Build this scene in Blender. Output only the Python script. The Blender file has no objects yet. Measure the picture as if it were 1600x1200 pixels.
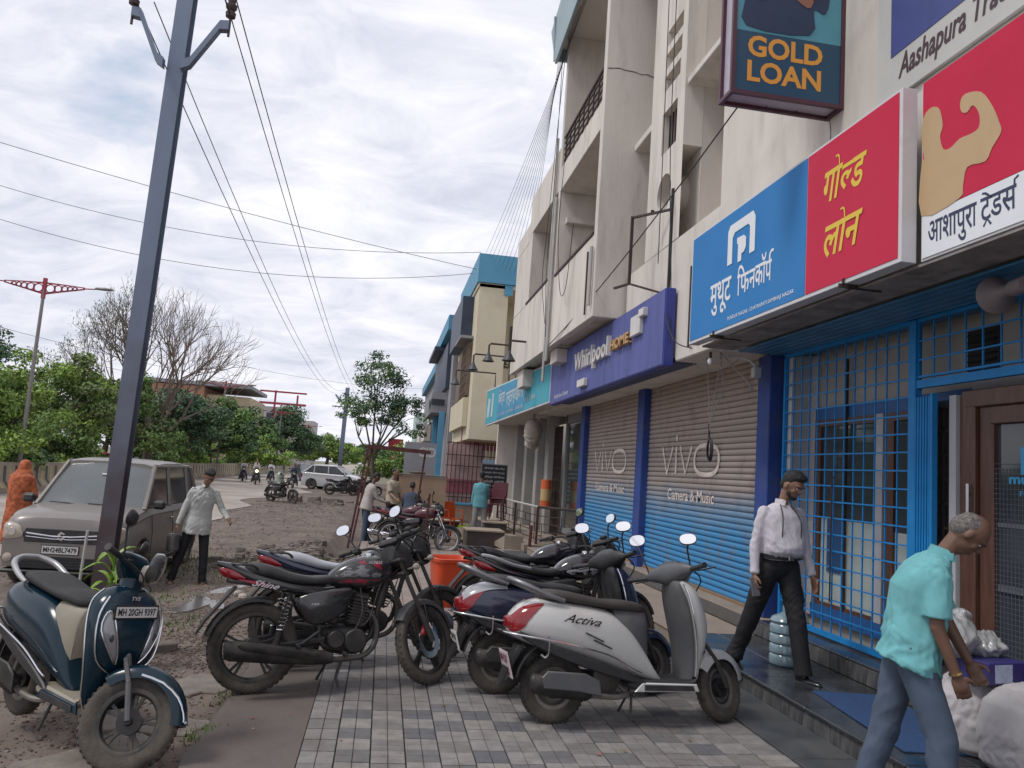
import bpy, math, random
import numpy as np
from mathutils import Vector, Matrix, noise
R=math.radians; PI=math.pi
random.seed(7); rng=np.random.default_rng(7)
S=bpy.context.scene
# ---------------------------------------------------------------- camera
cam=bpy.data.cameras.new('camera'); cam_o=bpy.data.objects.new('camera',cam); S.collection.objects.link(cam_o)
cam.sensor_width=36; cam.lens=27.0; cam.clip_end=2000; cam.clip_start=0.05
yw,pt,rl=R(8.972),R(6.63),R(4.0)
F=Vector((math.sin(yw)*math.cos(pt),math.cos(yw)*math.cos(pt),math.sin(pt)))
Rt=Vector((math.cos(yw),-math.sin(yw),0)); Up=Rt.cross(F)
R2=Rt*math.cos(rl)+Up*math.sin(rl); U2=-Rt*math.sin(rl)+Up*math.cos(rl)
cam_o.matrix_world=Matrix(((R2.x,U2.x,-F.x,0),(R2.y,U2.y,-F.y,0),(R2.z,U2.z,-F.z,1.75),(0,0,0,1)))
S.camera=cam_o
# ---------------------------------------------------------------- sky, sun, exposure
SUN_EL,SUN_AZ=R(56),R(-105)      # azimuth from +Y towards +X
W=bpy.data.worlds.new('World'); S.world=W; W.use_nodes=True
nt=W.node_tree; nd=nt.nodes; lk=nt.links; nd.clear()
out=nd.new('ShaderNodeOutputWorld'); bg=nd.new('ShaderNodeBackground'); bg.inputs[1].default_value=0.096
sky=nd.new('ShaderNodeTexSky'); sky.sky_type='NISHITA'; sky.sun_disc=False
sky.sun_elevation=SUN_EL; sky.sun_rotation=SUN_AZ
tc=nd.new('ShaderNodeTexCoord'); sep=nd.new('ShaderNodeSeparateXYZ'); lk.new(tc.outputs['Generated'],sep.inputs[0])
def wm(op,a,b=None,c=None):
    n=nd.new('ShaderNodeMath'); n.operation=op
    for i,v in enumerate((a,b,c)):
        if v is None: continue
        if isinstance(v,(int,float)): n.inputs[i].default_value=v
        else: lk.new(v,n.inputs[i])
    return n.outputs[0]
zc=wm('MAXIMUM',wm('ADD',sep.outputs[2],0.30),0.12)
px=wm('DIVIDE',sep.outputs[0],zc); py=wm('DIVIDE',sep.outputs[1],zc)
cmb=nd.new('ShaderNodeCombineXYZ'); lk.new(px,cmb.inputs[0]); lk.new(py,cmb.inputs[1])
mp=nd.new('ShaderNodeMapping'); mp.inputs['Rotation'].default_value=(0,0,R(25)); mp.inputs['Scale'].default_value=(1.6,2.6,1); lk.new(cmb.outputs[0],mp.inputs[0])
def wn(scale,det,rough,dist,w=0):
    n=nd.new('ShaderNodeTexNoise'); n.inputs['Scale'].default_value=scale; n.inputs['Detail'].default_value=det
    n.inputs['Roughness'].default_value=rough; n.inputs['Distortion'].default_value=dist; lk.new(mp.outputs[0],n.inputs['Vector']); return n.outputs['Fac']
def wr(f,*st):
    r=nd.new('ShaderNodeValToRGB'); lk.new(f,r.inputs[0]); e=r.color_ramp.elements
    while len(e)<len(st): e.new(.5)
    for i,(p,c) in enumerate(st): e[i].position=p; e[i].color=(*c,1)
    return r.outputs[0]
def wmix(f,a,b,bt='MIX'):
    m=nd.new('ShaderNodeMix'); m.data_type='RGBA'; m.blend_type=bt
    for s,v in ((m.inputs[0],f),(m.inputs[6],a),(m.inputs[7],b)):
        if isinstance(v,(int,float)): s.default_value=v
        elif isinstance(v,tuple): s.default_value=(*v,1)
        else: lk.new(v,s)
    return m.outputs[2]
n1=wn(0.9,8,.58,.5); n2=wn(2.6,9,.62,.9)
shade=wr(n1,(.30,(4.7,5.2,6.3)),(.50,(6.9,6.95,7.9)),(.66,(9.4,9.3,9.6)))
shade=wmix(wmix(.55,shade,wr(n2,(.3,(5.8,5.95,6.9)),(.7,(9.6,9.5,9.8)))) if False else .45,shade,wr(n2,(.32,(4.6,5.05,6.1)),(.68,(9.9,9.7,9.9))))
gap=wr(wn(.55,6,.55,.4),(.30,(1,1,1)),(.39,(0,0,0)))
skyb=wmix(.38,sky.outputs[0],(5.5,7.0,8.6))
col=wmix(gap,shade,skyb)
lk.new(col,bg.inputs[0]); lk.new(bg.outputs[0],out.inputs[0])
sd=bpy.data.lights.new('sun','SUN'); sd.energy=1.4; sd.angle=R(14); sd.color=(1,.96,.9)
so=bpy.data.objects.new('sun',sd); S.collection.objects.link(so)
sv=Vector((math.sin(SUN_AZ)*math.cos(SUN_EL),math.cos(SUN_AZ)*math.cos(SUN_EL),math.sin(SUN_EL)))
so.rotation_euler=sv.to_track_quat('Z','Y').to_euler()
S.view_settings.view_transform='Standard'; S.view_settings.look='None'; S.view_settings.exposure=0.33; S.view_settings.gamma=1
S.view_settings.use_curve_mapping=False
# ---------------------------------------------------------------- materials
def mat(name,col,rough=.6,metal=0,var=.12,vs=6,bump=.0,bs=60,dirt=None,ds=3,da=.5,coat=0,spec=None,stretch=None,alpha=1,trans=0,emit=0,world=0):
    m=bpy.data.materials.new(name); m.use_nodes=True; n=m.node_tree.nodes; l=m.node_tree.links
    p=n['Principled BSDF']; p.inputs['Roughness'].default_value=rough; p.inputs['Metallic'].default_value=metal
    t=n.new('ShaderNodeTexCoord'); src=t.outputs['Object']
    if world: src=n.new('ShaderNodeNewGeometry').outputs['Position']
    if stretch:
        mm=n.new('ShaderNodeMapping'); mm.inputs['Scale'].default_value=stretch; l.new(src,mm.inputs[0]); src=mm.outputs[0]
    def nz(s,d=5,r=.6):
        x=n.new('ShaderNodeTexNoise'); x.inputs['Scale'].default_value=s; x.inputs['Detail'].default_value=d; x.inputs['Roughness'].default_value=r; l.new(src,x.inputs['Vector']); return x.outputs['Fac']
    c=(*col,1)
    p.inputs['Base Color'].default_value=c
    if var>0:
        mr=n.new('ShaderNodeMapRange'); l.new(nz(vs),mr.inputs[0]); mr.inputs[1].default_value=.3; mr.inputs[2].default_value=.7; mr.inputs[3].default_value=1-var; mr.inputs[4].default_value=1+var
        mx=n.new('ShaderNodeMix'); mx.data_type='RGBA'; mx.blend_type='MULTIPLY'; mx.inputs[0].default_value=1; mx.inputs[6].default_value=c
        cc=n.new('ShaderNodeCombineColor'); 
        for i in range(3): l.new(mr.outputs[0],cc.inputs[i])
        l.new(cc.outputs[0],mx.inputs[7]); last=mx.outputs[2]
        if dirt:
            r2=n.new('ShaderNodeMapRange'); l.new(nz(ds,8,.65),r2.inputs[0]); r2.inputs[1].default_value=.62-da*.35; r2.inputs[2].default_value=.78-da*.2; r2.inputs[3].default_value=0; r2.inputs[4].default_value=min(1,.35+da*.6)
            m2=n.new('ShaderNodeMix'); m2.data_type='RGBA'; l.new(r2.outputs[0],m2.inputs[0]); l.new(last,m2.inputs[6]); m2.inputs[7].default_value=(*dirt,1); last=m2.outputs[2]
            r3=n.new('ShaderNodeMapRange'); l.new(r2.outputs[0],r3.inputs[0]); r3.inputs[3].default_value=rough; r3.inputs[4].default_value=min(1,rough+.35); l.new(r3.outputs[0],p.inputs['Roughness'])
        l.new(last,p.inputs['Base Color'])
    if bump>0:
        b=n.new('ShaderNodeBump'); b.inputs['Strength'].default_value=bump; b.inputs['Distance'].default_value=.01; l.new(nz(bs,4),b.inputs['Height']); l.new(b.outputs[0],p.inputs['Normal'])
    p.inputs['Coat Weight'].default_value=coat; p.inputs['Coat Roughness'].default_value=.08
    if spec is not None: p.inputs['Specular IOR Level'].default_value=spec
    if trans: p.inputs['Transmission Weight'].default_value=trans
    if alpha<1: p.inputs['Alpha'].default_value=alpha
    if emit: p.inputs['Emission Color'].default_value=c; p.inputs['Emission Strength'].default_value=emit
    return m
DUST=(.20,.17,.14)
# ---------------------------------------------------------------- mesh helpers
class MB:
    def __init__(s): s.v=[]; s.f=[]; s.m=[]; s.mi=0
    def add(s,vs,fs,M=None):
        o=len(s.v)
        if M is not None: vs=[M@Vector(a) for a in vs]
        s.v+= [tuple(a) for a in vs]; s.f+=[tuple(i+o for i in f) for f in fs]; s.m+=[s.mi]*len(fs); return s
    def box(s,c,d,M=None,ch=0,rz=0,ry=0,rx=0):
        x,y,z=d[0]/2,d[1]/2,d[2]/2
        T=Matrix.Translation(c)
        if rz: T=T@Matrix.Rotation(rz,4,'Z')
        if ry: T=T@Matrix.Rotation(ry,4,'Y')
        if rx: T=T@Matrix.Rotation(rx,4,'X')
        if M is not None: T=M@T
        if ch<=0:
            return s.add([(a*x,b*y,e*z) for a in(-1,1) for b in(-1,1) for e in(-1,1)],[(0,1,3,2),(4,6,7,5),(0,4,5,1),(2,3,7,6),(0,2,6,4),(1,5,7,3)],T)
        c_=min(ch,x*.95,y*.95,z*.95); vs=[]; ix={}
        for a in(-1,1):
            for b in(-1,1):
                for e in(-1,1):
                    for k,p in enumerate(((x,y-c_,z-c_),(x-c_,y,z-c_),(x-c_,y-c_,z))):
                        ix[(a,b,e,k)]=len(vs); vs.append((a*p[0],b*p[1],e*p[2]))
        fs=[]
        for a in(-1,1):
            fs.append([ix[(a,b,e,0)] for b,e in((-1,-1),(1,-1),(1,1),(-1,1))][::a])
            fs.append([ix[(b,a,e,1)] for b,e in((-1,-1),(-1,1),(1,1),(1,-1))][::a])
            fs.append([ix[(b,e,a,2)] for b,e in((-1,-1),(1,-1),(1,1),(-1,1))][::a])
        for a in(-1,1):
            for b in(-1,1):
                q=a*b
                fs.append([ix[(a,b,-1,0)],ix[(a,b,-1,1)],ix[(a,b,1,1)],ix[(a,b,1,0)]][::q])
                fs.append([ix[(a,-1,b,0)],ix[(a,1,b,0)],ix[(a,1,b,2)],ix[(a,-1,b,2)]][::q])
                fs.append([ix[(-1,a,b,1)],ix[(-1,a,b,2)],ix[(1,a,b,2)],ix[(1,a,b,1)]][::q])
                for e in(-1,1): fs.append([ix[(a,b,e,0)],ix[(a,b,e,1)],ix[(a,b,e,2)]][::(1 if a*b*e>0 else -1)])
        return s.add(vs,fs,T)
    def rings(s,rs,close=False,caps=(1,1),M=None):
        n=len(rs[0]); vs=[p for r in rs for p in r]; fs=[]
        k=len(rs); kk=k if close else k-1
        for i in range(kk):
            a=i*n; b=((i+1)%k)*n
            for j in range(n):
                j2=(j+1)%n; fs.append((a+j,a+j2,b+j2,b+j))
        if not close:
            if caps[0]: fs.append(tuple(range(n))[::-1])
            if caps[1]: fs.append(tuple((k-1)*n+j for j in range(n)))
        return s.add(vs,fs,M)
    def tube(s,pts,r,n=8,M=None,close=False,smooth=0,caps=(1,1)):
        pts=[Vector(p) for p in pts]
        rr=list(r) if isinstance(r,(list,tuple)) else [r]*len(pts)
        if smooth: pts,rr=crom(pts,rr,smooth,close)
        k=len(pts); rs=[]; prev=None
        for i in range(k):
            a=pts[(i-1)%k] if (close or i>0) else pts[i]; b=pts[(i+1)%k] if (close or i<k-1) else pts[i]
            t=(b-a); t=t.normalized() if t.length>1e-9 else Vector((0,0,1))
            if prev is None:
                u=t.orthogonal().normalized()
            else:
                u=(prev-t*prev.dot(t)); u=u.normalized() if u.length>1e-6 else t.orthogonal().normalized()
            prev=u; w=t.cross(u)
            rs.append([pts[i]+(u*math.cos(2*PI*j/n)+w*math.sin(2*PI*j/n))*rr[i] for j in range(n)])
        return s.rings(rs,close,caps,M)
    def lathe(s,prof,n=24,M=None,close=False):   # prof (r,h) about local Z
        rs=[[(r*math.cos(2*PI*j/n),r*math.sin(2*PI*j/n),h) for j in range(n)] for r,h in prof]
        return s.rings(rs,close,(1,1),M)
    def prism(s,poly,t0,t1,M=None,ins=0):   # poly in local XY extruded Z t0..t1, optional edge inset
        n=len(poly); P=[Vector((p[0],p[1])) for p in poly]
        if not ins:
            vs=[(p.x,p.y,t0) for p in P]+[(p.x,p.y,t1) for p in P]
            fs=[tuple(range(n))[::-1],tuple(range(n,2*n))]+[(i,(i+1)%n,n+(i+1)%n,n+i) for i in range(n)]
            return s.add(vs,fs,M)
        area=sum(P[i].x*P[(i+1)%n].y-P[(i+1)%n].x*P[i].y for i in range(n)); sg=1 if area>0 else -1
        Q=[]
        for i in range(n):
            a=(P[i]-P[i-1]); b=(P[(i+1)%n]-P[i])
            a=a.normalized() if a.length>1e-9 else b.normalized(); b=b.normalized() if b.length>1e-9 else a
            na=Vector((-a.y,a.x))*sg; nb=Vector((-b.y,b.x))*sg; m=na+nb
            m=m.normalized() if m.length>1e-6 else na
            Q.append(P[i]+m*min(ins/max(.35,m.dot(na)),ins*2))
        d=abs(t1-t0); e=min(ins,d*.49)*(1 if t1>t0 else -1)
        L=[[(p.x,p.y,t0) for p in Q],[(p.x,p.y,t0+e) for p in P],[(p.x,p.y,t1-e) for p in P],[(p.x,p.y,t1) for p in Q]]
        return s.rings(L,False,(1,1),M)
    def ell(s,c,r,n=14,k=9,M=None):
        T=Matrix.Translation(c)
        if M is not None: T=M@T
        rs=[]
        for i in range(k):
            a=-PI/2+PI*(i+.0)/(k-1); a=max(min(a,PI/2-.02),-PI/2+.02)
            rs.append([(r[0]*math.cos(a)*math.cos(2*PI*j/n),r[1]*math.cos(a)*math.sin(2*PI*j/n),r[2]*math.sin(a)) for j in range(n)])
        return s.rings(rs,False,(1,1),T)
    def quad(s,a,b,c,d): return s.add([a,b,c,d],[(0,1,2,3)])
    def mesh(s,name,mats,smooth=35,M=None):
        me=bpy.data.meshes.new(name)
        vs=s.v if M is None else [tuple(M@Vector(a)) for a in s.v]
        me.from_pydata(vs,[],s.f)
        if not isinstance(mats,(list,tuple)): mats=[mats]
        for m in mats: me.materials.append(m)
        if len(mats)>1: me.polygons.foreach_set('material_index',s.m)
        me.update()
        if smooth and len(me.polygons):
            me.shade_smooth(); me.set_sharp_from_angle(angle=R(smooth))
        return me
    def build(s,name,mats,parent=None,smooth=35,M=None,label=None,kind=None,loc=None):
        o=bpy.data.objects.new(name,s.mesh(name,mats,smooth,M)); S.collection.objects.link(o)
        if parent is not None: o.parent=parent
        if label: o['label']=label
        if kind: o['kind']=kind
        if loc is not None: o.location=loc
        return o
def crom(pts,rr,k,close=False):
    n=len(pts); P=[];Q=[]
    seg=n if close else n-1
    for i in range(seg):
        g=lambda j: pts[j%n] if close else pts[max(0,min(n-1,j))]
        h=lambda j: rr[j%n] if close else rr[max(0,min(n-1,j))]
        for q in range(k):
            t=q/k
            def cr(a,b,c,d): return 0.5*((2*b)+(c-a)*t+(2*a-5*b+4*c-d)*t*t+(3*b-a-3*c+d)*t**3)
            P.append(cr(g(i-1),g(i),g(i+1),g(i+2))); Q.append(h(i)*(1-t)+h(i+1)*t)
    if not close: P.append(pts[-1]); Q.append(rr[-1])
    return P,Q
def spl(poly,k=4,close=True):
    p,_=crom([Vector((a[0],a[1],0)) for a in poly],[0]*len(poly),k,close); return [(v.x,v.y) for v in p]
def crv(vals,k):      # catmull-rom through tuples
    n=len(vals); o=[]
    for i in range(n-1):
        a,b,c,d=[np.array(vals[max(0,min(n-1,i+j))],float) for j in(-1,0,1,2)]
        for q in range(k):
            t=q/k; o.append(.5*((2*b)+(c-a)*t+(2*a-5*b+4*c-d)*t*t+(3*b-a-3*c+d)*t**3))
    o.append(np.array(vals[-1],float)); return o
def sec(n,hw,z0,z1,e=2.4,x=0,y0=0):   # superellipse section in YZ at x
    r=[]
    for j in range(n):
        a=2*PI*j/n; c,s_=math.cos(a),math.sin(a)
        r.append((x,y0+hw*math.copysign(abs(c)**(2/e),c),(z0+z1)/2+(z1-z0)/2*math.copysign(abs(s_)**(2/e),s_)))
    return r
def xloft(mb,st,k=4,n=20,e=2.4,M=None):     # st: (x, halfwidth, z0, z1[, y0])
    st=[tuple(a)+(0,) if len(a)==4 else a for a in st]
    mb.rings([sec(n,max(v[1],.002),v[2],v[3],e,v[0],v[4]) for v in crv(st,k)],M=M)
def XZ(y=0,flip=False): # maps local (x,y,z)->(x, -z, y): polygon drawn in XZ plane, extrude towards -Y
    return Matrix(((1,0,0,0),(0,0,-1,y),(0,1,0,0),(0,0,0,1)))
def empty(name,loc=(0,0,0),rz=0,parent=None):
    o=bpy.data.objects.new(name,None); S.collection.objects.link(o); o.location=loc; o.rotation_euler=(0,0,rz); o.empty_display_size=.1
    if parent: o.parent=parent
    return o
def tag(o,label,cat=None,group=None,kind=None):
    if label: o['label']=label
    if cat: o['category']=cat
    if group: o['group']=group
    if kind: o['kind']=kind
    return o
def thing(name,label,cat,loc=(0,0,0),rz=0,group=None): return tag(empty(name,loc,rz),label,cat,group)
CH={}
def copy_tree(o,parent=None):
    c=o.copy(); S.collection.objects.link(c); c.parent=parent
    for ch in [x for x in list(o.children)]: copy_tree(ch,c)
    return c
def frame(o,x,y): # matrix from origin, right vec, up vec
    x=Vector(x).normalized(); y=Vector(y).normalized(); z=x.cross(y); y=z.cross(x)
    return Matrix(((x.x,y.x,z.x,o[0]),(x.y,y.y,z.y,o[1]),(x.z,y.z,z.z,o[2]),(0,0,0,1)))
def FAC(x,y,z): return frame((x,y,z),(0,-1,0),(0,0,1))     # on the street facade, reading from the street
def text_v(body,size,shear=0,bold=0,res=3):
    c=bpy.data.curves.new('t','FONT'); c.body=body; c.size=size; c.shear=shear; c.offset=bold*size; c.resolution_u=res
    o=bpy.data.objects.new('t',c); S.collection.objects.link(o); dg=bpy.context.evaluated_depsgraph_get(); dg.update()
    me=bpy.data.meshes.new_from_object(o.evaluated_get(dg)); vs=[tuple(v.co) for v in me.vertices]; fs=[tuple(p.vertices) for p in me.polygons]
    bpy.data.objects.remove(o); bpy.data.curves.remove(c); bpy.data.meshes.remove(me); return vs,fs
def put_text(mb,body,size,M,w=None,h=None,shear=0,bold=0,depth=0,center=False,clip=None,res=3):
    vs,fs=text_v(body,size,shear,bold,res)
    if not vs: return 0
    x0=min(v[0] for v in vs); x1=max(v[0] for v in vs); y0=min(v[1] for v in vs); y1=max(v[1] for v in vs)
    sx=w/(x1-x0) if w else 1; sy=h/(y1-y0) if h else (sx if w else 1)
    if h and not w: sx=sy
    off=(x1-x0)*sx/2 if center else 0
    vs=[((v[0]-x0)*sx-off,(v[1]-(y0 if h else 0))*sy,v[2]) for v in vs]
    if depth:
        # closed side skirt from boundary edges
        n=len(vs); ed={}
        for f in fs:
            for i in range(len(f)):
                a,b=f[i],f[(i+1)%len(f)]; ed[(a,b)]=1
        side=[(b,a,a+n,b+n) for (a,b) in ed if (b,a) not in ed]
        # front verts +depth
        V2=[(x,y,depth) for x,y,z in vs]
        mb.add(V2+[(x,y,0) for x,y,z in vs],fs+[tuple(s) for s in side],M)
    else: mb.add(vs,fs,M)
    return (x1-x0)*sx
# ================================================================ GROUND
M_dirt=mat('dirt',(.135,.104,.086),.95,var=.35,vs=1.3,bump=1,bs=28,dirt=(.18,.15,.13),ds=2.2,da=.5)
M_road=mat('dusty_asphalt',(.37,.33,.295),.9,var=.14,vs=.7,bump=.35,bs=40,dirt=(.24,.195,.165),ds=.6,da=.7)
M_conc=mat('brown_concrete',(.125,.105,.095),.85,var=.16,vs=3,bump=.4,bs=50,dirt=(.12,.10,.09),ds=3,da=.5)
M_far=mat('far_ground',(.16,.15,.11),.95,var=.2,vs=.2)
def hgt(x,y):
    e=-5.6+.5*math.sin(y*.31)+.35*math.sin(y*.83+1)+(.02*(y-10) if y>10 else 0)
    if x<e: return -.17
    t=min(1,(x-e)/.8)
    n=noise.fractal(Vector((x*.9,y*.9,0)),1,2,5)*.035+noise.noise(Vector((x*.25,y*.25,3)))*.03
    edge=max(0,min(1,(-1.0-x)/1.2))
    b=-.045-.07*edge
    if y<9: b+=.0
    m=.10*math.exp(-((x+2.3)/1.6)**2-((y-22)/7)**2)+.12*math.exp(-((x+1.2)/1.0)**2-((y-15)/2.0)**2)
    if x>-1.0:
        return -.19 if (y<20 and x<6) else -.1
    return -.17*(1-t)+(b+n*(.4+.6*edge)+m)*t
xs=[-1200,-300,-120,-60,-30,-16]+[ -14+.5*i for i in range(14)]+[-7+.12*i for i in range(51)]+[-.85,0,3,6,12,30,90,300,1200]
ys=[-60,-10,0,2]+[2.6+.12*i for i in range(80)]+[12.3+.3*i for i in range(60)]+[31+i for i in range(30)]+[65,75,90,120,170,250,400,700,1500]
mb=MB(); nx=len(xs)
for y in ys:
    for x in xs: mb.v.append((x,y,hgt(x,y)))
for j in range(len(ys)-1):
    for i in range(nx-1):
        a=j*nx+i; mb.f.append((a,a+1,a+nx+1,a+nx)); mb.m.append(0 if (-7.2<xs[i]<3 and ys[j]<70) else 1)
tag(mb.build('ground',[M_dirt,M_far],smooth=80),'dusty brown dirt verge and open ground beside the road',kind='structure')
# road
mb=MB(); rows=[]
yy=[-60,-20,0]+[2+1.0*i for i in range(70)]+[75,85,100,140,200,300,600]
for y in yy:
    e=-5.55+.5*math.sin(y*.31)+.35*math.sin(y*.83+1)+(.02*(y-10) if y>10 else 0)+random.uniform(-.08,.08)
    rows.append([(x,y,-.150) for x in np.linspace(-12.7,min(e,-2.2),8)])
for r in rows: mb.v+=[tuple(map(float,p)) for p in r]
for j in range(len(rows)-1):
    for i in range(7): a=j*8+i; mb.f.append((a,a+1,a+9,a+8)); mb.m.append(0)
tag(mb.build('road',M_road,smooth=0),'dust covered grey carriageway running into the distance',kind='structure')
mb=MB(); mb.box((-18,270,-.155),(10,660,.03)); tag(mb.build('far_carriageway',M_road),'second carriageway beyond the median barrier',kind='structure')
# concrete strip beside pavement
mb=MB(); 
L=[];Rr=[]
for i in range(70):
    y=1.5+i*.18; L.append((-.98+.09*noise.noise(Vector((0,y*1.7,0)))+.03*noise.noise(Vector((4,y*7,0))),y)); Rr.append((-.355,y))
n=len(L)
mb.v=[(x,y,-.012-.02*abs(noise.noise(Vector((x*3,y*3,0))))) for x,y in L]+[((a[0]+b[0])/2,a[1],-.010) for a,b in zip(L,Rr)]+[(x,y,-.008) for x,y in Rr]+[(x-.03,y,-.2) for x,y in L]
for i in range(n-1):
    mb.f+=[(i,n+i,n+i+1,i+1),(n+i,2*n+i,2*n+i+1,n+i+1),(3*n+i,i,i+1,3*n+i+1)]; mb.m+=[0]*3
tag(mb.build('kerb_strip',M_conc,smooth=60),'smooth brown concrete strip along the tiled pavement',kind='structure')
# broken concrete patches
M_patch=mat('old_concrete',(.21,.185,.16),.9,var=.2,vs=5,bump=.6,bs=45,dirt=(.12,.10,.085),ds=6,da=.6)
def blob(cx,cy,rx,ry,seed,n=26,rag=.25,z=0,th=.05,ang=0):
    mb=MB(); P=[]
    for i in range(n):
        a=2*PI*i/n; r=1+rag*noise.noise(Vector((math.cos(a)*1.6,math.sin(a)*1.6,seed)))*2
        u,v=rx*r*math.cos(a),ry*r*math.sin(a); P.append((cx+u*math.cos(ang)-v*math.sin(ang),cy+u*math.sin(ang)+v*math.cos(ang)))
    mb.prism(P,z-th,z,ins=.008); return mb
for k,(cx,cy,rx,ry,a) in enumerate([(-1.42,4.75,.42,.5,.3),(-1.22,5.55,.24,.15,.2),(-1.62,5.62,.2,.16,0),(-1.25,6.5,.2,.3,0)]):
    tag(blob(cx,cy,rx,ry,k*3.1,z=-.040).build('concrete_patch',M_patch,smooth=30),None,kind='structure')
# puddle
M_pud=mat('puddle_water',(.13,.12,.115),.18,var=.1,vs=3,spec=.8)
tag(blob(-1.95,10.4,.35,1.0,9.,rag=.4,z=-.092,th=.02,ang=-.15).build('puddle',M_pud,smooth=30),'shallow muddy puddle beside the dirt',kind='structure')
# gravel, litter
M_grav=mat('gravel',(.14,.12,.108),.9,var=.35,vs=14)
M_chip=mat('brown_chips',(.125,.085,.068),.9,var=.4,vs=18)
M_peb=mat('pale_pebble',(.21,.185,.165),.9,var=.3,vs=14)
def rock(mb,x,y,z,s,fl=.55):
    a=random.uniform(0,6.28); vs=[]
    for p in ((-1,-1,-1),(1,-1,-1),(1,1,-1),(-1,1,-1),(-1,-1,1),(1,-1,1),(1,1,1),(-1,1,1)):
        q=[p[i]*s*random.uniform(.55,1)*(.5 if i<2 else .5*fl)*(1 if p[2]<0 else .75) for i in range(3)]
        vs.append((x+q[0]*math.cos(a)-q[1]*math.sin(a),y+q[0]*math.sin(a)+q[1]*math.cos(a),z+q[2]))
    mb.add(vs,[(0,3,2,1),(4,5,6,7),(0,1,5,4),(1,2,6,5),(2,3,7,6),(3,0,4,7)])
mb=MB()
for i in range(24000):
    y=2.8+13*random.random()**1.5; x=-1.02-random.random()*5.2
    if random.random()<.25: y=8+26*random.random()
    h=hgt(x,y)
    if x<-5.2: continue
    if noise.noise(Vector((x*.8,y*.8,5)))<-.25 and random.random()<.75: continue
    s=random.choice([.010,.013,.016,.018,.022,.034]); s*=1+max(0,(y-8)*.05); mb.mi=random.choice([0,0,0,2,1]); rock(mb,x,y,h+s*.1,s)
tag(mb.build('gravel',[M_grav,M_chip,M_peb],smooth=0),'loose gravel and pebbles strewn over the dirt verge','gravel',kind='stuff')
mb=MB()
for i in range(4000):
    y=6.2+random.gauss(1.6,1.3); x=-1.75+random.gauss(0,.45)
    if random.random()<.35: x=-3.4+random.gauss(0,1.1); y=13+random.gauss(0,5)
    if x>-1.05 or y<3: continue
    s=random.uniform(.010,.032); rock(mb,x,y,hgt(x,y)+.008,s,.3)
tag(mb.build('wood_chips',M_chip,smooth=0),'brown bark chips and leaf litter trampled into the dirt','litter',kind='stuff')
M_stone=mat('rubble_stone',(.15,.125,.11),.9,var=.25,vs=9,bump=.5,bs=30)
stp=[(-3.6,34.5,.55,'leftmost dark rubble block at the road edge'),(-2.9,34.9,.5,'second rubble block from the left at the road edge'),(-2.3,35.3,.42,'third rubble block from the left, set slightly back'),(-1.9,34.4,.5,'wide rubble block in the middle of the row at the road edge'),(-1.35,35.0,.36,'small rubble block right of the wide middle one'),(-.9,34.2,.42,'rightmost rubble block of the row at the road edge'),(-2.6,33.6,.28,'small rubble stone in front of the second block from the left'),(-1.7,33.2,.3,'small rubble stone in front of the wide middle block')]
for k,(x,y,s,l) in enumerate(stp):
    mb=MB(); rock(mb,0,0,s*.2,s*1.5,.8); o=mb.build('rubble_block',M_stone,smooth=0,loc=(x,y,-.15))
    tag(o,l or 'broken rubble stone lying at the road edge beyond the dirt mound','stone','rubble stones at the road edge')
for k,(x,y,s,l) in enumerate([(-1.85,7.75,.22,'brown broken brick lying in the dirt beside the blue scooter'),(-1.55,8.15,.14,'small loose stone in the chips behind the brick')]):
    mb=MB(); mb.box((0,0,.035),(s,s*.55,.075),ch=.008); o=mb.build('loose_brick',M_stone,loc=(x,y,hgt(x,y)-.0)); o.rotation_euler=(.05,-.08,.3+k); tag(o,l,'brick')
mb=MB()
for i in range(260):
    x=-1.3+random.gauss(0,.5); y=14.2+random.gauss(0,.9); rock(mb,x,y,max(-.13,hgt(x,y))+.04,random.uniform(.08,.25),.6)
tag(mb.build('rubble_heap',M_stone,smooth=0),'low heap of broken grey-brown rubble behind the parked motorcycles','rubble',kind='stuff')
# grass tufts
M_grass=mat('grass',(.10,.17,.035),.8,var=.35,vs=10)
mb=MB()
for cx,cy,n,r,hh in ((-1.52,5.15,60,.08,.05),(-1.05,5.35,60,.08,.04),(-1.02,6.1,40,.07,.04),(-2.15,8.9,160,.22,.06),(-2.6,10.4,120,.2,.05),(-3.4,13.5,300,.6,.1),(-1.35,13.2,260,.5,.1),(-2.3,12.6,160,.4,.07)):
    for i in range(n):
        x=cx+random.gauss(0,r); y=cy+random.gauss(0,r*1.3); h=hgt(x,y) if x<-1 else -.02; a=random.uniform(0,6.28); l=hh*random.uniform(.5,1.3); w=.004+.001*cy*.4
        dx,dy=math.cos(a),math.sin(a); t=random.uniform(.2,1)*l
        mb.add([(x-dy*w,y+dx*w,h),(x+dy*w,y-dx*w,h),(x+dx*t,y+dy*t,h+l)],[(0,1,2)])
tag(mb.build('grass_tufts',M_grass,smooth=0),'small green grass tufts sprouting from the dirt verge','grass',kind='stuff')
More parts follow.
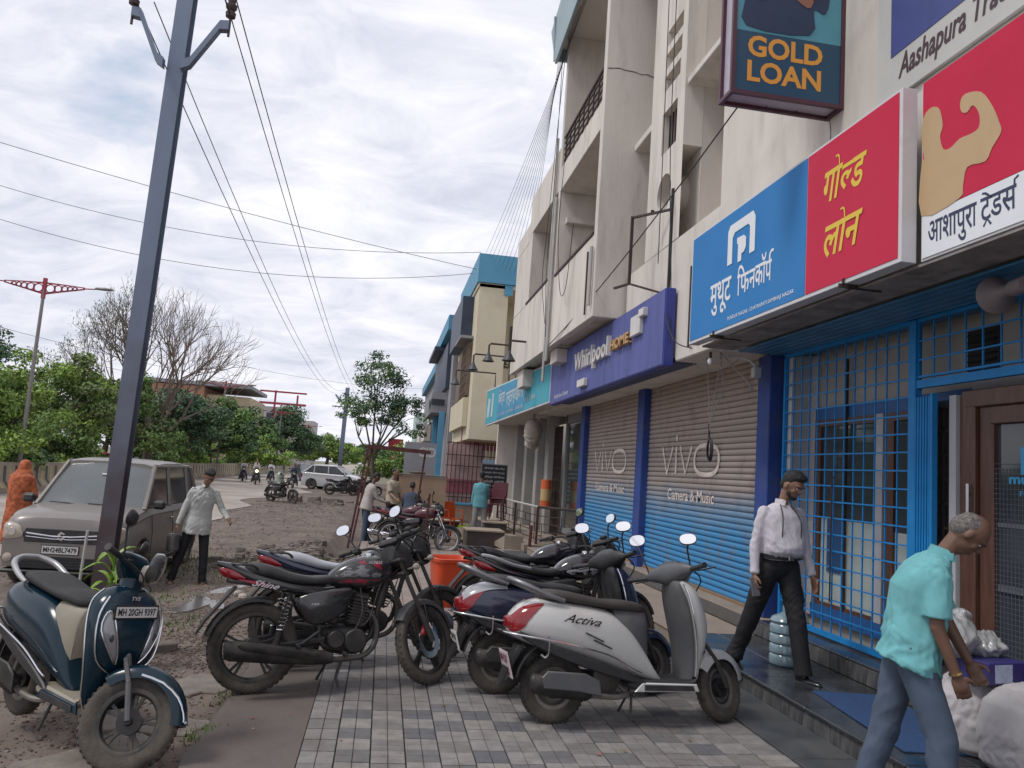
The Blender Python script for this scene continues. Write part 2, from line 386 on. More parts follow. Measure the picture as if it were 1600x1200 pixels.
# ================================================================ PAVEMENT
M_grout=mat('dark_joint',(.035,.032,.03),.95,var=.2,bump=.3)
tcol=[(.245,.230,.224),(.195,.183,.179),(.148,.144,.148),(.122,.122,.134),(.262,.247,.228)]
M_tile=[mat('paving_tile_%d'%i,c,.85,var=.2,vs=9,bump=.9,bs=70,dirt=(.15,.13,.115),ds=1.3,da=.42,world=1) for i,c in enumerate(tcol)]
M_sand=mat('sandy_paver',(.27,.222,.20),.9,var=.16,vs=5,bump=.5,bs=50,dirt=(.25,.2,.17),ds=3,da=.5)
pav=None
mb=MB(); mb.box((1.235,9.5,-.1),(3.17,17,.18)); pav=mb.build('pavement',M_grout); tag(pav,'paved footpath of small square-scored grey and cream tiles',kind='structure')
TW,TL=.2115,.2
def tilemesh(k,v):
    m=MB(); g=.0055; rr=random.Random(v*7+1)
    for i in range(2):
        for j in range(2):
            x0=i*TW/2+g*(.8 if i==0 else .35); x1=(i+1)*TW/2-g*(.35 if i==0 else .8); y0=j*TL/2+g*(.8 if j==0 else .35); y1=(j+1)*TL/2-g*(.35 if j==0 else .8)
            m.box(((x0+x1)/2,(y0+y1)/2,-.006+rr.uniform(-.0008,.0008)),(x1-x0,y1-y0,.014),ch=.0025)
    return m.mesh('tile',M_tile[k],smooth=0)
TM={(k,v):tilemesh(k,v) for k in range(5) for v in range(3)}
tiles=[]
for c in range(15):
    x=-.352+c*TW; ofs=[0,.07,.02,.1,-.03,.09,.04,.1,0,.06,-.02,.08,.03,.1,.05][c]*.35
    for r in range(31):
        y=2.4+r*TL+ofs
        if y>8.25: continue
        light=(c+r)%2==0
        q=random.random()
        if y<5.9: k=(random.choice([0,0,4,0]) if light else random.choice([2,3,2,1])) if q<.86 else random.choice([1,0])
        else: k=random.choice([1,1,0,2,1,0])
        tiles.append((y,x,k))
tiles.sort(key=lambda t:t[0]+ (0 if t[1]<2.2 else .6))
vis=[t for t in tiles if t[0]>3.9]; hid=[t for t in tiles if t[0]<=3.9]
for i,(y,x,k) in enumerate(vis[:300]):
    o=bpy.data.objects.new('tile',TM[(k,i%3)]); S.collection.objects.link(o); o.parent=pav
    o.location=(x,y,random.uniform(-.0025,.0015)); o.rotation_euler=(random.uniform(-.006,.006),random.uniform(-.006,.006),random.uniform(-.006,.006))
mb=MB()
for i,(y,x,k) in enumerate(vis[300:]+hid):
    mb.mi=k
    for a in range(2):
        for b in range(2):
            mb.box((x+TW/4+a*TW/2,y+TL/4+b*TL/2,-.007),(TW/2-.006,TL/2-.006,.014),ch=.002)
mb.build('tile_field',M_tile,pav,smooth=0,kind='stuff')
mb=MB()
for i in range(24):
    for j in range(64):
        x=-.35+i*.15; y=8.35+j*.15+(.03 if i%2 else 0)
        if y>17.8: continue
        mb.box((x+.075,y+.075,-.004+random.uniform(-.003,.002)),(.143,.143,.016),ch=.003)
mb.build('sandy_tile_field',M_sand,pav,smooth=0,kind='stuff')
# ================================================================ STEPS
M_blk=mat('black_stone',(.032,.035,.040),.16,var=.35,vs=3,bump=.12,bs=35,dirt=(.075,.075,.078),ds=2.0,da=.55)
M_blkr=mat('rough_black_stone',(.05,.05,.053),.5,var=.4,vs=10,bump=.5,bs=30,dirt=(.14,.14,.14),ds=5,da=.7,stretch=(1,2,.5))
M_low=mat('dark_slab',(.062,.068,.074),.45,var=.25,vs=3,bump=.25,bs=50,dirt=(.10,.095,.09),ds=2,da=.5)
M_core=mat('step_core',(.10,.095,.09),.9)
M_tan=mat('tan_floor',(.29,.235,.19),.85,var=.2,vs=4,bump=.3,dirt=(.17,.14,.12),ds=2,da=.5)
mb=MB(); mb.box((3.06,9.8,-.1),(.47,16,.2-.004)); mb.box((3.80,9.5,.06),(.98,15.4,.16)); mb.box((4.9,9.5,.14),(1.3,15.4,.34))
st=mb.build('steps',M_core); tag(st,'dark stone steps running along the shopfronts',kind='structure')
def slabrow(name,mt,x,z,d,y0,y1,L,ch=.004,rnd=.3,seed=1):
    rr=random.Random(seed); y=y0
    while y<y1-.02:
        l=min(L*rr.uniform(1-rnd,1+rnd*.5),y1-y); m=MB(); m.box((0,0,0),(d[0],l-.007,d[1]),ch=ch)
        o=m.build(name,mt,st,loc=(x,y+l/2,z+rr.uniform(-.001,.001))); y+=l
slabrow('low_slab',M_low,3.05,.006,(.46,.022),2.0,17.5,1.1,seed=3)
slabrow('riser_slab',M_blkr,3.292,.072,(.02,.125),2.2,8.2,.62,ch=.002,seed=5)
slabrow('riser_slab',M_tan,3.292,.072,(.02,.125),8.2,17,1.5,ch=.002,seed=6)
slabrow('tread_slab',M_blk,3.505,.153,(.49,.024),2.2,8.2,1.2,seed=7)
slabrow('tread_slab',M_blk,3.98,.153,(.45,.024),2.2,8.2,.95,seed=8)
slabrow('tread_slab',M_tan,3.74,.152,(.94,.022),8.2,17,2.2,seed=9)
slabrow('upper_riser_slab',M_blkr,4.235,.235,(.02,.14),2.2,8.2,1.15,ch=.002,seed=10)
slabrow('upper_riser_slab',M_core,4.235,.235,(.02,.14),8.2,17,2,ch=.002,seed=10)
slabrow('upper_tread_slab',M_blk,4.40,.318,(.35,.022),2.2,8.2,1.15,seed=11)
slabrow('upper_tread_slab',M_tan,4.42,.318,(.39,.022),8.2,17,2.5,seed=12)
# tan line under grille
# ================================================================ MEDIAN BARRIER
M_bar=mat('barrier_concrete',(.34,.29,.23),.85,var=.2,vs=2,bump=.3,dirt=(.16,.13,.11),ds=1,da=.6)
M_barb=mat('barrier_dark_stripe',(.09,.08,.07),.85,var=.3,vs=2)
M_bary=mat('barrier_yellow_stripe',(.42,.33,.17),.85,var=.25,vs=2)
bar=MB(); bar.prism([(-.30,-.25),(.30,-.25),(.30,.05),(.12,.30),(.09,.92),(-.09,.92),(-.12,.30),(-.30,.05)],0,150,Matrix(((1,0,0,-13.0),(0,0,1,4),(0,1,0,0),(0,0,0,1))))
bo=bar.build('median_barrier',M_bar); tag(bo,'long concrete median barrier with faded yellow and black stripes','barrier')
for k in range(240):
    y=9+k*.42
    if y>95: break
    m=MB(); m.prism([(.306,.05),(.126,.30),(.096,.80),(.086,.80),(.10,.29),(.28,.05)],0,.2,Matrix(((1,0,0,0),(0,0,1,0),(0,1,0,0),(0,0,0,1))))
    if k==0: sm={0:m.mesh('painted_stripe',M_barb,0),1:m.mesh('painted_stripe',M_bary,0)}
    o=bpy.data.objects.new('painted_stripe',sm[k%2]); S.collection.objects.link(o); o.parent=bo; o.location=(-13.0,y,0)

# ---- litter
M_lit=[mat('paper_scrap',(.48,.46,.44),.7),mat('dry_leaf',(.22,.13,.05),.8),mat('foil_wrapper',(.35,.10,.10),.3)]
mb=MB()
for i in range(150):
    x=random.uniform(-4.5,-1.0); y=random.uniform(4,20); 
    if i%5==0: x=random.uniform(-.9,2.7); y=random.uniform(4.2,9)
    z=(hgt(x,y) if x<-1 else (-.008 if x<-.35 else .003))+.006; a=random.uniform(0,6.28); s_=random.uniform(.012,.035)*(1 if x<-1 else .7); mb.mi=random.choice([0,1,1,1,2])
    c,q=math.cos(a)*s_,math.sin(a)*s_; mb.add([(x+c,y+q,z),(x-q*.6,y+c*.6,z+s_*.3),(x-c,y-q,z+.002),(x+q*.6,y-c*.6,z+s_*.15)],[(0,1,2),(0,2,3)])
tag(mb.build('litter_scraps',M_lit,smooth=0),'scattered dry leaves and paper scraps on the ground','litter',kind='stuff')
# ================================================================ MAIN BUILDING
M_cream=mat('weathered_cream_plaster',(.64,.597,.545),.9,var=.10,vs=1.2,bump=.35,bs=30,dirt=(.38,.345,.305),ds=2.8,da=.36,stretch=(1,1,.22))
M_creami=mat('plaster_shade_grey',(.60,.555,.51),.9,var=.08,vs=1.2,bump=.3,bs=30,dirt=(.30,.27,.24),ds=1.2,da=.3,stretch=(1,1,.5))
M_pipe=mat('pvc_pipe',(.40,.385,.36),.5,var=.1)
M_iron=mat('dark_iron',(.045,.036,.034),.6,metal=.3,var=.3,vs=20,dirt=(.10,.05,.03),ds=12,da=.5)
M_roofg=mat('blue_grey_sheet',(.25,.33,.36),.45,var=.12,vs=1)
M_wire=mat('black_cable',(.018,.018,.02),.6,var=0)
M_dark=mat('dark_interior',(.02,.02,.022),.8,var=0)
BX,PX=3.7,3.15
bld=thing('shop_building','weathered cream three-storey building with open balconies above the shop signs','building',(0,0,0))
def P(name,mt,*boxes,ch=.0,parent=bld,smooth=35,label=None):
    m=MB()
    for b in boxes: # (x0,x1,y0,y1,z0,z1)
        m.box(((b[0]+b[1])/2,(b[2]+b[3])/2,(b[4]+b[5])/2),(b[1]-b[0],b[3]-b[2],b[5]-b[4]),ch=ch)
    return m.build(name,mt,parent,smooth=smooth,label=label)
TOP=12.6
# right wall (behind the signs), recess A, slotted column, recess B
P('wall',M_cream,(BX,8,1.0,8.42,3.40,TOP),ch=.02)
P('wall',M_cream,(BX,5.2,8.42,11.98,3.38,5.12),ch=.015)
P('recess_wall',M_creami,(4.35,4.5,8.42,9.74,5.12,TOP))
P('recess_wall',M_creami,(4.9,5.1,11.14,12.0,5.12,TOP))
P('sunshade_ledge',M_cream,(BX+.02,4.35,8.44,9.72,7.32,7.42),ch=.01); P('sunshade_ledge',M_cream,(BX+.02,4.9,11.16,12.03,7.30,7.42),ch=.01)
# slotted column with real openings
def plate(y0,y1,z0,z1,holes,x0,x1,mt,name):
    # rectangular holes (y0,y1,z0,z1) sorted by z, non overlapping
    bx=[];z=z0
    for h in sorted(holes,key=lambda h:h[2]):
        bx.append((x0,x1,y0,y1,z,h[2])); bx.append((x0,x1,y0,h[0],h[2],h[3])); bx.append((x0,x1,h[1],y1,h[2],h[3])); z=h[3]
    bx.append((x0,x1,y0,y1,z,z1)); return P(name,mt,*bx)
H=[(10.02,10.62,6.62,7.28),(9.97,10.6,7.62,7.86),(9.95,10.58,7.98,8.22),(9.93,10.55,8.34,8.58)]
# column body below/above round openings
plate(9.74,11.14,6.45,9.0,H,BX,BX+.28,M_cream,'slotted_column')
def round_panel(z0,z1,cy,cz,r):
    m=MB(); N=32
    y0,y1=9.74,11.14
    inner=[];outer=[]
    N=32; inner=[];outer=[]
    for i in range(N):
        a=2*PI*i/N; c,s_=math.cos(a),math.sin(a); inner.append((cy+r*c,cz+r*s_)); q=max(abs(c),abs(s_)); u,v=c/q,s_/q
        outer.append((cy+u*((y1-cy) if u>0 else (cy-y0)),cz+v*((z1-cz) if v>0 else (cz-z0))))
    L=[]
    for x in (BX,BX+.28):
        L.append([(x,p[0],p[1]) for p in outer]); L.append([(x,p[0],p[1]) for p in inner])
    o,i_,o2,i2=L; vs=o+i_+i2+o2; fs=[]
    for j in range(N):
        j2=(j+1)%N
        for a,b in((0,1),(1,2),(2,3)): fs.append((a*N+j,b*N+j,b*N+j2,a*N+j2))
    m.add(vs,fs); return m.build('round_opening_panel',M_cream,bld)
round_panel(5.12,6.45,10.42,5.98,.29); round_panel(9.0,10.2,10.25,9.5,.36)
P('slotted_column',M_cream,(BX,BX+.28,9.74,11.14,10.2,TOP))
P('stairwell_wall',M_creami,(4.6,4.8,9.74,11.14,5.12,TOP)); P('column_side',M_creami,(BX+.282,4.9,9.742,9.80,5.12,TOP),(BX+.282,4.9,11.08,11.138,5.12,TOP))
P('window_bars',M_iron,*[(BX+.1,BX+.12,10.1+.12*i,10.12+.12*i,6.62,7.28) for i in range(5)])
# balcony stack 1 : Y 12.0-15.3
P('pier',M_cream,(PX,5.2,12.05,12.22,4.40,TOP),ch=.012)
P('balcony_floor',M_cream,(PX+.01,5.2,12.225,15.3,4.46,4.62))
P('balcony_parapet',M_cream,(PX,PX+.13,12.225,15.28,4.40,5.85),ch=.01)
P('parapet_coping',M_iron,(PX-.02,PX+.15,12.25,15.26,5.852,5.90))
P('balcony_slab',M_cream,(PX,5.2,12.225,15.28,7.70,8.22),ch=.01)
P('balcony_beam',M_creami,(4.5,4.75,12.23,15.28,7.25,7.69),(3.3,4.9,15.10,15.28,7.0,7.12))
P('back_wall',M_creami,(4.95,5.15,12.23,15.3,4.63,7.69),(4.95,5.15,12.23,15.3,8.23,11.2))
P('pier',M_cream,(PX,5.2,15.3,15.44,4.40,11.2),ch=.01)
m=MB()
for k in range(5): m.tube([(PX+.05,12.23,8.26+.13*k),(PX+.05,15.29,8.26+.13*k)],.016,6)
m.tube([(PX+.05,12.23,8.9),(PX+.05,15.29,8.9)],.028,6)
for k in range(9): m.box((PX+.05,12.3+.36*k,8.55),(.03,.02,.68))
m.build('balcony_railing',M_iron,bld)
m=MB(); m.lathe([(.02,0),(.30,.02),(.32,.06),(.05,.12),(.02,.12)],20,frame((4.2,15.08,9.75),(1,0,0),(0,0,1))); m.build('round_vent',M_dark,bld)
# roof slab with sloping blue-grey sheet parapet
P('roof_slab',M_creami,(3.0,6.5,8.4,15.9,11.2,11.35))
m=MB(); m.prism([(12.2,11.2),(15.7,10.75),(16.4,11.9),(12.2,12.9)],0,.06,frame((2.93,0,0),(0,1,0),(0,0,1)),ins=.01); m.build('roof_fascia',M_roofg,bld)
m=MB(); m.prism([(0,0),(1.9,.1),(1.9,1.1),(-.05,1.05)],0,.06,frame((2.93,15.9,10.9),(1,0,0),(0,0,1)),ins=.01); m.build('roof_fascia',M_roofg,bld)
# balcony stack 2 : Y 15.44-20.5
P('balcony_floor',M_cream,(PX+.01,5.2,15.44,20.4,4.46,4.62))
P('balcony_parapet',M_cream,(PX,PX+.13,15.445,20.5,4.40,5.95),ch=.01)
P('parapet_coping',M_iron,(PX-.02,PX+.15,15.46,18.6,5.952,6.0))
P('corner_wall',M_cream,(PX+.002,5.2,18.65,20.49,5.955,7.6),ch=.01)
P('balcony_slab',M_cream,(PX,5.2,15.445,18.7,7.75,8.75),(PX,5.2,18.702,20.5,7.6,8.1),ch=.01)
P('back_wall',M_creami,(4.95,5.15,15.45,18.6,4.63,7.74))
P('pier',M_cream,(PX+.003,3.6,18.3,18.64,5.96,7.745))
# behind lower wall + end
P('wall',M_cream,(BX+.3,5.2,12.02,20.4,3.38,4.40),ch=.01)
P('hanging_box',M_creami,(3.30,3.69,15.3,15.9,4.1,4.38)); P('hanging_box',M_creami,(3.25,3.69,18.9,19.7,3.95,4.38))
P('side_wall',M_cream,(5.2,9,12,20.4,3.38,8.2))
for y,r,a,b in ((15.37,.035,4.1,7.6),(12.14,.03,4.6,5.6),(15.6,.03,3.7,9.0)):
    m=MB(); m.tube([(PX-.05,y,a),(PX-.05,y,b)],r,8); m.build('rainwater_pipe',M_pipe,bld)
# wall scars : short conduits
for (y,z0,z1) in ((9.15,3.5,4.55),(12.45,4.5,5.6)):
    m=MB(); m.tube([((BX if y<10 else PX)-.03,y,z0),((BX if y<10 else PX)-.03,y,z1)],.016,6); m.build('conduit',M_iron,bld)
# crack : thin recess strip on pier side face
def crack(pts,w,parent,M=None,name='crack'):
    m=MB()
    for i in range(len(pts)-1):
        a,b=Vector(pts[i]),Vector(pts[i+1]); d=(b-a).normalized(); 
        m.add([a-Vector((0,0,w*random.uniform(.3,1))),b-Vector((0,0,w*random.uniform(.3,1))),b+Vector((0,0,w*.5)),a+Vector((0,0,w*.5))],[(0,1,2,3)])
    m.build(name,M_iron,parent,smooth=0)
pp=[];z=8.72
for i in range(17):
    z+=random.uniform(-.035,.02); pp.append((PX+.03+i*.10,12.046,z))
crack(pp,.014,bld)
# ---- ground floor structure
M_ceil=mat('dark_ceiling',(.055,.065,.13),.6,var=.15)
M_bpost=mat('royal_blue_paint',(.028,.06,.23),.55,spec=.25,var=.18,vs=2,dirt=(.10,.10,.16),ds=3,da=.35)
M_lblue=mat('grille_blue_paint',(.012,.20,.50),.5,spec=.3,var=.15,vs=4)
M_white=mat('white_wall',(.42,.42,.44),.7,var=.08,vs=2,dirt=(.28,.26,.25),ds=2,da=.3)
P('ceiling',M_ceil,(BX+.01,5.2,8.7,17.1,3.46,3.56),ch=0)
P('ceiling',M_creami,(BX+.01,5.6,17.1,27,3.44,3.54),ch=0)
P('blue_post',M_bpost,(4.36,4.62,8.32,8.62,.33,3.35),ch=.01); P('blue_post',M_bpost,(4.36,4.60,12.76,13.1,.165,3.45),ch=.01); P('blue_post',M_bpost,(4.36,4.60,16.8,17.1,.165,3.45),ch=.01)
# shutters: corrugated real geometry
M_shut=bpy.data.materials.new('painted_roller_shutter'); M_shut.use_nodes=True
_n=M_shut.node_tree.nodes; _l=M_shut.node_tree.links; _p=_n['Principled BSDF']; _p.inputs['Roughness'].default_value=.6; _p.inputs['Metallic'].default_value=.15
_t=_n.new('ShaderNodeTexCoord'); _s=_n.new('ShaderNodeSeparateXYZ'); _l.new(_t.outputs['Object'],_s.inputs[0])
def _nz(sc,st=(1,1,1)):
    a=_n.new('ShaderNodeMapping'); a.inputs['Scale'].default_value=st; _l.new(_t.outputs['Object'],a.inputs[0]); x=_n.new('ShaderNodeTexNoise'); x.inputs['Scale'].default_value=sc; x.inputs['Detail'].default_value=7; x.inputs['Roughness'].default_value=.65; _l.new(a.outputs[0],x.inputs['Vector']); return x.outputs['Fac']
def _ma(op,a,b):
    x=_n.new('ShaderNodeMath'); x.operation=op
    for i,v in enumerate((a,b)):
        if isinstance(v,(int,float)): x.inputs[i].default_value=v
        else: _l.new(v,x.inputs[i])
    return x.outputs[0]
_zz=_ma('ADD',_s.outputs[2],_ma('MULTIPLY',_ma('SUBTRACT',_nz(1.5),.5),.55))
_r=_n.new('ShaderNodeValToRGB'); _l.new(_ma('DIVIDE',_zz,3.2),_r.inputs[0]); _e=_r.color_ramp.elements
for i,(p_,c_) in enumerate([(.0,(.03,.17,.36)),(.36,(.035,.16,.34)),(.50,(.09,.15,.24)),(.58,(.185,.165,.16)),(1,(.20,.17,.155))]):
    if i>=2: _e.new(.5)
for i,(p_,c_) in enumerate([(.0,(.045,.27,.56)),(.36,(.06,.27,.52)),(.46,(.18,.28,.40)),(.55,(.35,.305,.285)),(1,(.37,.295,.25))]): _e[i].position=p_; _e[i].color=(*c_,1)
_m=_n.new('ShaderNodeMix'); _m.data_type='RGBA'; _mr=_n.new('ShaderNodeMapRange'); _l.new(_nz(5,(1,1,.5)),_mr.inputs[0]); _mr.inputs[1].default_value=.52; _mr.inputs[2].default_value=.75; _mr.inputs[4].default_value=.8
_l.new(_mr.outputs[0],_m.inputs[0]); _l.new(_r.outputs[0],_m.inputs[6]); _m.inputs[7].default_value=(.22,.16,.135,1); _l.new(_m.outputs[2],_p.inputs['Base Color'])
M_letter=mat('worn_pale_lettering',(.68,.60,.54),.7,var=.25,vs=8,dirt=(.36,.31,.28),ds=7,da=.5)
def shutter(y0,y1,z0,z1,ty0,ty1,tz,th,cy0,cy1,cz):
    m=MB(); n=int((z1-z0)/.078); vs=[];prof=[]
    for i in range(n):
        z=z0+(z1-z0)*i/n; d=(z1-z0)/n
        prof+=[(4.50,z),(4.488,z+d*.12),(4.480,z+d*.5),(4.488,z+d*.88),(4.515,z+d*.94)]
    m.v=[(x,y0,z) for x,z in prof]+[(x,y1,z) for x,z in prof]; k=len(prof)
    m.f=[(i,i+1,k+i+1,k+i) for i in range(k-1)]; m.m=[0]*len(m.f)
    o=m.build('roller_shutter',M_shut,bld,smooth=50)
    mb=MB(); mb.box((4.49,(y0+y1)/2,z0-.02),(.05,y1-y0,.06),ch=.005); mb.build('shutter_bottom_bar',mat('rusty_bar',(.22,.14,.08),.7),o)
    mb=MB(); F_=FAC(4.474,ty0,tz)
    W_=ty0-ty1; w=W_/4.3; st=.055
    def v_(x): mb.tube([(x,th,0),(x+w*.42,0,0),(x+w*.84,th,0)],st*.6,6,F_)
    # v i v o drawn as strokes
    def stroke(pts,r): mb.tube([(a,b,0) for a,b in pts],r,6,F_@Matrix.Diagonal((1,1,.12,1)))
    r_=.032
    stroke([(0,th),(w*.42,0),(w*.84,th)],r_); stroke([(w*1.12,0),(w*1.12,th)],r_); stroke([(w*1.12,th*1.22),(w*1.12,th*1.42)],r_)
    stroke([(w*1.42,th),(w*1.84,0),(w*2.26,th)],r_)
    cx=w*3.25; ro=[(cx+w*.78*math.copysign(abs(math.cos(a))**.75,math.cos(a)),th/2+th/2*math.copysign(abs(math.sin(a))**.75,math.sin(a)),0) for a in [2*PI*i/28 for i in range(28)]]
    mb.tube(ro,r_,6,F_@Matrix.Diagonal((1,1,.12,1)),close=True)
    put_text(mb,'Camera & Music',.2,FAC(4.474,cy0,cz),w=cy0-cy1,h=.17,bold=.012)
    mb.build('lettering',M_letter,o,smooth=0)
shutter(8.62,12.76,.36,3.46,12.05,9.75,1.92,.42,11.75,10.0,1.52)
shutter(13.10,16.80,.36,3.46,16.15,13.85,1.92,.42,15.95,14.0,1.52)
for y in (10.5,13.2,16.0):
    m=MB(); m.lathe([(.0,0),(.09,0),(.10,-.012),(.085,-.014),(.0,-.014)],20,Matrix.Translation((4.05,y,3.458))); m.build('downlight',mat('lamp_glass',(.5,.5,.52),.3),bld)
# ---------------- finance office front
P('office_back_wall',mat('office_wall',(.34,.32,.30),.8,var=.1,vs=2),(4.80,4.95,5.62,8.22,2.72,3.46),(4.80,4.95,3.3,5.62,2.78,3.46),(4.80,4.95,8.10,8.22,.33,2.72),(4.80,4.95,3.3,8.22,.30,.44))
P('side_pier',M_white,(4.52,4.80,8.10,8.22,.33,3.33),(4.76,4.80,7.98,8.1,.44,3.33))
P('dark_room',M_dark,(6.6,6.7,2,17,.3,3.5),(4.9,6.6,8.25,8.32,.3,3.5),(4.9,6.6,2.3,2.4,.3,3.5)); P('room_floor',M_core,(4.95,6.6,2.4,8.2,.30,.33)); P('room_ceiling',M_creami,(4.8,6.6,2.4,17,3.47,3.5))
M_wood=mat('brown_door_wood',(.095,.042,.028),.42,var=.3,vs=5,stretch=(6,6,.6))
M_glassd=mat('dark_glass',(.05,.06,.068),.06,var=.0,spec=.6)
M_frost=mat('frosted_panel',(.42,.47,.44),.45,var=.06)
M_bandb=mat('blue_band',(.02,.10,.30),.5,var=.1)
P('window_header',M_bandb,(4.76,4.80,5.62,8.0,2.58,2.72)); P('window_skirt',M_bandb,(4.74,4.80,5.95,8.0,.44,.58))
P('window_frame',M_wood,(4.745,4.80,7.86,7.98,.58,2.58),(4.745,4.80,6.62,6.76,.58,2.58),(4.745,4.80,6.0,6.1,.58,2.58),(4.745,4.80,6.76,7.86,2.50,2.58),(4.745,4.80,6.1,6.62,2.5,2.58),(4.745,4.80,6.1,7.86,.58,.62))
P('white_mullion',M_white,(4.735,4.80,6.77,6.88,.58,2.58))
P('window_pane',M_glassd,(4.775,4.785,6.88,7.86,1.5,2.5)); P('frosted_pane',M_frost,(4.77,4.79,6.88,7.86,.62,1.5)); P('window_pane',M_glassd,(4.775,4.785,6.1,6.62,1.45,2.5)); P('frosted_pane',M_frost,(4.77,4.79,6.1,6.62,.62,1.45))
m=MB(); m.box((4.74,7.38,1.9),(.03,.02,2.6)); m.build('pane_joint',M_iron,bld)
P('noticeboard',mat('notice_blue',(.02,.07,.18),.4),(4.755,4.77,7.42,7.72,.95,1.5))
# door
dr=MB(); dr.box((4.66,5.50,1.48),(.14,.16,2.3),ch=.008); dr.box((4.66,5.34,1.44),(.07,.14,2.22),ch=.008); dr.box((4.66,4.35,2.60),(.146,2.42,.14),ch=.008); dr.box((4.66,4.35,2.46),(.08,1.9,.14),ch=.006); dr.box((4.66,3.42,1.4),(.14,.2,2.2),ch=.008); dr.box((4.66,4.35,.42),(.06,1.85,.14),ch=.004)
door=dr.build('wooden_door',M_wood,bld)
m=MB(); m.box((4.67,4.35,1.45),(.012,1.88,2.0)); m.build('door_glass',M_glassd,door)
m=MB(); m.tube([(4.56,5.46,1.42),(4.56,5.46,1.92)],.013,8); m.tube([(4.56,5.46,1.5),(4.64,5.46,1.5)],.008,6); m.tube([(4.56,5.46,1.84),(4.64,5.46,1.84)],.008,6); m.build('door_handle',mat('steel',(.5,.5,.52),.25,metal=1,var=0),door)
m=MB()
for i in range(34): m.box((4.635,5.25-.035*i*1.0,1.30),(.004,.003,1.5))
for i in range(40): m.box((4.6345,4.68,.6+.038*i),(.004,1.2,.003))
m.build('wire_mesh',mat('mesh_grey',(.10,.11,.13),.5,var=0),door,kind='stuff')
m=MB(); m.box((4.66,4.6,1.15),(.03,1.3,.05)); m.box((4.66,4.6,1.62),(.03,1.3,.03)); m.build('push_bar',mat('alu',(.25,.26,.28),.4,metal=.7),door)
m=MB(); m.box((4.628,4.88,2.10),(.004,.26,.20)); put_text(m,'muthoot',.2,FAC(4.626,5.12,1.93),h=.075,w=.52,bold=.035); put_text(m,'FinCorp',.1,FAC(4.626,5.02,1.83),h=.05,w=.26,bold=.01)
m.build('lettering',mat('cyan_vinyl',(.03,.30,.55),.5,var=0),door,smooth=0)
P('steel_post',M_white,(4.56,4.74,5.585,5.66,.33,2.64)); P('side_pane',M_glassd,(4.64,4.65,5.67,5.93,.5,2.62))
m=MB()
for i in range(11): m.box((4.60,5.80,.55+.2*i),(.02,.28,.015))
for i in range(4): m.box((4.60,5.70+.07*i,1.5),(.02,.012,2.1))
m.build('side_grille',M_iron,bld)
P('wall',M_white,(4.60,4.95,-2.0,3.28,.0,3.33)); P('panel_over_door',M_white,(4.74,4.79,3.3,5.62,2.68,2.78))
m=MB()
for i in range(6): m.box((4.78,5.55,2.88+.055*i),(.05,.3,.014),ry=.5)
m.box((4.79,5.55,3.02),(.02,.34,.38)); m.build('ventilator',M_dark,bld)
# grille panels, bars are parts
gr=thing('security_grille','bright blue steel bar grille across the finance office window','grille',(4.5,0,0))
def bars(par,y0,y1,z0,z1,ny,nz,r=.0065,xo=0):
    mv=MB(); mv.box((0,0,0),(.012,.012,z1-z0)); MV=mv.mesh('bar',M_lblue,0); mh=MB(); mh.box((0,0,0),(.008,y1-y0,.014)); MH=mh.mesh('bar',M_lblue,0)
    for i in range(ny+1):
        o=bpy.data.objects.new('bar',MV); S.collection.objects.link(o); o.parent=par; o.location=(xo,y0+(y1-y0)*i/ny,(z0+z1)/2)
    for i in range(1,nz):
        o=bpy.data.objects.new('bar',MH); S.collection.objects.link(o); o.parent=par; o.location=(xo-.011,(y0+y1)/2,z0+(z1-z0)*i/nz)
bars(gr,6.06,8.18,.40,3.30,13,18)
m=MB(); m.box((0,7.12,.375),(.04,2.2,.05)); m.box((0,7.12,3.315),(.04,2.2,.04)); m.box((0,8.20,1.84),(.04,.04,2.95)); m.box((0,6.0,1.84),(.07,.09,2.98),ch=.004); m.build('frame',M_lblue,gr)
m=MB(); m.tube([(-.03,7.19,.7),(-.03,7.19,1.92),(-.03,7.15,1.94)],.008,6); m.build('bolt_rod',M_iron,gr)
g2=thing('door_grille','blue bar grille over the glass office door below the soffit','grille',(4.5,0,0))
bars(g2,2.5,5.95,2.80,3.30,19,3)
m=MB(); m.box((0,4.22,2.755),(.05,3.46,.07)); m.box((0,4.22,3.316),(.04,3.46,.03)); m.box((0,4.22,2.82),(.03,3.46,.02)); m.build('frame',M_lblue,g2)
g3=thing('folding_gate','folded blue collapsible gate bunched beside the office door','gate',(4.5,0,0))
mv=MB(); mv.box((0,0,0),(.03,.010,2.30)); MV=mv.mesh('gate_channel',M_lblue,0)
for i in range(11):
    o=bpy.data.objects.new('gate_channel',MV); S.collection.objects.link(o); o.parent=g3; o.location=(-.02+.006*(i%2),5.945-.0165*i,1.49)
m=MB(); 
for z in (.6,1.06,1.62,2.2,2.5): m.box((-.005,5.86,z),(.02,.19,.02))
m.box((-.01,5.755,1.49),(.05,.03,2.34)); m.build('cross_strap',M_lblue,g3)
m=MB(); m.tube([(-.03,5.84,1.04),(-.08,5.84,1.04),(-.08,5.84,.9),(-.03,5.84,.9)],.008,6,smooth=3); m.build('handle',M_lblue,g3)
# soffit strips
sf=thing('blue_soffit','dark blue ribbed soffit above the office grille','soffit')
M_soff=mat('soffit_blue',(.03,.16,.32),.4,var=.2,vs=2)
for i in range(8):
    m=MB(); m.box((3.99+.10*i,5.3,3.345),(.092,6.0,.02),ch=.006); m.build('strip',M_soff,sf)
m=MB(); m.box((3.73,5.3,3.375),(.38,6.2,.02)); m.build('grey_edge_board',mat('edge_board',(.28,.25,.24),.8,var=.2,dirt=(.08,.07,.07),ds=4),sf)
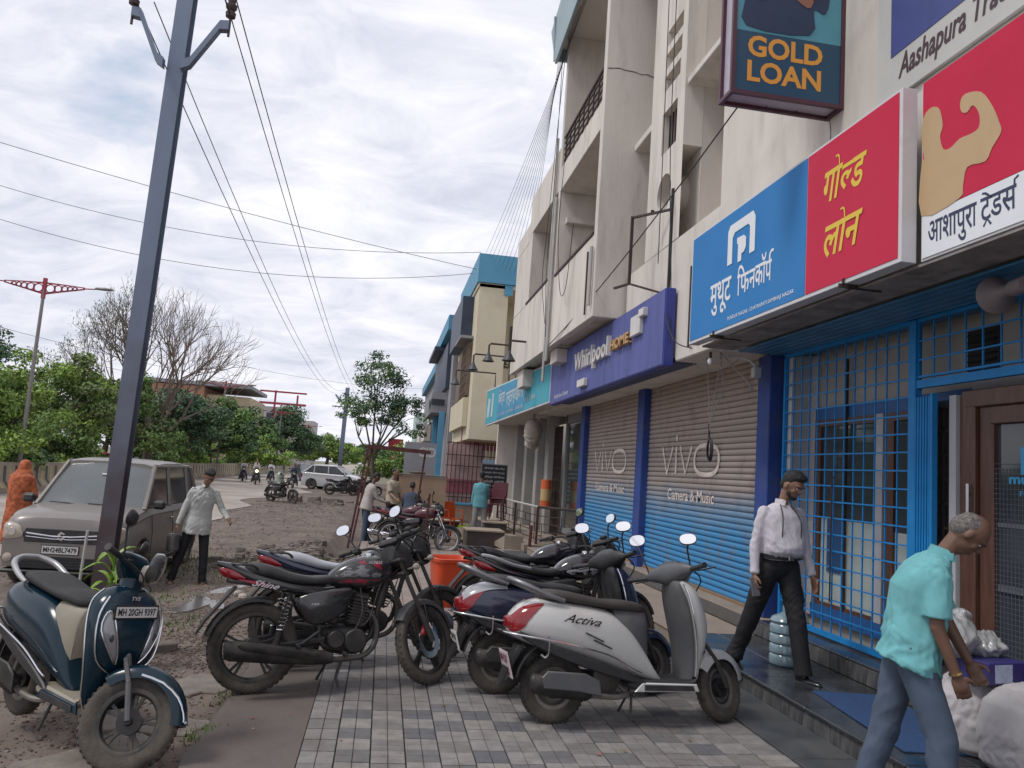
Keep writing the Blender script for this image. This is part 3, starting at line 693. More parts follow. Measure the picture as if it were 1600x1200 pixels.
# mat on platform, water bottle
M_matb=mat('blue_carpet',(.025,.065,.17),.95,var=.3,vs=60,bump=.8,bs=150)
m=MB(); m.box((0,0,.006),(.62,1.35,.012),ch=.004); o=m.build('door_mat',M_matb,loc=(3.80,5.25,.166)); o.rotation_euler=(0,0,-.12); tag(o,'flat blue door mat on the black stone step','mat')
# ================================================================ SIGNS
M_wf=mat('sign_white_frame',(.60,.60,.62),.5,var=.08,vs=3,dirt=(.4,.38,.36),ds=3,da=.3)
M_sblue=mat('sign_blue',(.035,.205,.50),.6,var=.07,vs=1.5,spec=.15,bump=.25,bs=2.5,dirt=(.07,.21,.44),ds=1.5,da=.3); M_sred=mat('sign_red',(.56,.03,.075),.6,var=.08,vs=1.5,spec=.15,bump=.25,bs=2.5,dirt=(.47,.05,.09),ds=1.5,da=.35)
M_yel=mat('sign_yellow',(.72,.50,.035),.5,var=0); M_swh=mat('sign_white_print',(.74,.77,.80),.5,var=.03)
def fp(mb,poly,X,d=.003): mb.prism(poly,0,d,frame((X,0,0),(0,-1,0),(0,0,1)))
sg=thing('shop_sign','blue and red finance shop sign with white arch logo and yellow lettering','sign',(0,0,0))
m=MB(); m.box((3.46,6.575,4.03),(.12,3.77,1.28),ch=.004); m.build('sign_case',M_wf,sg)
m=MB(); m.box((3.398,7.18,4.035),(.006,2.50,1.22)); m.build('blue_panel',M_sblue,sg); m=MB(); m.box((3.398,5.32,4.035),(.006,1.195,1.22)); m.build('red_panel',M_sred,sg)
# logo arch
m=MB(); Lx,Lz=-7.47,4.02; F_=frame((3.392,0,0),(0,-1,0),(0,0,1))
def LP(pts): return [(Lx+a,Lz+.06+b*.80) for a,b in pts]
m.prism(LP([(0,0),(.11,0),(.11,.34),(.16,.40),(.46,.40),(.50,.36),(.50,0),(.61,0),(.61,.44),(.56,.53),(.50,.53),(.05,.53),(0,.46)]),0,.003,F_)
m.prism(LP([(.245,-.03),(.325,-.03),(.325,.06),(.38,.07),(.42,.12),(.42,.24),(.37,.29),(.22,.30),(.22,.22),(.245,.22)]),0,.0035,F_)
m.build('logo',M_swh,sg,smooth=0)
def clipx(vs,fs,xm):
    V=[];Fo=[]
    for f in fs:
        P_=[vs[i] for i in f]; Q=[]
        for i in range(len(P_)):
            a,b=P_[i],P_[(i+1)%len(P_)]
            if a[0]<=xm: Q.append(a)
            if (a[0]<=xm)!=(b[0]<=xm): t=(xm-a[0])/(b[0]-a[0]); Q.append((xm,a[1]+(b[1]-a[1])*t,a[2]))
        if len(Q)>2: o=len(V); V+=Q; Fo.append(tuple(range(o,o+len(Q))))
    return V,Fo
def put_deva(mb,text,M,w,h,shear=0,bold=.012,step=.2,half=0):
    def mx(t):
        v,_=text_v(t,1,0,0,2); return max(p[0] for p in v) if v else 0
    bar=mx('I'); ch=[]
    for i,c in enumerate(text):
        pen=mx(text[:i]+'I')-bar if i else 0
        v,f=text_v(c,1,0 if half else shear,bold,3)
        if half: v,f=clipx(v,f,max(p[0] for p in v)*half); v=[(p[0]+p[1]*shear,p[1],p[2]) for p in v]
        ch.append(([(p[0]+pen,p[1],.0004*step*(i%3)*10) for p in v],f))
    xs_=[p[0] for v,f in ch for p in v]; ys_=[p[1] for v,f in ch for p in v]; x0,y0=min(xs_),min(ys_); sx=w/(max(xs_)-x0); sy=h/(max(ys_)-y0)
    for v,f in ch: mb.add([((p[0]-x0)*sx,(p[1]-y0)*sy,p[2]) for p in v],f,M)
m=MB()
put_deva(m,'मुथूट',FAC(3.392,7.88,3.60),w=.52,h=.36,bold=.014)
put_deva(m,'ि',FAC(3.392,7.22,3.70),w=.16,h=.31,bold=.014); put_deva(m,'फ',FAC(3.392,7.15,3.705),w=.20,h=.20,bold=.014); put_deva(m,'न',FAC(3.392,6.955,3.705),w=.13,h=.20,bold=.014); put_deva(m,'कॉ',FAC(3.392,6.835,3.705),w=.22,h=.30,bold=.014); put_deva(m,'प',FAC(3.392,6.63,3.705),w=.12,h=.20,bold=.014)
m.tube([(0,0,0),(.0,.05,0),(.03,.085,0),(.07,.08,0)],.014,6,FAC(3.392,6.55,3.90)@Matrix.Diagonal((1,1,.15,1)),smooth=3)
put_text(m,'PUNDLIK NAGAR : CHATRAPATI SAMBHAJI NAGAR',.1,FAC(3.392,7.42,3.475),w=1.32,h=.048,bold=.008)
m.build('lettering',M_swh,sg,smooth=0)
m=MB(); B=.017
# yellow, line 1: ga o l(half) da ; line 2: lo n
put_deva(m,'गो',FAC(3.392,5.66,4.13),w=.27,h=.36,shear=.28,bold=B,step=.4)
put_deva(m,'ल',FAC(3.392,5.42,4.16),w=.165,h=.205,shear=.28,bold=B,half=.64); put_deva(m,'ड',FAC(3.392,5.285,4.125),w=.20,h=.245,shear=.28,bold=B)
put_deva(m,'लोन',FAC(3.392,5.64,3.66),w=.52,h=.36,shear=.28,bold=B,step=.4)
m.build('yellow_lettering',M_yel,sg,smooth=0)
for y in (5.35,7.75):
    m=MB(); m.box((3.43,y,3.372),(.16,.02,.03)); m.box((3.56,y,3.36),(.3,.015,.015)); m.box((3.385,y,3.40),(.012,.02,.06)); m.build('bracket',M_iron,sg)
# second sign with flexed arm
s2=thing('trader_sign','red sign with a tan flexing arm figure above dark blue lettering','sign')
m=MB(); m.box((3.60,3.35,4.04),(.14,2.62,1.30),ch=.004); m.build('sign_case',M_wf,s2)
m=MB(); m.box((3.526,3.35,4.20),(.006,2.58,.97)); m.build('red_panel',M_sred,s2)
m=MB(); m.box((3.526,3.35,3.56),(.006,2.58,.30)); m.build('white_panel',M_swh,s2)
arm=[(-4.645,3.718),(-4.645,4.095),(-4.62,4.12),(-4.645,4.257),(-4.63,4.425),(-4.551,4.465),(-4.474,4.417),(-4.441,4.285),(-4.466,4.216),(-4.435,4.116),(-4.367,4.095),(-4.286,4.122),(-4.198,4.114),(-4.122,4.122),(-4.112,4.195),(-4.14,4.265),(-4.178,4.299),(-4.217,4.274),(-4.266,4.298),(-4.28,4.366),(-4.237,4.407),(-4.103,4.355),(-4.012,4.221),(-3.959,4.094),(-3.942,4.015),(-4.013,3.945),(-4.067,3.88),(-4.217,3.903),(-4.255,3.79),(-4.29,3.718)]
m=MB(); m.prism(spl(arm,3),0,.003,frame((3.522,0,0),(0,-1,0),(0,0,1))); m.build('arm_figure',mat('tan_print',(.50,.35,.19),.5,var=.04),s2,smooth=0)
M_navy=mat('navy_print',(.03,.035,.09),.5,var=0)
m=MB(); put_deva(m,'आशापुरा',FAC(3.522,4.58,3.43),w=.44,h=.22,bold=.012)
put_deva(m,'ट',FAC(3.522,4.11,3.50),w=.09,h=.15,bold=.012); m.tube([(-.03,-.02,0),(0,.02,0),(.03,-.02,0)],.008,6,FAC(3.522,4.055,3.485)@Matrix.Diagonal((1,1,.15,1)))
m.tube([(0,0,0),(-.03,.025,0),(-.055,.03,0)],.008,6,FAC(3.522,4.04,3.65)@Matrix.Diagonal((1,1,.15,1))); put_deva(m,'डस',FAC(3.522,4.03,3.50),w=.20,h=.15,bold=.012); m.tube([(0,0,0),(0,.03,0),(.03,.045,0)],.008,6,FAC(3.522,3.845,3.65)@Matrix.Diagonal((1,1,.15,1)))
m.build('lettering',M_navy,s2,smooth=0)
# upper banner
s3=thing('upper_banner','blue and white trader banner fixed on the wall above the red sign','banner')
m=MB(); m.box((3.675,3.21,5.60),(.03,4.3,1.5),ch=.004); m.build('board',mat('banner_white',(.50,.50,.48),.7,var=.08,vs=2),s3)
m=MB(); m.box((3.658,3.15,5.76),(.006,4.08,1.12)); m.build('blue_field',mat('banner_blue',(.055,.075,.24),.5,var=.1),s3)
m=MB(); put_text(m,'Aashapura Traders',.36,FAC(3.657,5.10,4.92),w=1.28,h=.25,shear=.25,bold=.022); m.build('lettering',mat('banner_ink',(.07,.04,.055),.6,var=0),s3,smooth=0)
# gold loan light box
s4=thing('light_box_sign','projecting box sign reading GOLD LOAN in orange above the finance shop','sign',(0,0,0))
M_mar=mat('maroon_frame',(.085,.028,.045),.5,var=.1)
x0,x1,zb,zt=2.66,3.68,5.135,7.3; yf,yb=5.9,6.12; GK=5.9/7.3
m=MB(); m.box(((x0+x1)/2,(yf+yb)/2,(zb+zt)/2),(x1-x0-.03,yb-yf-.03,zt-zb-.03)); m.build('box_body',mat('acrylic_white',(.45,.42,.50),.5,var=.12,vs=2,dirt=(.28,.2,.25),ds=3,da=.3),s4)
m=MB()
for x in (x0,x1):
    for y in (yf,yb): m.box((x,y,(zb+zt)/2),(.035,.035,zt-zb+.034))
for z in (zb,6.2,zt):
    for y in (yf,yb): 
        if z==6.2 and y==yf: continue
        m.box(((x0+x1)/2,y,z),(x1-x0-.036,.034,.034))
    for x in (x0,x1): m.box((x,(yf+yb)/2,z),(.034,yb-yf-.036,.034))
m.build('frame',M_mar,s4)
def GX(x): return x*GK
def GZ(z): return 1.75+(z-1.75)*GK
GF=lambda x,z,y=yf: frame((x,y,z),(1,0,0),(0,0,1))
m=MB(); m.box((3.17,yf-.002,5.425),(.98,.01,.55)); m.build('navy_panel',mat('panel_navy',(.02,.07,.13),.4,var=.05),s4)
m=MB(); m.box((3.17,yf-.002,6.49),(.98,.01,1.575)); m.build('picture_panel',mat('panel_teal',(.09,.30,.38),.4,var=.1,vs=1.5),s4)
def GP(mb,pts,d): mb.prism([(GX(x),GZ(z)) for x,z in spl(pts,3)],0,.004,GF(0,0,yf-d))
m=MB(); GP(m,[(3.42,6.70),(4.16,6.70),(4.2,7.0),(4.34,6.98),(4.38,7.3),(4.2,7.9),(3.9,8.1),(3.5,8.0),(3.26,7.5),(3.28,7.1),(3.40,7.02)],.008); m.build('shirt_print',mat('shirt_navy_print',(.02,.04,.09),.5),s4,smooth=0)
m=MB(); GP(m,[(3.42,7.1),(3.60,7.02),(3.78,7.2),(3.72,7.36),(3.5,7.4)],.013); m.build('hand_print',mat('hand_print',(.30,.13,.09),.5),s4,smooth=0)
m=MB(); GP(m,[(4.16,7.02),(4.0,7.08),(3.88,7.25),(3.95,7.38),(4.2,7.3)],.013); m.build('hand_print',bpy.data.materials['hand_print'],s4,smooth=0)
m=MB(); put_text(m,'GOLD',.3,GF(GX(3.45),GZ(6.33)+.025,yf-.009),w=.70,h=.195,bold=.03); put_text(m,'LOAN',.3,GF(GX(3.45),GZ(6.05)+.02,yf-.009),w=.69,h=.195,bold=.03); m.build('lettering',mat('orange_print',(.74,.33,.05),.5,var=0),s4,smooth=0)
m=MB(); m.tube([(3.0,5.95,5.07),(3.1,5.95,5.03),(3.3,5.95,5.07)],.004,5,smooth=4); m.tube([(3.6,5.95,5.07),(3.62,5.95,4.9),(3.62,6.0,4.72)],.004,5,smooth=4); m.build('hanging_wire',M_wire,s4)
m=MB(); m.box((3.72,6.0,5.5),(.10,.04,.04)); m.box((3.72,6.0,6.6),(.1,.04,.04)); m.build('wall_arm',M_mar,s4)
# appliance sign
M_wh=mat('appliance_blue_face',(.105,.125,.33),.6,spec=.2,var=.10,vs=1.2,dirt=(.09,.10,.21),ds=2,da=.45,stretch=(1,1.5,.3)); M_whs=mat('appliance_blue_side',(.035,.05,.27),.45,var=.1)
s5=thing('appliance_sign','long violet blue shop sign with raised white and orange lettering','sign')
m=MB(); m.box((3.60,13.2,3.845),(.14,7.1,1.06),ch=.006); m.build('sign_case',M_whs,s5)
m=MB(); m.box((3.525,13.2,3.845),(.008,7.06,1.02)); m.build('face_panel',M_wh,s5)
m=MB(); m.box((3.85,13.2,3.40),(.30,7.1,.06)); m.build('under_board',M_ceil,s5)
M_raise=mat('raised_letter_white',(.62,.60,.58),.5,var=.1,vs=6); M_ro=mat('raised_letter_orange',(.50,.30,.13),.5,var=.1)
m=MB(); put_text(m,'Whirlpool',.5,FAC(3.52,14.35,3.68),w=2.25,h=.44,bold=.012,depth=.07); m.build('raised_lettering',M_raise,s5)
m=MB(); put_text(m,'HOME',.3,FAC(3.52,11.95,3.83),w=.95,h=.17,bold=.02,depth=.07)
m.build('raised_orange_lettering',M_ro,s5)
m=MB(); m.box((3.49,10.72,4.04),(.07,.42,.30),ch=.01); m.box((3.49,10.45,4.18),(.09,.2,.12),ch=.01); m.box((3.48,13.75,3.50),(.08,.5,.14),ch=.01); m.build('raised_emblem',M_raise,s5)
m=MB(); put_text(m,'Authorised Dealer',.1,FAC(3.52,16.3,3.42),w=1.3,h=.09); m.build('small_print',M_raise,s5,smooth=0)
# teal sign, slightly out of line with the first
s6=thing('teal_shop_sign','long weathered teal shop sign with pale lettering left of the violet sign','sign')
M_teal=mat('teal_face',(.06,.36,.46),.6,spec=.2,var=.14,vs=1.0,dirt=(.14,.36,.42),ds=1.2,da=.5,stretch=(1,1,.4)); M_teald=mat('teal_blue_panel',(.04,.27,.46),.5,var=.08); 
a,b=(3.52,16.78),(3.40,27.0); dl=math.hypot(b[0]-a[0],b[1]-a[1]); TF=lambda s,z,o=0: frame((a[0]+(b[0]-a[0])*s/dl-o,a[1]+(b[1]-a[1])*s/dl,z),(-(b[0]-a[0]),-(b[1]-a[1]),0),(0,0,1))
m=MB(); m.prism([(-dl,3.34),(0,3.38),(0,4.30),(-dl,4.62)],-.09,0,TF(0,0),ins=.004); m.build('sign_case',M_wf,s6)
m=MB(); m.prism([(-dl+.06,3.39),(-.04,3.42),(-.04,4.26),(-dl+.06,4.57)],0,.006,TF(0,0)); m.build('teal_panel',M_teal,s6)
m=MB(); m.prism([(-7.6,3.44),(-3.0,3.46),(-3.0,4.31),(-7.6,4.46)],.006,.011,TF(0,0)); m.build('blue_panel',M_teald,s6)
m=MB(); put_text(m,'केंद्रा',.8,TF(7.4,3.78,.014),w=1.2,h=.56,bold=.02); put_text(m,'एन्टरप्राइजेस',.8,TF(5.9,3.66,.014),w=2.7,h=.62,bold=.02); put_text(m,'C P M',.2,TF(2.8,4.0,.014),w=.9,h=.16); put_text(m,'A to Z Seeds',.2,TF(2.9,3.62,.014),w=1.4,h=.14)
for i in range(3): put_text(m,'खते बियाणे औषधे',.2,TF(7.3-1.5*i,3.5,.014),w=1.2,h=.11)
m.prism([(-9.9,3.62),(-9.4,3.62),(-9.2,4.2),(-9.7,4.3)],.006,.012,TF(0,0)); m.prism([(-8.95,3.6),(-8.6,3.6),(-8.5,4.35),(-8.8,4.4)],.006,.012,TF(0,0))
m.build('lettering',mat('pale_print',(.50,.57,.58),.6,var=.15,vs=5),s6,smooth=0)
# iron bracket frame (empty sign frame) on wall
fr=thing('empty_sign_frame','empty dark iron sign frame bracketed to the cream wall','bracket')
m=MB(); r=.022; pts=[(3.35,10.78,4.62),(3.35,10.78,5.62),(3.68,10.1,5.62)]
m.box((3.30,10.60,5.13),(.04,.04,1.02)); m.box((3.69,10.0,5.05),(.045,.045,1.7)); m.box((3.50,10.3,5.64),(.04,.04,.04))
m.tube([(3.30,10.60,5.62),(3.69,10.0,5.60)],r,4); m.tube([(3.18,10.95,4.62),(3.30,10.60,4.62),(3.69,10.0,4.36)],r,4); m.build('iron_bar',M_iron,fr,smooth=0)
# wall lamp arms above the teal sign
M_lamp=mat('lamp_shade_black',(.035,.035,.045),.5)
for k,(y,x,z,lb) in enumerate([(26.6,2.2,5.2,'leftmost gooseneck lamp arm over the far end of the teal sign'),(23.5,2.45,5.35,'second gooseneck lamp arm above the teal sign'),(21.0,2.6,5.3,'third gooseneck lamp arm above the teal sign'),(18.2,2.75,4.95,'fourth gooseneck lamp arm, nearest the violet sign')]):
    t=thing('sign_lamp',lb,'lamp',group='gooseneck lamps over the teal sign')
    m=MB(); m.tube([(3.6,y,4.5),(3.6,y,z),(x+.05,y,z),(x,y,z-.05),(x,y,z-.3)],.028,6); m.build('arm',M_iron,t)
    m=MB(); m.lathe([(.03,.12),(.05,.06),(.08,0),(.17,-.14),(.16,-.15),(.02,-.10)],14,Matrix.Translation((x,y,z-.36))); m.build('lamp_shade',M_lamp,t)
# horn loudspeaker
t=thing('horn_loudspeaker','grey horn loudspeaker hanging under the soffit at the right edge','loudspeaker')
m=MB(); m.lathe([(.03,.0),(.035,.05),(.06,.12),(.105,.19),(.118,.20),(.108,.185),(.055,.10),(.0,.05)],24,frame((4.16,4.33,3.20),(0,0,1),(.25,.1,0))@Matrix.Rotation(PI,4,'X')@Matrix.Rotation(-.0,4,'Z'))
M_gsp=mat('speaker_grey',(.20,.17,.18),.6,var=.1)
m=MB(); HX=frame((4.02,4.40,3.21),(.45,.9,0),(0,0,1)) # z axis = right x up => points
HM=Matrix.Translation((4.02,4.42,3.20))@Matrix.Rotation(R(-105),4,'Z')@Matrix.Rotation(R(-88),4,'Y')
m.lathe([(.02,-.02),(.03,-.02),(.035,.02),(.05,.10),(.085,.17),(.125,.205),(.132,.20),(.09,.155),(.05,.09),(.02,.05)],24,HM); m.build('horn',M_gsp,t)
m=MB(); m.lathe([(.001,.12),(.035,.12),(.03,.02),(.001,.02)],16,HM); m.build('horn_throat',M_gsp,t)
m=MB(); m.lathe([(.001,-.18),(.05,-.18),(.055,-.16),(.055,-.03),(.03,-.02),(.001,-.02)],18,HM); m.box((4.1,4.3,3.30),(.02,.02,.14)); m.build('driver_unit',M_gsp,t)
# cables hanging at the shutter
t=thing('hanging_cable_bundle','tangle of pale cables hanging in a coil before the right shutter','cable')
M_pcab=mat('pale_cable',(.26,.24,.23),.7,var=0)
m=MB()
P0=(3.95,8.75,3.36)
m.tube([P0,(4.0,9.0,3.0),(4.02,9.15,2.7),(4.02,9.2,2.45),(4.02,9.2,2.35)],.006,5,smooth=5); m.tube([(3.9,9.1,3.40),(3.98,9.18,2.95),(4.02,9.22,2.6),(4.02,9.2,2.35)],.006,5,smooth=5)
m.tube([(3.9,8.7,3.38),(4.0,8.8,2.95),(4.02,9.05,2.75),(4.02,9.15,2.6)],.006,5,smooth=5); m.tube([(3.9,9.7,3.42),(3.95,9.3,3.25),(4.0,8.9,3.2),(4.1,8.6,3.3)],.007,5,smooth=5)
m.build('pale_strand',M_pcab,t)
m=MB(); m.tube([(3.9,8.7,3.38),(4.1,8.35,3.0),(4.12,8.28,2.9)],.012,6); m.build('lamp_rod',M_pcab,t)
m=MB()
for k in range(4):
    pts=[(4.02+.008*k,9.2+(.055+.006*k)*math.sin(a),2.22+(.12+.01*k)*math.cos(a)) for a in [2*PI*i/14 for i in range(14)]]; m.tube(pts,.007,5,close=True)
m.tube([(4.02,9.22,2.55),(4.02,9.2,2.4),(4.03,9.24,2.32)],.012,6,smooth=3); m.build('coiled_cable',M_wire,t)
t=thing('light_bulb','white bulb under the corner of the finance sign','bulb'); m=MB(); m.ell((0,0,0),(.035,.035,.045),12,8,Matrix.Translation((3.8,8.75,3.27))); m.build('glass',M_swh,t); m=MB(); m.tube([(3.8,8.75,3.31),(3.8,8.75,3.38)],.018,8); m.build('holder',M_iron,t)
t=thing('cctv_camera','small grey surveillance box camera at the head of the blue pillar','camera'); m=MB(); m.box((4.2,8.35,3.12),(.10,.09,.13),ch=.012); m.build('housing',M_white,t); m=MB(); m.tube([(4.2,8.35,3.18),(4.15,8.5,3.3),(4.0,8.7,3.34)],.018,6,smooth=3); m.build('arm',M_white,t)
t=thing('wall_camera','dark dome camera hung under the soffit near the loudspeaker','camera'); m=MB(); m.ell((4.25,4.35,3.08),(.035,.035,.04)); m.ell((4.22,4.42,3.06),(.03,.03,.035)); m.build('lens',M_white,t); m=MB(); m.box((4.25,4.4,3.22),(.12,.14,.22),ch=.02); m.build('housing',M_iron,t)
# ================================================================ TWO WHEELERS
M_tyre=mat('tyre_rubber',(.022,.021,.021),.85,var=.3,vs=15,bump=.6,bs=120,dirt=(.13,.11,.09),ds=4,da=.75)
M_blkp=mat('black_plastic',(.022,.022,.024),.5,var=.2,vs=8,dirt=(.09,.08,.07),ds=4,da=.4)
M_gblk=mat('gloss_black_paint',(.010,.010,.014),.14,var=.0,coat=.8,dirt=None)
M_rim=mat('black_alloy',(.030,.030,.030),.45,metal=.3,var=.2,vs=10,dirt=(.13,.11,.09),ds=5,da=.5)
M_steelr=mat('dusty_steel_rim',(.20,.185,.165),.5,metal=.4,var=.2,vs=9,dirt=(.12,.10,.08),ds=6,da=.5)
M_chr=mat('chrome',(.62,.62,.64),.16,metal=1,var=.1,vs=10,dirt=(.2,.18,.16),ds=8,da=.1)
M_alu=mat('engine_metal',(.085,.08,.076),.5,metal=.6,var=.3,vs=12,dirt=(.08,.065,.05),ds=8,da=.5)
M_eblk=mat('engine_black',(.025,.024,.024),.45,metal=.3,var=.3,vs=12,dirt=(.085,.07,.06),ds=6,da=.5)
M_seat=mat('black_vinyl_seat',(.028,.028,.030),.55,var=.2,vs=12,bump=.25,bs=180,dirt=(.09,.085,.08),ds=3,da=.3)
M_red=mat('red_lens',(.22,.008,.012),.12,var=.1,coat=.6); M_redp=mat('red_paint',(.30,.012,.02),.22,var=.05,coat=.5)
M_amb=mat('clear_lens',(.42,.36,.30),.12,var=.1,coat=.5); M_mir=mat('mirror_glass',(.86,.87,.90),.04,metal=1,var=0)
M_wpla=mat('number_plate_white',(.55,.54,.52),.5,var=.05); M_blkprint=mat('black_print',(.01,.01,.012),.5,var=0); M_sprint=mat('silver_print',(.55,.55,.57),.35,metal=.5,var=0)
def RY(c): return Matrix.Translation(c)@Matrix.Rotation(PI/2,4,'X')   # lathe axis -> Y
def wheel(par,c,r,w,rimr,style,A=None,lod=0,nsp=5,rm=None):
    A=A or Matrix.Identity(4)
    M=A@RY(c); e=empty('wheel',parent=par); n=40 if not lod else 18
    rimm=rm or M_rim
    t=MB(); k=r-rimr
    prof=[(rimr,-w*.36),(rimr+k*.35,-w*.48),(rimr+k*.72,-w*.5),(rimr+k*.93,-w*.36),(r,-w*.14),(r+.001,0),(r,w*.14),(rimr+k*.93,w*.36),(rimr+k*.72,w*.5),(rimr+k*.35,w*.48),(rimr,w*.36),(rimr-.004,0)]
    t.lathe(prof,n,M,close=True)
    if not lod:
        nb=44
        for i in range(nb):
            a=2*PI*i/nb
            for s_,da in ((-1,0),(1,PI/nb)):
                T=M@Matrix.Rotation(a+da,4,'Z')@Matrix.Translation((r-.001,0,s_*w*.20))@Matrix.Rotation(s_*.5,4,'X'); t.box((0,0,0),(.008,r*.075,w*.26),T)
    t.build('tyre',M_tyre,e,smooth=50)
    m=MB(); pr=[(rimr-.001,-w*.38),(rimr+.004,-w*.36),(rimr-.012,-w*.30),(rimr-.022,-w*.1),(rimr-.022,w*.1),(rimr-.012,w*.30),(rimr+.004,w*.36),(rimr-.001,w*.38),(rimr-.020,w*.32),(rimr-.030,w*.12),(rimr-.030,-w*.12),(rimr-.020,-w*.32)]
    m.lathe(pr,n,M,close=True)
    if style=='alloy':
        for i in range(nsp):
            T=M@Matrix.Rotation(2*PI*i/nsp+.3,4,'Z')
            for sgn in (-1,1):
                m.rings([[ (rad,off+sgn*sp-wd,-th),(rad,off+sgn*sp+wd,-th),(rad,off+sgn*sp+wd,th),(rad,off+sgn*sp-wd,th)] for rad,off,sp,wd,th in ((.035,0,.010,.012,.016),(rimr*.5,0,.008,.008,.012),(rimr-.02,0,.022,.010,.010))],M=T)
    elif style=='disc':
        m.lathe([(.03,-.012),(rimr*.55,-.02),(rimr*.72,-.012),(rimr*.80,.0),(rimr-.02,.004),(rimr-.02,.012),(rimr*.80,.008),(rimr*.70,-.002),(rimr*.5,-.01),(.03,.0)],n,M,close=True)
    elif style=='spoke':
        for i in range(28 if not lod else 12):
            a=2*PI*i/(28 if not lod else 12); s_=1 if i%2 else -1
            m.tube([(.04*math.cos(a),.04*math.sin(a),s_*.025),((rimr-.02)*math.cos(a+s_*.25),(rimr-.02)*math.sin(a+s_*.25),0)],.0022,4,M)
    m.build('rim',rimm,e,smooth=40)
    if not lod and style=='disc':
        sl=MB()
        for i in range(12):
            a=2*PI*i/12; 
            for sd in(-1,1): sl.box((0,0,0),(.014,.055,.004),M@Matrix.Rotation(a,4,'Z')@Matrix.Translation((rimr*.76,0,sd*.021 if sd<0 else .017)),ch=.001)
        sl.build('rim_slots',M_blkp,e,kind='stuff')
    h=MB(); h.lathe([(.001,-w*.75),(.018,-w*.75),(.022,-w*.4),(.062,-w*.36),(.066,w*.36),(.022,w*.4),(.018,w*.75),(.001,w*.75)],18 if not lod else 10,M); h.build('hub',M_eblk,e)
    return e
def mirror(par,base,tip,face,size=(.062,.042),A=None,stem=None,lod=0):
    A=A or Matrix.Identity(4)
    m=MB(); b=Vector(base); t=Vector(tip)
    m.tube([b,b+(t-b)*.5+Vector((-.015,0,.02)),t-Vector((0,0,size[1]*.8))],.0065,6,A,smooth=3)
    f=Vector(face).normalized(); u=Vector((0,0,1)).cross(f).normalized(); v=f.cross(u)
    T=A@Matrix(((u.x,v.x,f.x,t.x),(u.y,v.y,f.y,t.y),(u.z,v.z,f.z,t.z),(0,0,0,1)))
    o=[(size[0]*math.copysign(abs(math.cos(a))**.85,math.cos(a)),size[1]*math.copysign(abs(math.sin(a))**.85,math.sin(a))) for a in [2*PI*i/20 for i in range(20)]]
    rs=[[(x*k,y*k,z) for x,y in o] for k,z in ((.3,-.032),(.75,-.026),(1,-.010),(1.06,.0),(1.05,.004),(.98,.005))]
    m.rings(rs,M=T); mo=m.build('mirror',M_blkp,par)
    g=MB(); g.prism([(x*.95,y*.95) for x,y in o],.0052,.0062,T); g.build('mirror_glass',M_mir,mo,smooth=0)
    return mo
def grips(m,A,z,x,half,back=.10,rise=.05):
    pts=[(x+.02,-.05,z-.02),(x+.01,-.14,z+rise),(x-back*.5,-half*.62,z+rise),(x-back,-half,z+rise-.01)]
    for s_ in(-1,1):
        P=[(a,b*s_,c) for a,b,c in pts]; m.tube(P,.011,8,A,smooth=4)
def lever(m,A,x,y,z,s_): m.tube([(x+.03,y,z),(x+.065,y+s_*.03,z-.005),(x+.035,y+s_*.16,z-.01),(x+.04,y+s_*.175,z-.01)],.0055,6,A,smooth=3)
def spring(m,p0,p1,r,turns,wr,A=None,n=10):
    p0,p1=Vector(p0),Vector(p1); d=(p1-p0); t=d.normalized(); u=t.orthogonal().normalized(); w=t.cross(u); k=int(turns*n)
    m.tube([p0+d*(i/k)+(u*math.cos(2*PI*i/n)+w*math.sin(2*PI*i/n))*r for i in range(k+1)],wr,5,A)
def band(m,c,r,a0,a1,hw,drop,n,A=None,th=.006,hwf=None):  # fender arc in XZ about c, angles deg
    rs=[]
    for i in range(n+1):
        a=R(a0+(a1-a0)*i/n); ca,sa=math.cos(a),math.sin(a); f=hwf(i/n) if hwf else 1; h=hw*f; ring=[]
        for (y,dr) in ((-h,drop),(-h*.97,drop*.35),(-h*.6,.004),(0,-.004),(h*.6,.004),(h*.97,drop*.35),(h,drop)): ring.append((c[0]+(r-dr)*ca,y+c[1],c[2]+(r-dr)*sa))
        for (y,dr) in ((h-.004,drop),(h*.9,drop*.4+.006),(0,.006),(-h*.9,drop*.4+.006),(-h+.004,drop)): ring.append((c[0]+(r-dr)*ca,y+c[1],c[2]+(r-dr)*sa))
        rs.append(ring)
    m.rings(rs,M=A)
def steer(head,rake,ang):
    ax=Vector((-math.sin(rake),0,math.cos(rake)))
    return Matrix.Translation(head)@Matrix.Rotation(ang,4,ax)@Matrix.Translation(-Vector(head))
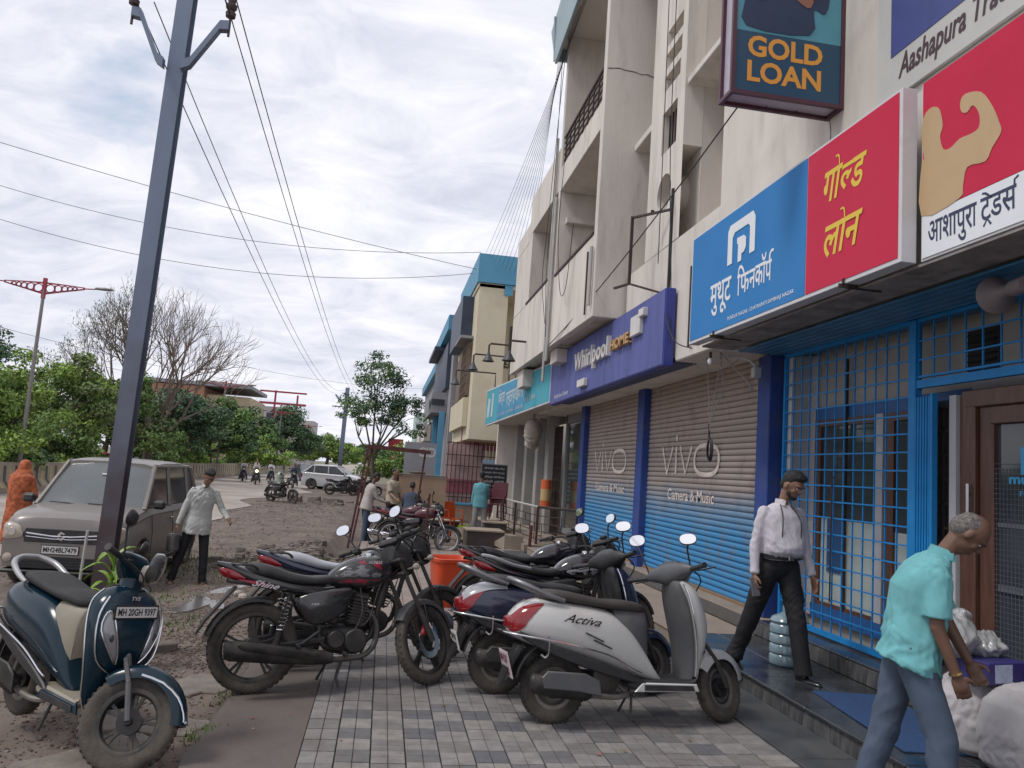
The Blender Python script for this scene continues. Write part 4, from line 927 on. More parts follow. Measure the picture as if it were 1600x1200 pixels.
def motorcycle(root,o):
    lod=o.get('lod',0); g=lambda k,d=None:o.get(k,d)
    r=.305; rw=(-.635,0,r); fw=(.635,0,r); paint=g('paint',M_gblk); tail=g('tail',paint); acc=g('acc'); side=g('side',M_gblk)
    rake=R(27); A=steer((.30,0,.95),rake,g('steer',0)); dy=0
    wheel(root,rw,r,.095,.235,g('wheelstyle','alloy'),lod=lod,rm=g('rimm')); wheel(root,fw,r-.005,.078,.235,g('wheelstyle','alloy'),A=A,lod=lod,rm=g('rimm'))
    # fork
    m=MB()
    for s_ in(-1,1):
        m.tube([(.635,s_*.085,.305),(.53,s_*.085,.52)],.024,10,A); 
        m.tube([(.53,s_*.085,.52),(.34,s_*.085,.90)],.0165,8,A)
    m.box((.345,0,.90),(.09,.24,.03),A,ch=.01); m.box((.375,0,.80),(.08,.22,.03),A,ch=.01)
    m.build('fork',g('forkm',M_alu),root)
    m=MB(); band(m,(.635,0,.30),.335,20,150,.062,.05,12,A,hwf=lambda t:.75+.5*math.sin(PI*min(1,t*1.05))*.5); 
    for s_ in(-1,1): m.tube([(.60,s_*.062,.62),(.635,s_*.07,.36)],.006,5,A)
    m.build('front_fender',g('fender',M_blkp),root)
    # handlebar
    m=MB(); grips(m,A,.99,.30,.34,back=.13,rise=.05)
    m.build('handlebar',M_chr if g('chromebar') else M_blkp,root)
    m=MB()
    for s_ in(-1,1): 
        m.tube([(.19,s_*.27,1.035),(.165,s_*.375,1.028)],.0175,8,A); m.box((.21,s_*.235,1.035),(.05,.06,.045),A,ch=.01); lever(m,A,.20,s_*.22,1.03,s_)
    m.build('grip',M_blkp,root)
    if not lod:
        for (a_,b_,c_) in (((.20,-.22,1.04),(.42,-.16,1.02),(.40,-.05,.86)),((.20,-.24,1.03),(.46,-.12,.95),(.30,-.03,.80)),((.20,.22,1.04),(.44,.14,1.03),(.38,.04,.84)),((.22,-.20,1.02),(.40,-.10,1.09),(.36,0,1.03)),((.20,.20,1.0),(.30,.16,.9),(.24,.05,.78))):
            m=MB(); m.tube([a_,b_,c_],.0055,5,A,smooth=6); m.build('control_cable',M_blkprint,root)
        m=MB(); m.box((.22,-.15,1.075),(.05,.07,.035),A,ch=.01); m.build('brake_reservoir',M_blkp,root)
    # headlight + meter
    m=MB(); xloft(m,[(.30,.07,.90,1.02),(.36,.10,.86,1.06),(.43,.115,.82,1.04),(.48,.105,.80,.97),(.505,.07,.82,.92)],3,16,2.6,M=A); m.box((.33,0,1.06),(.08,.20,.05),A,ch=.02,ry=-.5); m.build('headlight_cowl',g('cowl',M_blkp),root)
    m=MB(); xloft(m,[(.49,.085,.815,.955),(.512,.07,.83,.94),(.520,.03,.86,.91)],2,14,2.4,M=A); m.build('headlight',M_amb,root)
    for s_ in(-1,1):
        m=MB(); m.tube([(.42,s_*.09,.84),(.42,s_*.15,.84)],.008,5,A); m.ell((.42,s_*.175,.84),(.035,.028,.026),10,6,A); m.build('indicator',M_amb,root)
        m=MB(); m.tube([(-.74,s_*.06,.66),(-.75,s_*.12,.66)],.008,5); m.ell((-.75,s_*.145,.66),(.035,.028,.026),10,6); m.build('indicator',M_amb,root)
    mp=g('mirrors',[((.20,-.23,1.05),(.17,-.31,1.22)),((.20,.23,1.05),(.17,.31,1.22))])
    for k,(b,t) in enumerate(mp): mirror(root,b,t,g('mface',[(-1,.15,.1),(-1,-.15,.1)])[k],size=(.065,.04),A=A)
    # tank
    m=MB(); xloft(m,[(.335,.05,.80,.90),(.30,.10,.755,.935),(.20,.135,.72,.955),(.08,.140,.70,.945),(-.04,.115,.71,.90),(-.12,.075,.73,.84),(-.15,.04,.75,.80)],4,24,2.5); tk=m.build('fuel_tank',paint,root,smooth=60)
    if acc and not lod:
        for (pts,mt) in acc:
            for s_ in(-1,1):
                mm=MB(); P_=spl(pts,3); 
                for (x,z) in P_: pass
                vs=[]; n=len(P_)
                def yy(x,z):
                    k=np.interp(x,[-.15,-.12,-.04,.08,.20,.30,.335],[.04,.075,.115,.140,.135,.10,.05]); z0=np.interp(x,[-.15,-.12,-.04,.08,.20,.30],[.75,.73,.71,.70,.72,.755]); z1=np.interp(x,[-.15,-.12,-.04,.08,.20,.30],[.80,.84,.90,.945,.955,.935]); u=max(-.98,min(.98,(z-(z0+z1)/2)/((z1-z0)/2))); return k*(1-abs(u)**2.5)**(1/2.5)+.0025
                cx=sum(p[0] for p in P_)/n; cz=sum(p[1] for p in P_)/n
                rings_=[[(cx+(x-cx)*f,s_*yy(cx+(x-cx)*f,cz+(z-cz)*f),cz+(z-cz)*f) for x,z in P_] for f in (1,.75,.5,.25,.05)]
                mm.rings(rings_,caps=(0,1)); mm.build('tank_stripe',mt,tk,smooth=60)
    m=MB(); m.lathe([(.001,.012),(.03,.012),(.034,.004),(.034,-.01)],14,Matrix.Translation((.16,0,.958))); m.build('fuel_cap',M_chr,tk)
    # seat
    m=MB(); xloft(m,[(-.10,.06,.74,.80),(-.16,.095,.735,.805),(-.28,.115,.735,.80),(-.42,.125,.745,.825),(-.55,.115,.775,.868),(-.66,.095,.80,.888),(-.73,.04,.82,.878)],4,20,3.0); m.build('seat',g('seatm',M_seat),root,smooth=60)
    # tail panels + side panels
    m=MB(); xloft(m,[(-.18,.085,.66,.745),(-.34,.115,.66,.755),(-.50,.12,.685,.785),(-.66,.105,.725,.825),(-.80,.075,.785,.875),(-.93,.03,.86,.895)],4,18,2.6); m.build('tail_panel',tail,root,smooth=60)
    if g('tailacc'):
        for s_ in(-1,1):
            m=MB(); m.prism(spl([(-.30,.69),(-.55,.71),(-.80,.775),(-.62,.755),(-.40,.735)],2),0,.012,XZ(-.098) if s_<0 else XZ(.11),ins=.003); m.build('tail_stripe',g('tailacc'),root)
    for s_ in(-1,1):
        m=MB(); m.prism(spl([(-.36,.66),(-.05,.72),(.02,.70),(.0,.60),(-.10,.50),(-.24,.46),(-.33,.52)],3),0,.05,XZ(-.09) if s_<0 else XZ(.14),ins=.015); m.build('side_panel',side,root,smooth=50)
    m=MB(); xloft(m,[(-.74,.088,.755,.80),(-.82,.078,.765,.845),(-.88,.055,.785,.86),(-.915,.025,.82,.86)],3,14,3); m.build('tail_lamp',M_red,root)
    # mudguard rear w plate
    m=MB(); band(m,rw,.345,72,165,.075,.03,10); m.rings([[(-.80,-.07,.72),(-.80,.07,.72),(-.78,.07,.72),(-.78,-.07,.72)],[(-.98,-.065,.50),(-.98,.065,.50),(-.965,.065,.49),(-.965,-.065,.49)],[(-1.03,-.04,.40),(-1.03,.04,.40),(-1.02,.04,.40),(-1.02,-.04,.40)]]); m.build('rear_mudguard',g('mudg',M_blkp),root)
    # frame tubes
    m=MB()
    m.tube([(.33,0,.86),(.26,0,.60),(.20,0,.36),(.05,0,.27)],.021,8,smooth=3); m.tube([(.33,0,.84),(0,0,.70),(-.2,0,.68)],.022,8)
    for s_ in(-1,1):
        m.tube([(-.15,s_*.09,.68),(-.20,s_*.10,.45),(-.16,s_*.10,.32),(.02,s_*.09,.28)],.014,6,smooth=3); m.tube([(-.2,s_*.10,.68),(-.55,s_*.10,.72),(-.85,s_*.06,.76)],.013,6)
        m.tube([(-.16,s_*.10,.36),(-.635,s_*.085,.305)],.020,6)
        m.tube([(-.20,s_*.12,.42),(-.32,s_*.15,.34),(-.36,s_*.16,.33)],.012,6); m.tube([(-.36,s_*.15,.335),(-.36,s_*.24,.335)],.012,6)   # pillion peg
        m.tube([(-.02,s_*.10,.27),(-.02,s_*.25,.265)],.014,6)
    gr=MB(); gr.tube([(-.42,-.115,.80),(-.60,-.125,.83),(-.76,-.105,.885),(-.84,0,.90),(-.76,.105,.885),(-.60,.125,.83),(-.42,.115,.80)] if g('railm') else [(-.66,-.09,.84),(-.70,-.10,.87),(-.80,-.085,.875),(-.84,0,.875),(-.80,.085,.875),(-.70,.10,.87),(-.66,.09,.84)],.016 if g('railm') else .010,6,smooth=3); gr.build('grab_rail',g('railm',M_blkp),root)
    m.build('frame',g('railm',M_blkp),root) if 0 else m.build('frame',M_blkp,root)
    # engine
    m=MB(); 
    m.rings([sec(16,w_,z0,z1,3,x) for x,w_,z0,z1 in ((-.16,.05,.30,.40),(-.13,.10,.26,.44),(-.02,.12,.24,.46),(.09,.115,.24,.44),(.15,.06,.28,.38))]); 
    for s_ in(-1,1): 
        m.lathe([(.001,.03),(.075,.03),(.088,.018),(.09,0)],22,Matrix.Translation((.06,s_*.11,.345))@Matrix.Rotation(s_*-PI/2,4,'X')); m.lathe([(.001,.03),(.055,.03),(.065,.018),(.067,0)],18,Matrix.Translation((-.08,s_*.115,.36))@Matrix.Rotation(s_*-PI/2,4,'X'))
    m.build('crankcase',M_eblk,root)
    CM=Matrix.Translation((.07,0,.46))@Matrix.Rotation(R(12),4,'Y'); m=MB()
    for i in range(8): m.box((0,0,.012+.022*i),(.15 if i<5 else .13,.17,.009),CM,ch=.003)
    m.box((0,0,.09),(.10,.11,.19),CM); m.box((0,0,.20),(.12,.13,.05),CM,ch=.015); m.build('cylinder_fins',M_alu if not g('blackeng') else M_eblk,root)
    m=MB(); m.ell((-.10,-.06,.50),(.05,.05,.045)); m.tube([(-.06,-.03,.54),(.05,0,.56)],.02,6); m.tube([(.08,-.10,.72),(.1,-.12,.55),(.05,-.13,.42)],.005,5,smooth=4); m.tube([(.3,-.05,.9),(.22,-.09,.7),(.16,-.1,.5),(.1,-.12,.45)],.005,5,smooth=4); m.build('carburettor',M_alu,root)
    # exhaust right side
    m=MB(); m.tube([(.14,-.03,.56),(.22,-.06,.48),(.22,-.09,.34),(.14,-.12,.25),(0,-.13,.225),(-.12,-.135,.225)],.021,8,smooth=5); m.build('exhaust_pipe',M_alu,root)
    m=MB(); EX=[(-.10,.030),(-.16,.042),(-.30,.052),(-.55,.058),(-.80,.060),(-.84,.052),(-.845,.030)]
    m.rings([[(x,-.155-.02*(-x)+q*.8*math.cos(2*PI*j/16),.235+.10*(-x-.1)+q*1.12*math.sin(2*PI*j/16)) for j in range(16)] for x,q in EX]); sl=m.build('silencer',g('exm',M_eblk),root,smooth=50)
    m=MB(); m.prism(spl([(-.22,.285),(-.50,.335),(-.74,.365),(-.72,.31),(-.45,.265),(-.24,.235)],3),0,.014,XZ(-.208),ins=.005); m.build('heat_shield',g('shield',M_eblk),sl,smooth=50)
    # shocks
    for s_ in(-1,1):
        m=MB(); m.tube([(-.50,s_*.135,.335),(-.43,s_*.135,.665)],.016,8); m.tube([(-.50,s_*.135,.335),(-.482,s_*.135,.42)],.027,10); m.build('shock_absorber',M_eblk,root)
        m=MB(); spring(m,(-.482,s_*.135,.42),(-.436,s_*.135,.635),.029,8 if not lod else 4,.0058,n=10 if not lod else 6); m.build('shock_spring',M_chr if g('chromespring',1) else M_blkp,root)
    m=MB(); m.prism(spl([(-.70,.26),(-.10,.30),(-.08,.40),(-.30,.40),(-.68,.35)],2),0,.03,XZ(.13),ins=.008); m.build('chain_cover',M_blkp,root)
    m=MB(); m.tube([(-.05,.12,.25),(-.10,.20,.10),(-.13,.27,.012)],.010,6); m.build('side_stand',M_blkp,root); m=MB(); m.tube([(-.02,-.10,.22),(-.06,-.12,.10),(-.04,-.13,.03)],.011,5); m.build('main_stand',M_blkp,root)
    if g('guard'):
        m=MB(); m.tube([(.20,-.02,.60),(.26,-.22,.56),(.27,-.25,.44),(.22,-.20,.32),(.12,-.03,.27)],.0115,8,smooth=5); m.tube([(.20,.02,.60),(.26,.22,.56),(.27,.25,.44),(.22,.20,.32),(.12,.03,.27)],.0115,8,smooth=5); m.build('leg_guard',g('guard'),root)
    if g('disc'):
        m=MB(); m.lathe([(.07,.0),(.115,.0),(.115,.005),(.07,.005)],28,A@RY((.635,-.045,.30)),close=True); m.build('brake_disc',M_chr,root)
        m=MB(); m.box((.585,-.055,.395),(.045,.03,.10),A,ch=.01,ry=.5); m.build('brake_caliper',M_redp,root)
    return root
SCB=[(-.965,.03,.60,.665),(-.94,.09,.565,.70),(-.87,.14,.53,.765),(-.74,.175,.485,.805),(-.56,.190,.455,.79),(-.36,.187,.40,.765)]
def body_patch(m,s_,xa,xb,a0,a1,off,nx=16,na=8,e=2.7):
    ST=np.array(crv(SCB,6)); rows=[]
    for i in range(nx+1):
        t=i/nx; x=xa+(xb-xa)*t; hw,z0,z1=[np.interp(x,ST[:,0],ST[:,k]) for k in(1,2,3)]; hw+=off; z0-=off; z1+=off
        A0,A1=R(a0(t)),R(a1(t)); row=[]
        for j in range(na+1):
            a=A0+(A1-A0)*j/na; c,q=math.cos(a),math.sin(a); row.append((x,s_*hw*abs(c)**(2/e),(z0+z1)/2+(z1-z0)/2*math.copysign(abs(q)**(2/e),q)))
        rows.append(row)
    o=len(m.v)
    for r_ in rows: m.v+=r_
    for i in range(nx):
        for j in range(na):
            a=o+i*(na+1)+j; m.f.append((a,a+1,a+na+2,a+na+1)); m.m.append(0)
def scooter(root,o):
    g=lambda k,d=None:o.get(k,d); body=o['body']; inner=o['inner']; lod=g('lod',0)
    r=.222; rw=(-.62,0,r); fw=(.62,0,r); rake=R(26.5); A=steer((.345,0,.78),rake,g('steer',0))
    wheel(root,rw,r,.095,.135,g('rws','disc'),rm=g('rimm',M_steelr),lod=lod); wheel(root,fw,r+g('fr',0),.088,.135+g('fr',0),g('fws','disc'),A=A,rm=g('frimm',g('rimm',M_steelr)),lod=lod)
    # rear body shell
    m=MB(); xloft(m,[(-.965,.03,.60,.665),(-.94,.09,.565,.70),(-.87,.14,.53,.765),(-.74,.175,.485,.805),(-.56,.190,.455,.79),(-.36,.187,.40,.765),(-.22,.178,.355,.725),(-.10,.162,.315,.635),(.0,.142,.29,.50),(.08,.12,.275,.375),(.13,.09,.27,.31)],4,26,2.7); m.build('body_panel',body,root,smooth=60)
    m=MB(); xloft(m,[(.03,.095,.285,.735),(-.02,.118,.30,.755),(-.12,.135,.345,.765),(-.22,.135,.37,.76)],3,20,3.2); m.build('under_seat_panel',inner,root,smooth=60)
    # lower black trim
    for s_ in(-1,1):
        m=MB(); m.prism(spl([(-.90,.60),(-.60,.49),(-.30,.40),(-.05,.31),(-.02,.27),(-.30,.33),(-.62,.43),(-.88,.55)],2),0,.035,XZ(-.150) if s_<0 else XZ(.185),ins=.008); m.build('trim_strip',g('trim',M_blkp),root)
    # seat
    m=MB(); xloft(m,[(.02,.06,.735,.775),(-.03,.10,.725,.795),(-.14,.125,.735,.81),(-.28,.135,.75,.812),(-.42,.14,.765,.835),(-.58,.145,.785,.862),(-.70,.125,.795,.865),(-.75,.06,.80,.84)],4,22,3.0); m.build('seat',g('seatm',M_seat),root,smooth=60)
    # grab rail
    m=MB(); m.tube([(-.60,-.155,.80),(-.72,-.155,.835),(-.86,-.135,.89),(-.935,-.07,.92),(-.945,0,.925),(-.935,.07,.92),(-.86,.135,.89),(-.72,.155,.835),(-.60,.155,.80)],[.013,.017,.02,.018,.018,.018,.02,.017,.013],10,smooth=5); m.build('grab_rail',g('rail',M_chr),root,smooth=60)
    # tail lamp
    m=MB(); xloft(m,[(-.90,.115,.60,.70),(-.95,.085,.60,.69),(-.975,.04,.61,.68)],3,18,3); m.build('tail_lamp',M_red,root,smooth=60)
    if g('cornerred'):
        for s_ in(-1,1):
            m=MB(); body_patch(m,s_,-.958,-.74,lambda t:-40+85*t,lambda t:62-12*t,.004); m.build('corner_lens',M_red,root,smooth=60)
    # floorboard + underbody
    m=MB(); m.prism(spl([(-.10,.30),(.30,.285),(.36,.32),(.33,.245),(.1,.235),(-.12,.24)],2),-.175,.175,XZ(0),ins=.014); m.build('floorboard',g('floor',M_blkp),root)
    for s_ in(-1,1):
        m=MB(); m.prism([(-.10,.225),(-.04,.285),(.36,.275),(.38,.225)],0,.02,XZ(-.168) if s_<0 else XZ(.188),ins=.006); m.build('floor_side_panel',body,root)
        m=MB(); m.prism([(-.03,.235),(-.03,.272),(.33,.265),(.34,.232)],0,.006,XZ(-.1885) if s_<0 else XZ(.1945),ins=.002); m.build('floor_side_strip',g('strip',M_blkp),root)
    # apron: outer shell by vertical stations: (z, xfront, xback, halfwidth)
    AP=g('apron',[(.235,.385,.34,.13),(.32,.40,.345,.165),(.42,.425,.345,.180),(.54,.475,.335,.20),(.66,.485,.315,.215),(.78,.455,.29,.215),(.88,.415,.27,.19),(.94,.375,.265,.13),(.96,.35,.28,.07)])
    def apring(z,xf,xb,hw,n=22):
        ring=[]
        for j in range(n):
            a=-PI/2+PI*j/(n-1); ring.append((xb+.02+(xf-xb-.02)*math.cos(a)**.75 if math.cos(a)>0 else xb+.02,hw*math.copysign(abs(math.sin(a))**.8,math.sin(a)),z))
        for j in range(8):
            t=1-2*(j+.5)/8; ring.append((xb+.0+.03*abs(t)**4,hw*.97*t,z))
        return ring
    m=MB(); rs=[apring(*v) for v in crv(AP,3)]; m.rings(rs); m.build('front_apron',body,root,smooth=60)
    m=MB(); rs=[]
    for v in crv([(z+.004,xb-.004,xb-.03,hw*.93) for z,xf,xb,hw in AP],3):
        z,x1,x0,hw=v; ring=[(x1,-hw,z),(x1,hw,z)]+[(x0+.028*abs(t)**3,hw*.95*t,z) for t in (1,.8,.5,.2,0,-.2,-.5,-.8,-1)]
        rs.append(ring)
    m.rings(rs); m.build('inner_leg_shield',inner,root,smooth=60)
    for s_ in(-1,1):
        m=MB(); m.tube([((xb+.02),s_*(hw+.003),z) for z,xf,xb,hw in AP[:-1]],.006,6,smooth=3); m.build('edge_trim',g('edge',M_chr),root)
    # fork / fender
    m=MB(); 
    for s_ in(-1,1): m.tube([(.62,s_*.075,.222),(.545,s_*.075,.40)],.017,8,A); m.tube([(.545,s_*.075,.40),(.47,s_*.05,.52)],.014,8,A)
    m.tube([(.50,0,.46),(.33,0,.82)],.022,8,A); m.build('fork',g('forkm',M_alu),root)
    m=MB(); fr_=g('fr',0); band(m,(.62,0,.222),.262+fr_,g('fa0',12),g('fa1',148),.072,.075,14,A,hwf=lambda t:.45+.62*math.sin(PI*(.18+.72*t))); m.build('front_fender',body,root,smooth=60)
    if g('fenderguard'):
        m=MB(); 
        for s_ in(-1,1): m.tube([(.62+(.262+fr_)*math.cos(R(a)),s_*(.073),.222+(.262+fr_-.06)*math.sin(R(a))) for a in (95,70,45,25,14)],.007,6,A,smooth=2)
        m.tube([(.62+.25*math.cos(R(14))+fr_+.015,s*.06,.222+.06) for s in (-1,0,1)],.007,6,A); m.build('fender_guard',M_chr,root)
    # handlebar cowl
    m=MB()
    st=[(-.21,.235,.255,.985,1.02),(-.16,.215,.30,.965,1.05),(-.10,.205,.335,.945,1.065),(-.05,.20,.365,.925,1.075),(0,.20,.375,.915,1.08),(.05,.20,.365,.925,1.075),(.10,.205,.335,.945,1.065),(.16,.215,.30,.965,1.05),(.21,.235,.255,.985,1.02)]
    rs=[]
    for v in crv(st,3):
        y,xa,xb,z0,z1=v; rs.append([((xa+xb)/2+(xb-xa)/2*math.copysign(abs(math.cos(a))**.8,math.cos(a)),y,(z0+z1)/2+(z1-z0)/2*math.copysign(abs(math.sin(a))**.8,math.sin(a))) for a in [2*PI*j/18 for j in range(18)]])
    m.rings(rs,M=A); hb=m.build('handlebar_cowl',g('cowl',body),root,smooth=60)
    m=MB(); m.rings([[((x0+.012*f),y,z) for y,z in [(.085*math.cos(a)*f2,.985+.055*math.sin(a)*f2) for a in [2*PI*j/18 for j in range(18)]]] for x0,f,f2 in ((.352,0,1),(.366,1,.98),(.372,1,.7),(.375,1,.1))],M=A); m.build('headlight',M_amb,hb)
    m=MB(); m.tube([(.30,0,.96),(.315,0,.86),(.34,0,.78)],[.065,.06,.06],12,A); m.build('steering_neck',g('cowl',body),hb)
    m=MB(); m.prism([(.10*math.cos(a),.042*math.sin(a)) for a in [2*PI*j/18 for j in range(18)]],0,.004,A@frame((.235,0,1.052),(0,-1,0),(.5,0,1))); m.build('speedometer',M_glassd,hb)
    for s_ in(-1,1):
        m=MB(); m.tube([(.245,s_*.20,1.0),(.20,s_*.345,1.0)],.0175,10,A); m.tube([(.20,s_*.345,1.0),(.198,s_*.352,1.0)],.021,10,A); m.build('grip',M_blkp,root)
        m=MB(); lever(m,A,.255,s_*.19,1.0,s_); m.build('brake_lever',M_blkp if not g('chrlever') else M_chr,root)
    for k,(b,t) in enumerate(g('mirrors',[((.25,-.19,1.03),(.22,-.28,1.26)),((.25,.19,1.03),(.22,.28,1.26))])): mirror(root,b,t,g('mface',[(-1,.1,.1),(-1,-.1,.1)])[k],size=(.060,.043),A=A)
    for (a_,b_,c_) in (((.26,-.20,1.0),(.40,-.15,.93),(.36,-.04,.80)),((.26,.20,1.0),(.40,.13,.94),(.36,.04,.80))):
        m=MB(); m.tube([a_,b_,c_],.005,5,A,smooth=5); m.build('control_cable',M_blkprint,root)
    # engine and exhaust (right side)
    m=MB(); m.rings([sec(16,w_,z0,z1,3,x,y) for x,w_,z0,z1,y in ((-.72,.04,.20,.28,.09),(-.60,.055,.16,.32,.09),(-.35,.055,.17,.33,.09),(-.18,.04,.20,.32,.08))]); m.lathe([(.001,-.09),(.075,-.09),(.09,-.06),(.10,.05),(.06,.06)],20,RY((-.26,-.04,.30))); m.build('engine',M_alu,root)
    m=MB(); m.tube([(-.15,-.05,.24),(-.12,-.10,.20),(-.22,-.135,.185),(-.36,-.15,.20),(-.42,-.155,.215)],.018,8,smooth=4); m.build('exhaust_pipe',M_steelr,root)
    m=MB(); m.rings([[(x,-.155+.8*q*math.cos(2*PI*j/16),z+1.15*q*math.sin(2*PI*j/16)) for j in range(16)] for x,z,q in ((-.40,.215,.03),(-.44,.22,.05),(-.62,.25,.058),(-.80,.275,.056),(-.83,.28,.03))]); 
    sl=m.build('silencer',M_eblk,root,smooth=60)
    m=MB(); m.prism([(-.34,.20),(-.36,.30),(-.46,.345),(-.72,.36),(-.76,.32),(-.74,.25),(-.5,.23)],0,.02,XZ(-.195),ins=.008); m.build('heat_shield',g('shield',M_eblk),sl,smooth=40)
    m=MB(); m.tube([(-.60,.14,.24),(-.52,.14,.48)],.015,6); spring(m,(-.59,.14,.29),(-.53,.14,.46),.028,6,.006); m.build('shock_absorber',M_blkp,root)
    # rear mudguard with plate
    m=MB(); band(m,(-.62,0,.25),.29,95,170,.07,.02,8); m.rings([[(-.88,-.075,.50),(-.88,.075,.50),(-.85,.075,.50),(-.85,-.075,.50)],[(-.955,-.07,.36),(-.955,.07,.36),(-.94,.07,.35),(-.94,-.07,.35)],[(-1.0,-.05,.24),(-1.0,.05,.24),(-.99,.05,.24),(-.99,-.05,.24)]]); m.build('rear_mudguard',g('mudg',M_blkp),root)
    m=MB(); m.tube([(.0,.10,.24),(-.02,.17,.12),(-.05,.235,.012)],.009,6); m.build('side_stand',M_blkp,root); m=MB(); m.tube([(-.08,-.08,.2),(-.10,-.12,.03)],.009,6); m.build('main_stand',M_blkp,root)
    if g('sareeguard'):
        for s_ in(-1,1):
            m=MB(); m.tube([(-.99,0,.585),(-.985,s_*.12,.585),(-.86,s_*.205,.57),(-.6,s_*.222,.53),(-.30,s_*.215,.46),(-.12,s_*.19,.37),(-.05,s_*.185,.345)],.0075,6,smooth=4); m.tube([(-.72,s_*.215,.575),(-.72,s_*.21,.47),(-.74,s_*.20,.44),(-.77,s_*.20,.46)],.007,6,smooth=3); m.build('side_guard_rail',g('railm',M_chr),root)
    return root
def plate(root,M,lines,w,h,mt=None,ink=None,name='number_plate',border=True):
    m=MB(); m.box((0,0,-.004),(w+.02,h+.02,.008),M,ch=.002); p=m.build(name,M_blkprint if border else (mt or M_wpla),root)
    m=MB(); m.box((0,0,.001),(w,h,.004),M); m.build('plate_face',mt or M_wpla,p)
    m=MB(); n=len(lines)
    for i,l in enumerate(lines):
        hh=h/n*.68; put_text(m,l,.1,M@Matrix.Translation((-w*.46,h/2-(i+.84)*h/n,.0036)),w=w*.92,h=hh,bold=.03)
    m.build('lettering',ink or M_blkprint,p,smooth=0)
    return p
def script(root,M,txt,w,h,mt,bold=.02,shear=.4):
    m=MB(); put_text(m,txt,.1,M,w=w,h=h,bold=bold,shear=shear); return m.build('lettering',mt,root,smooth=0)
def park(root,x,y,z,rz,lean=0):
    root.location=(x,y,z); root.rotation_euler=(lean,0,rz)
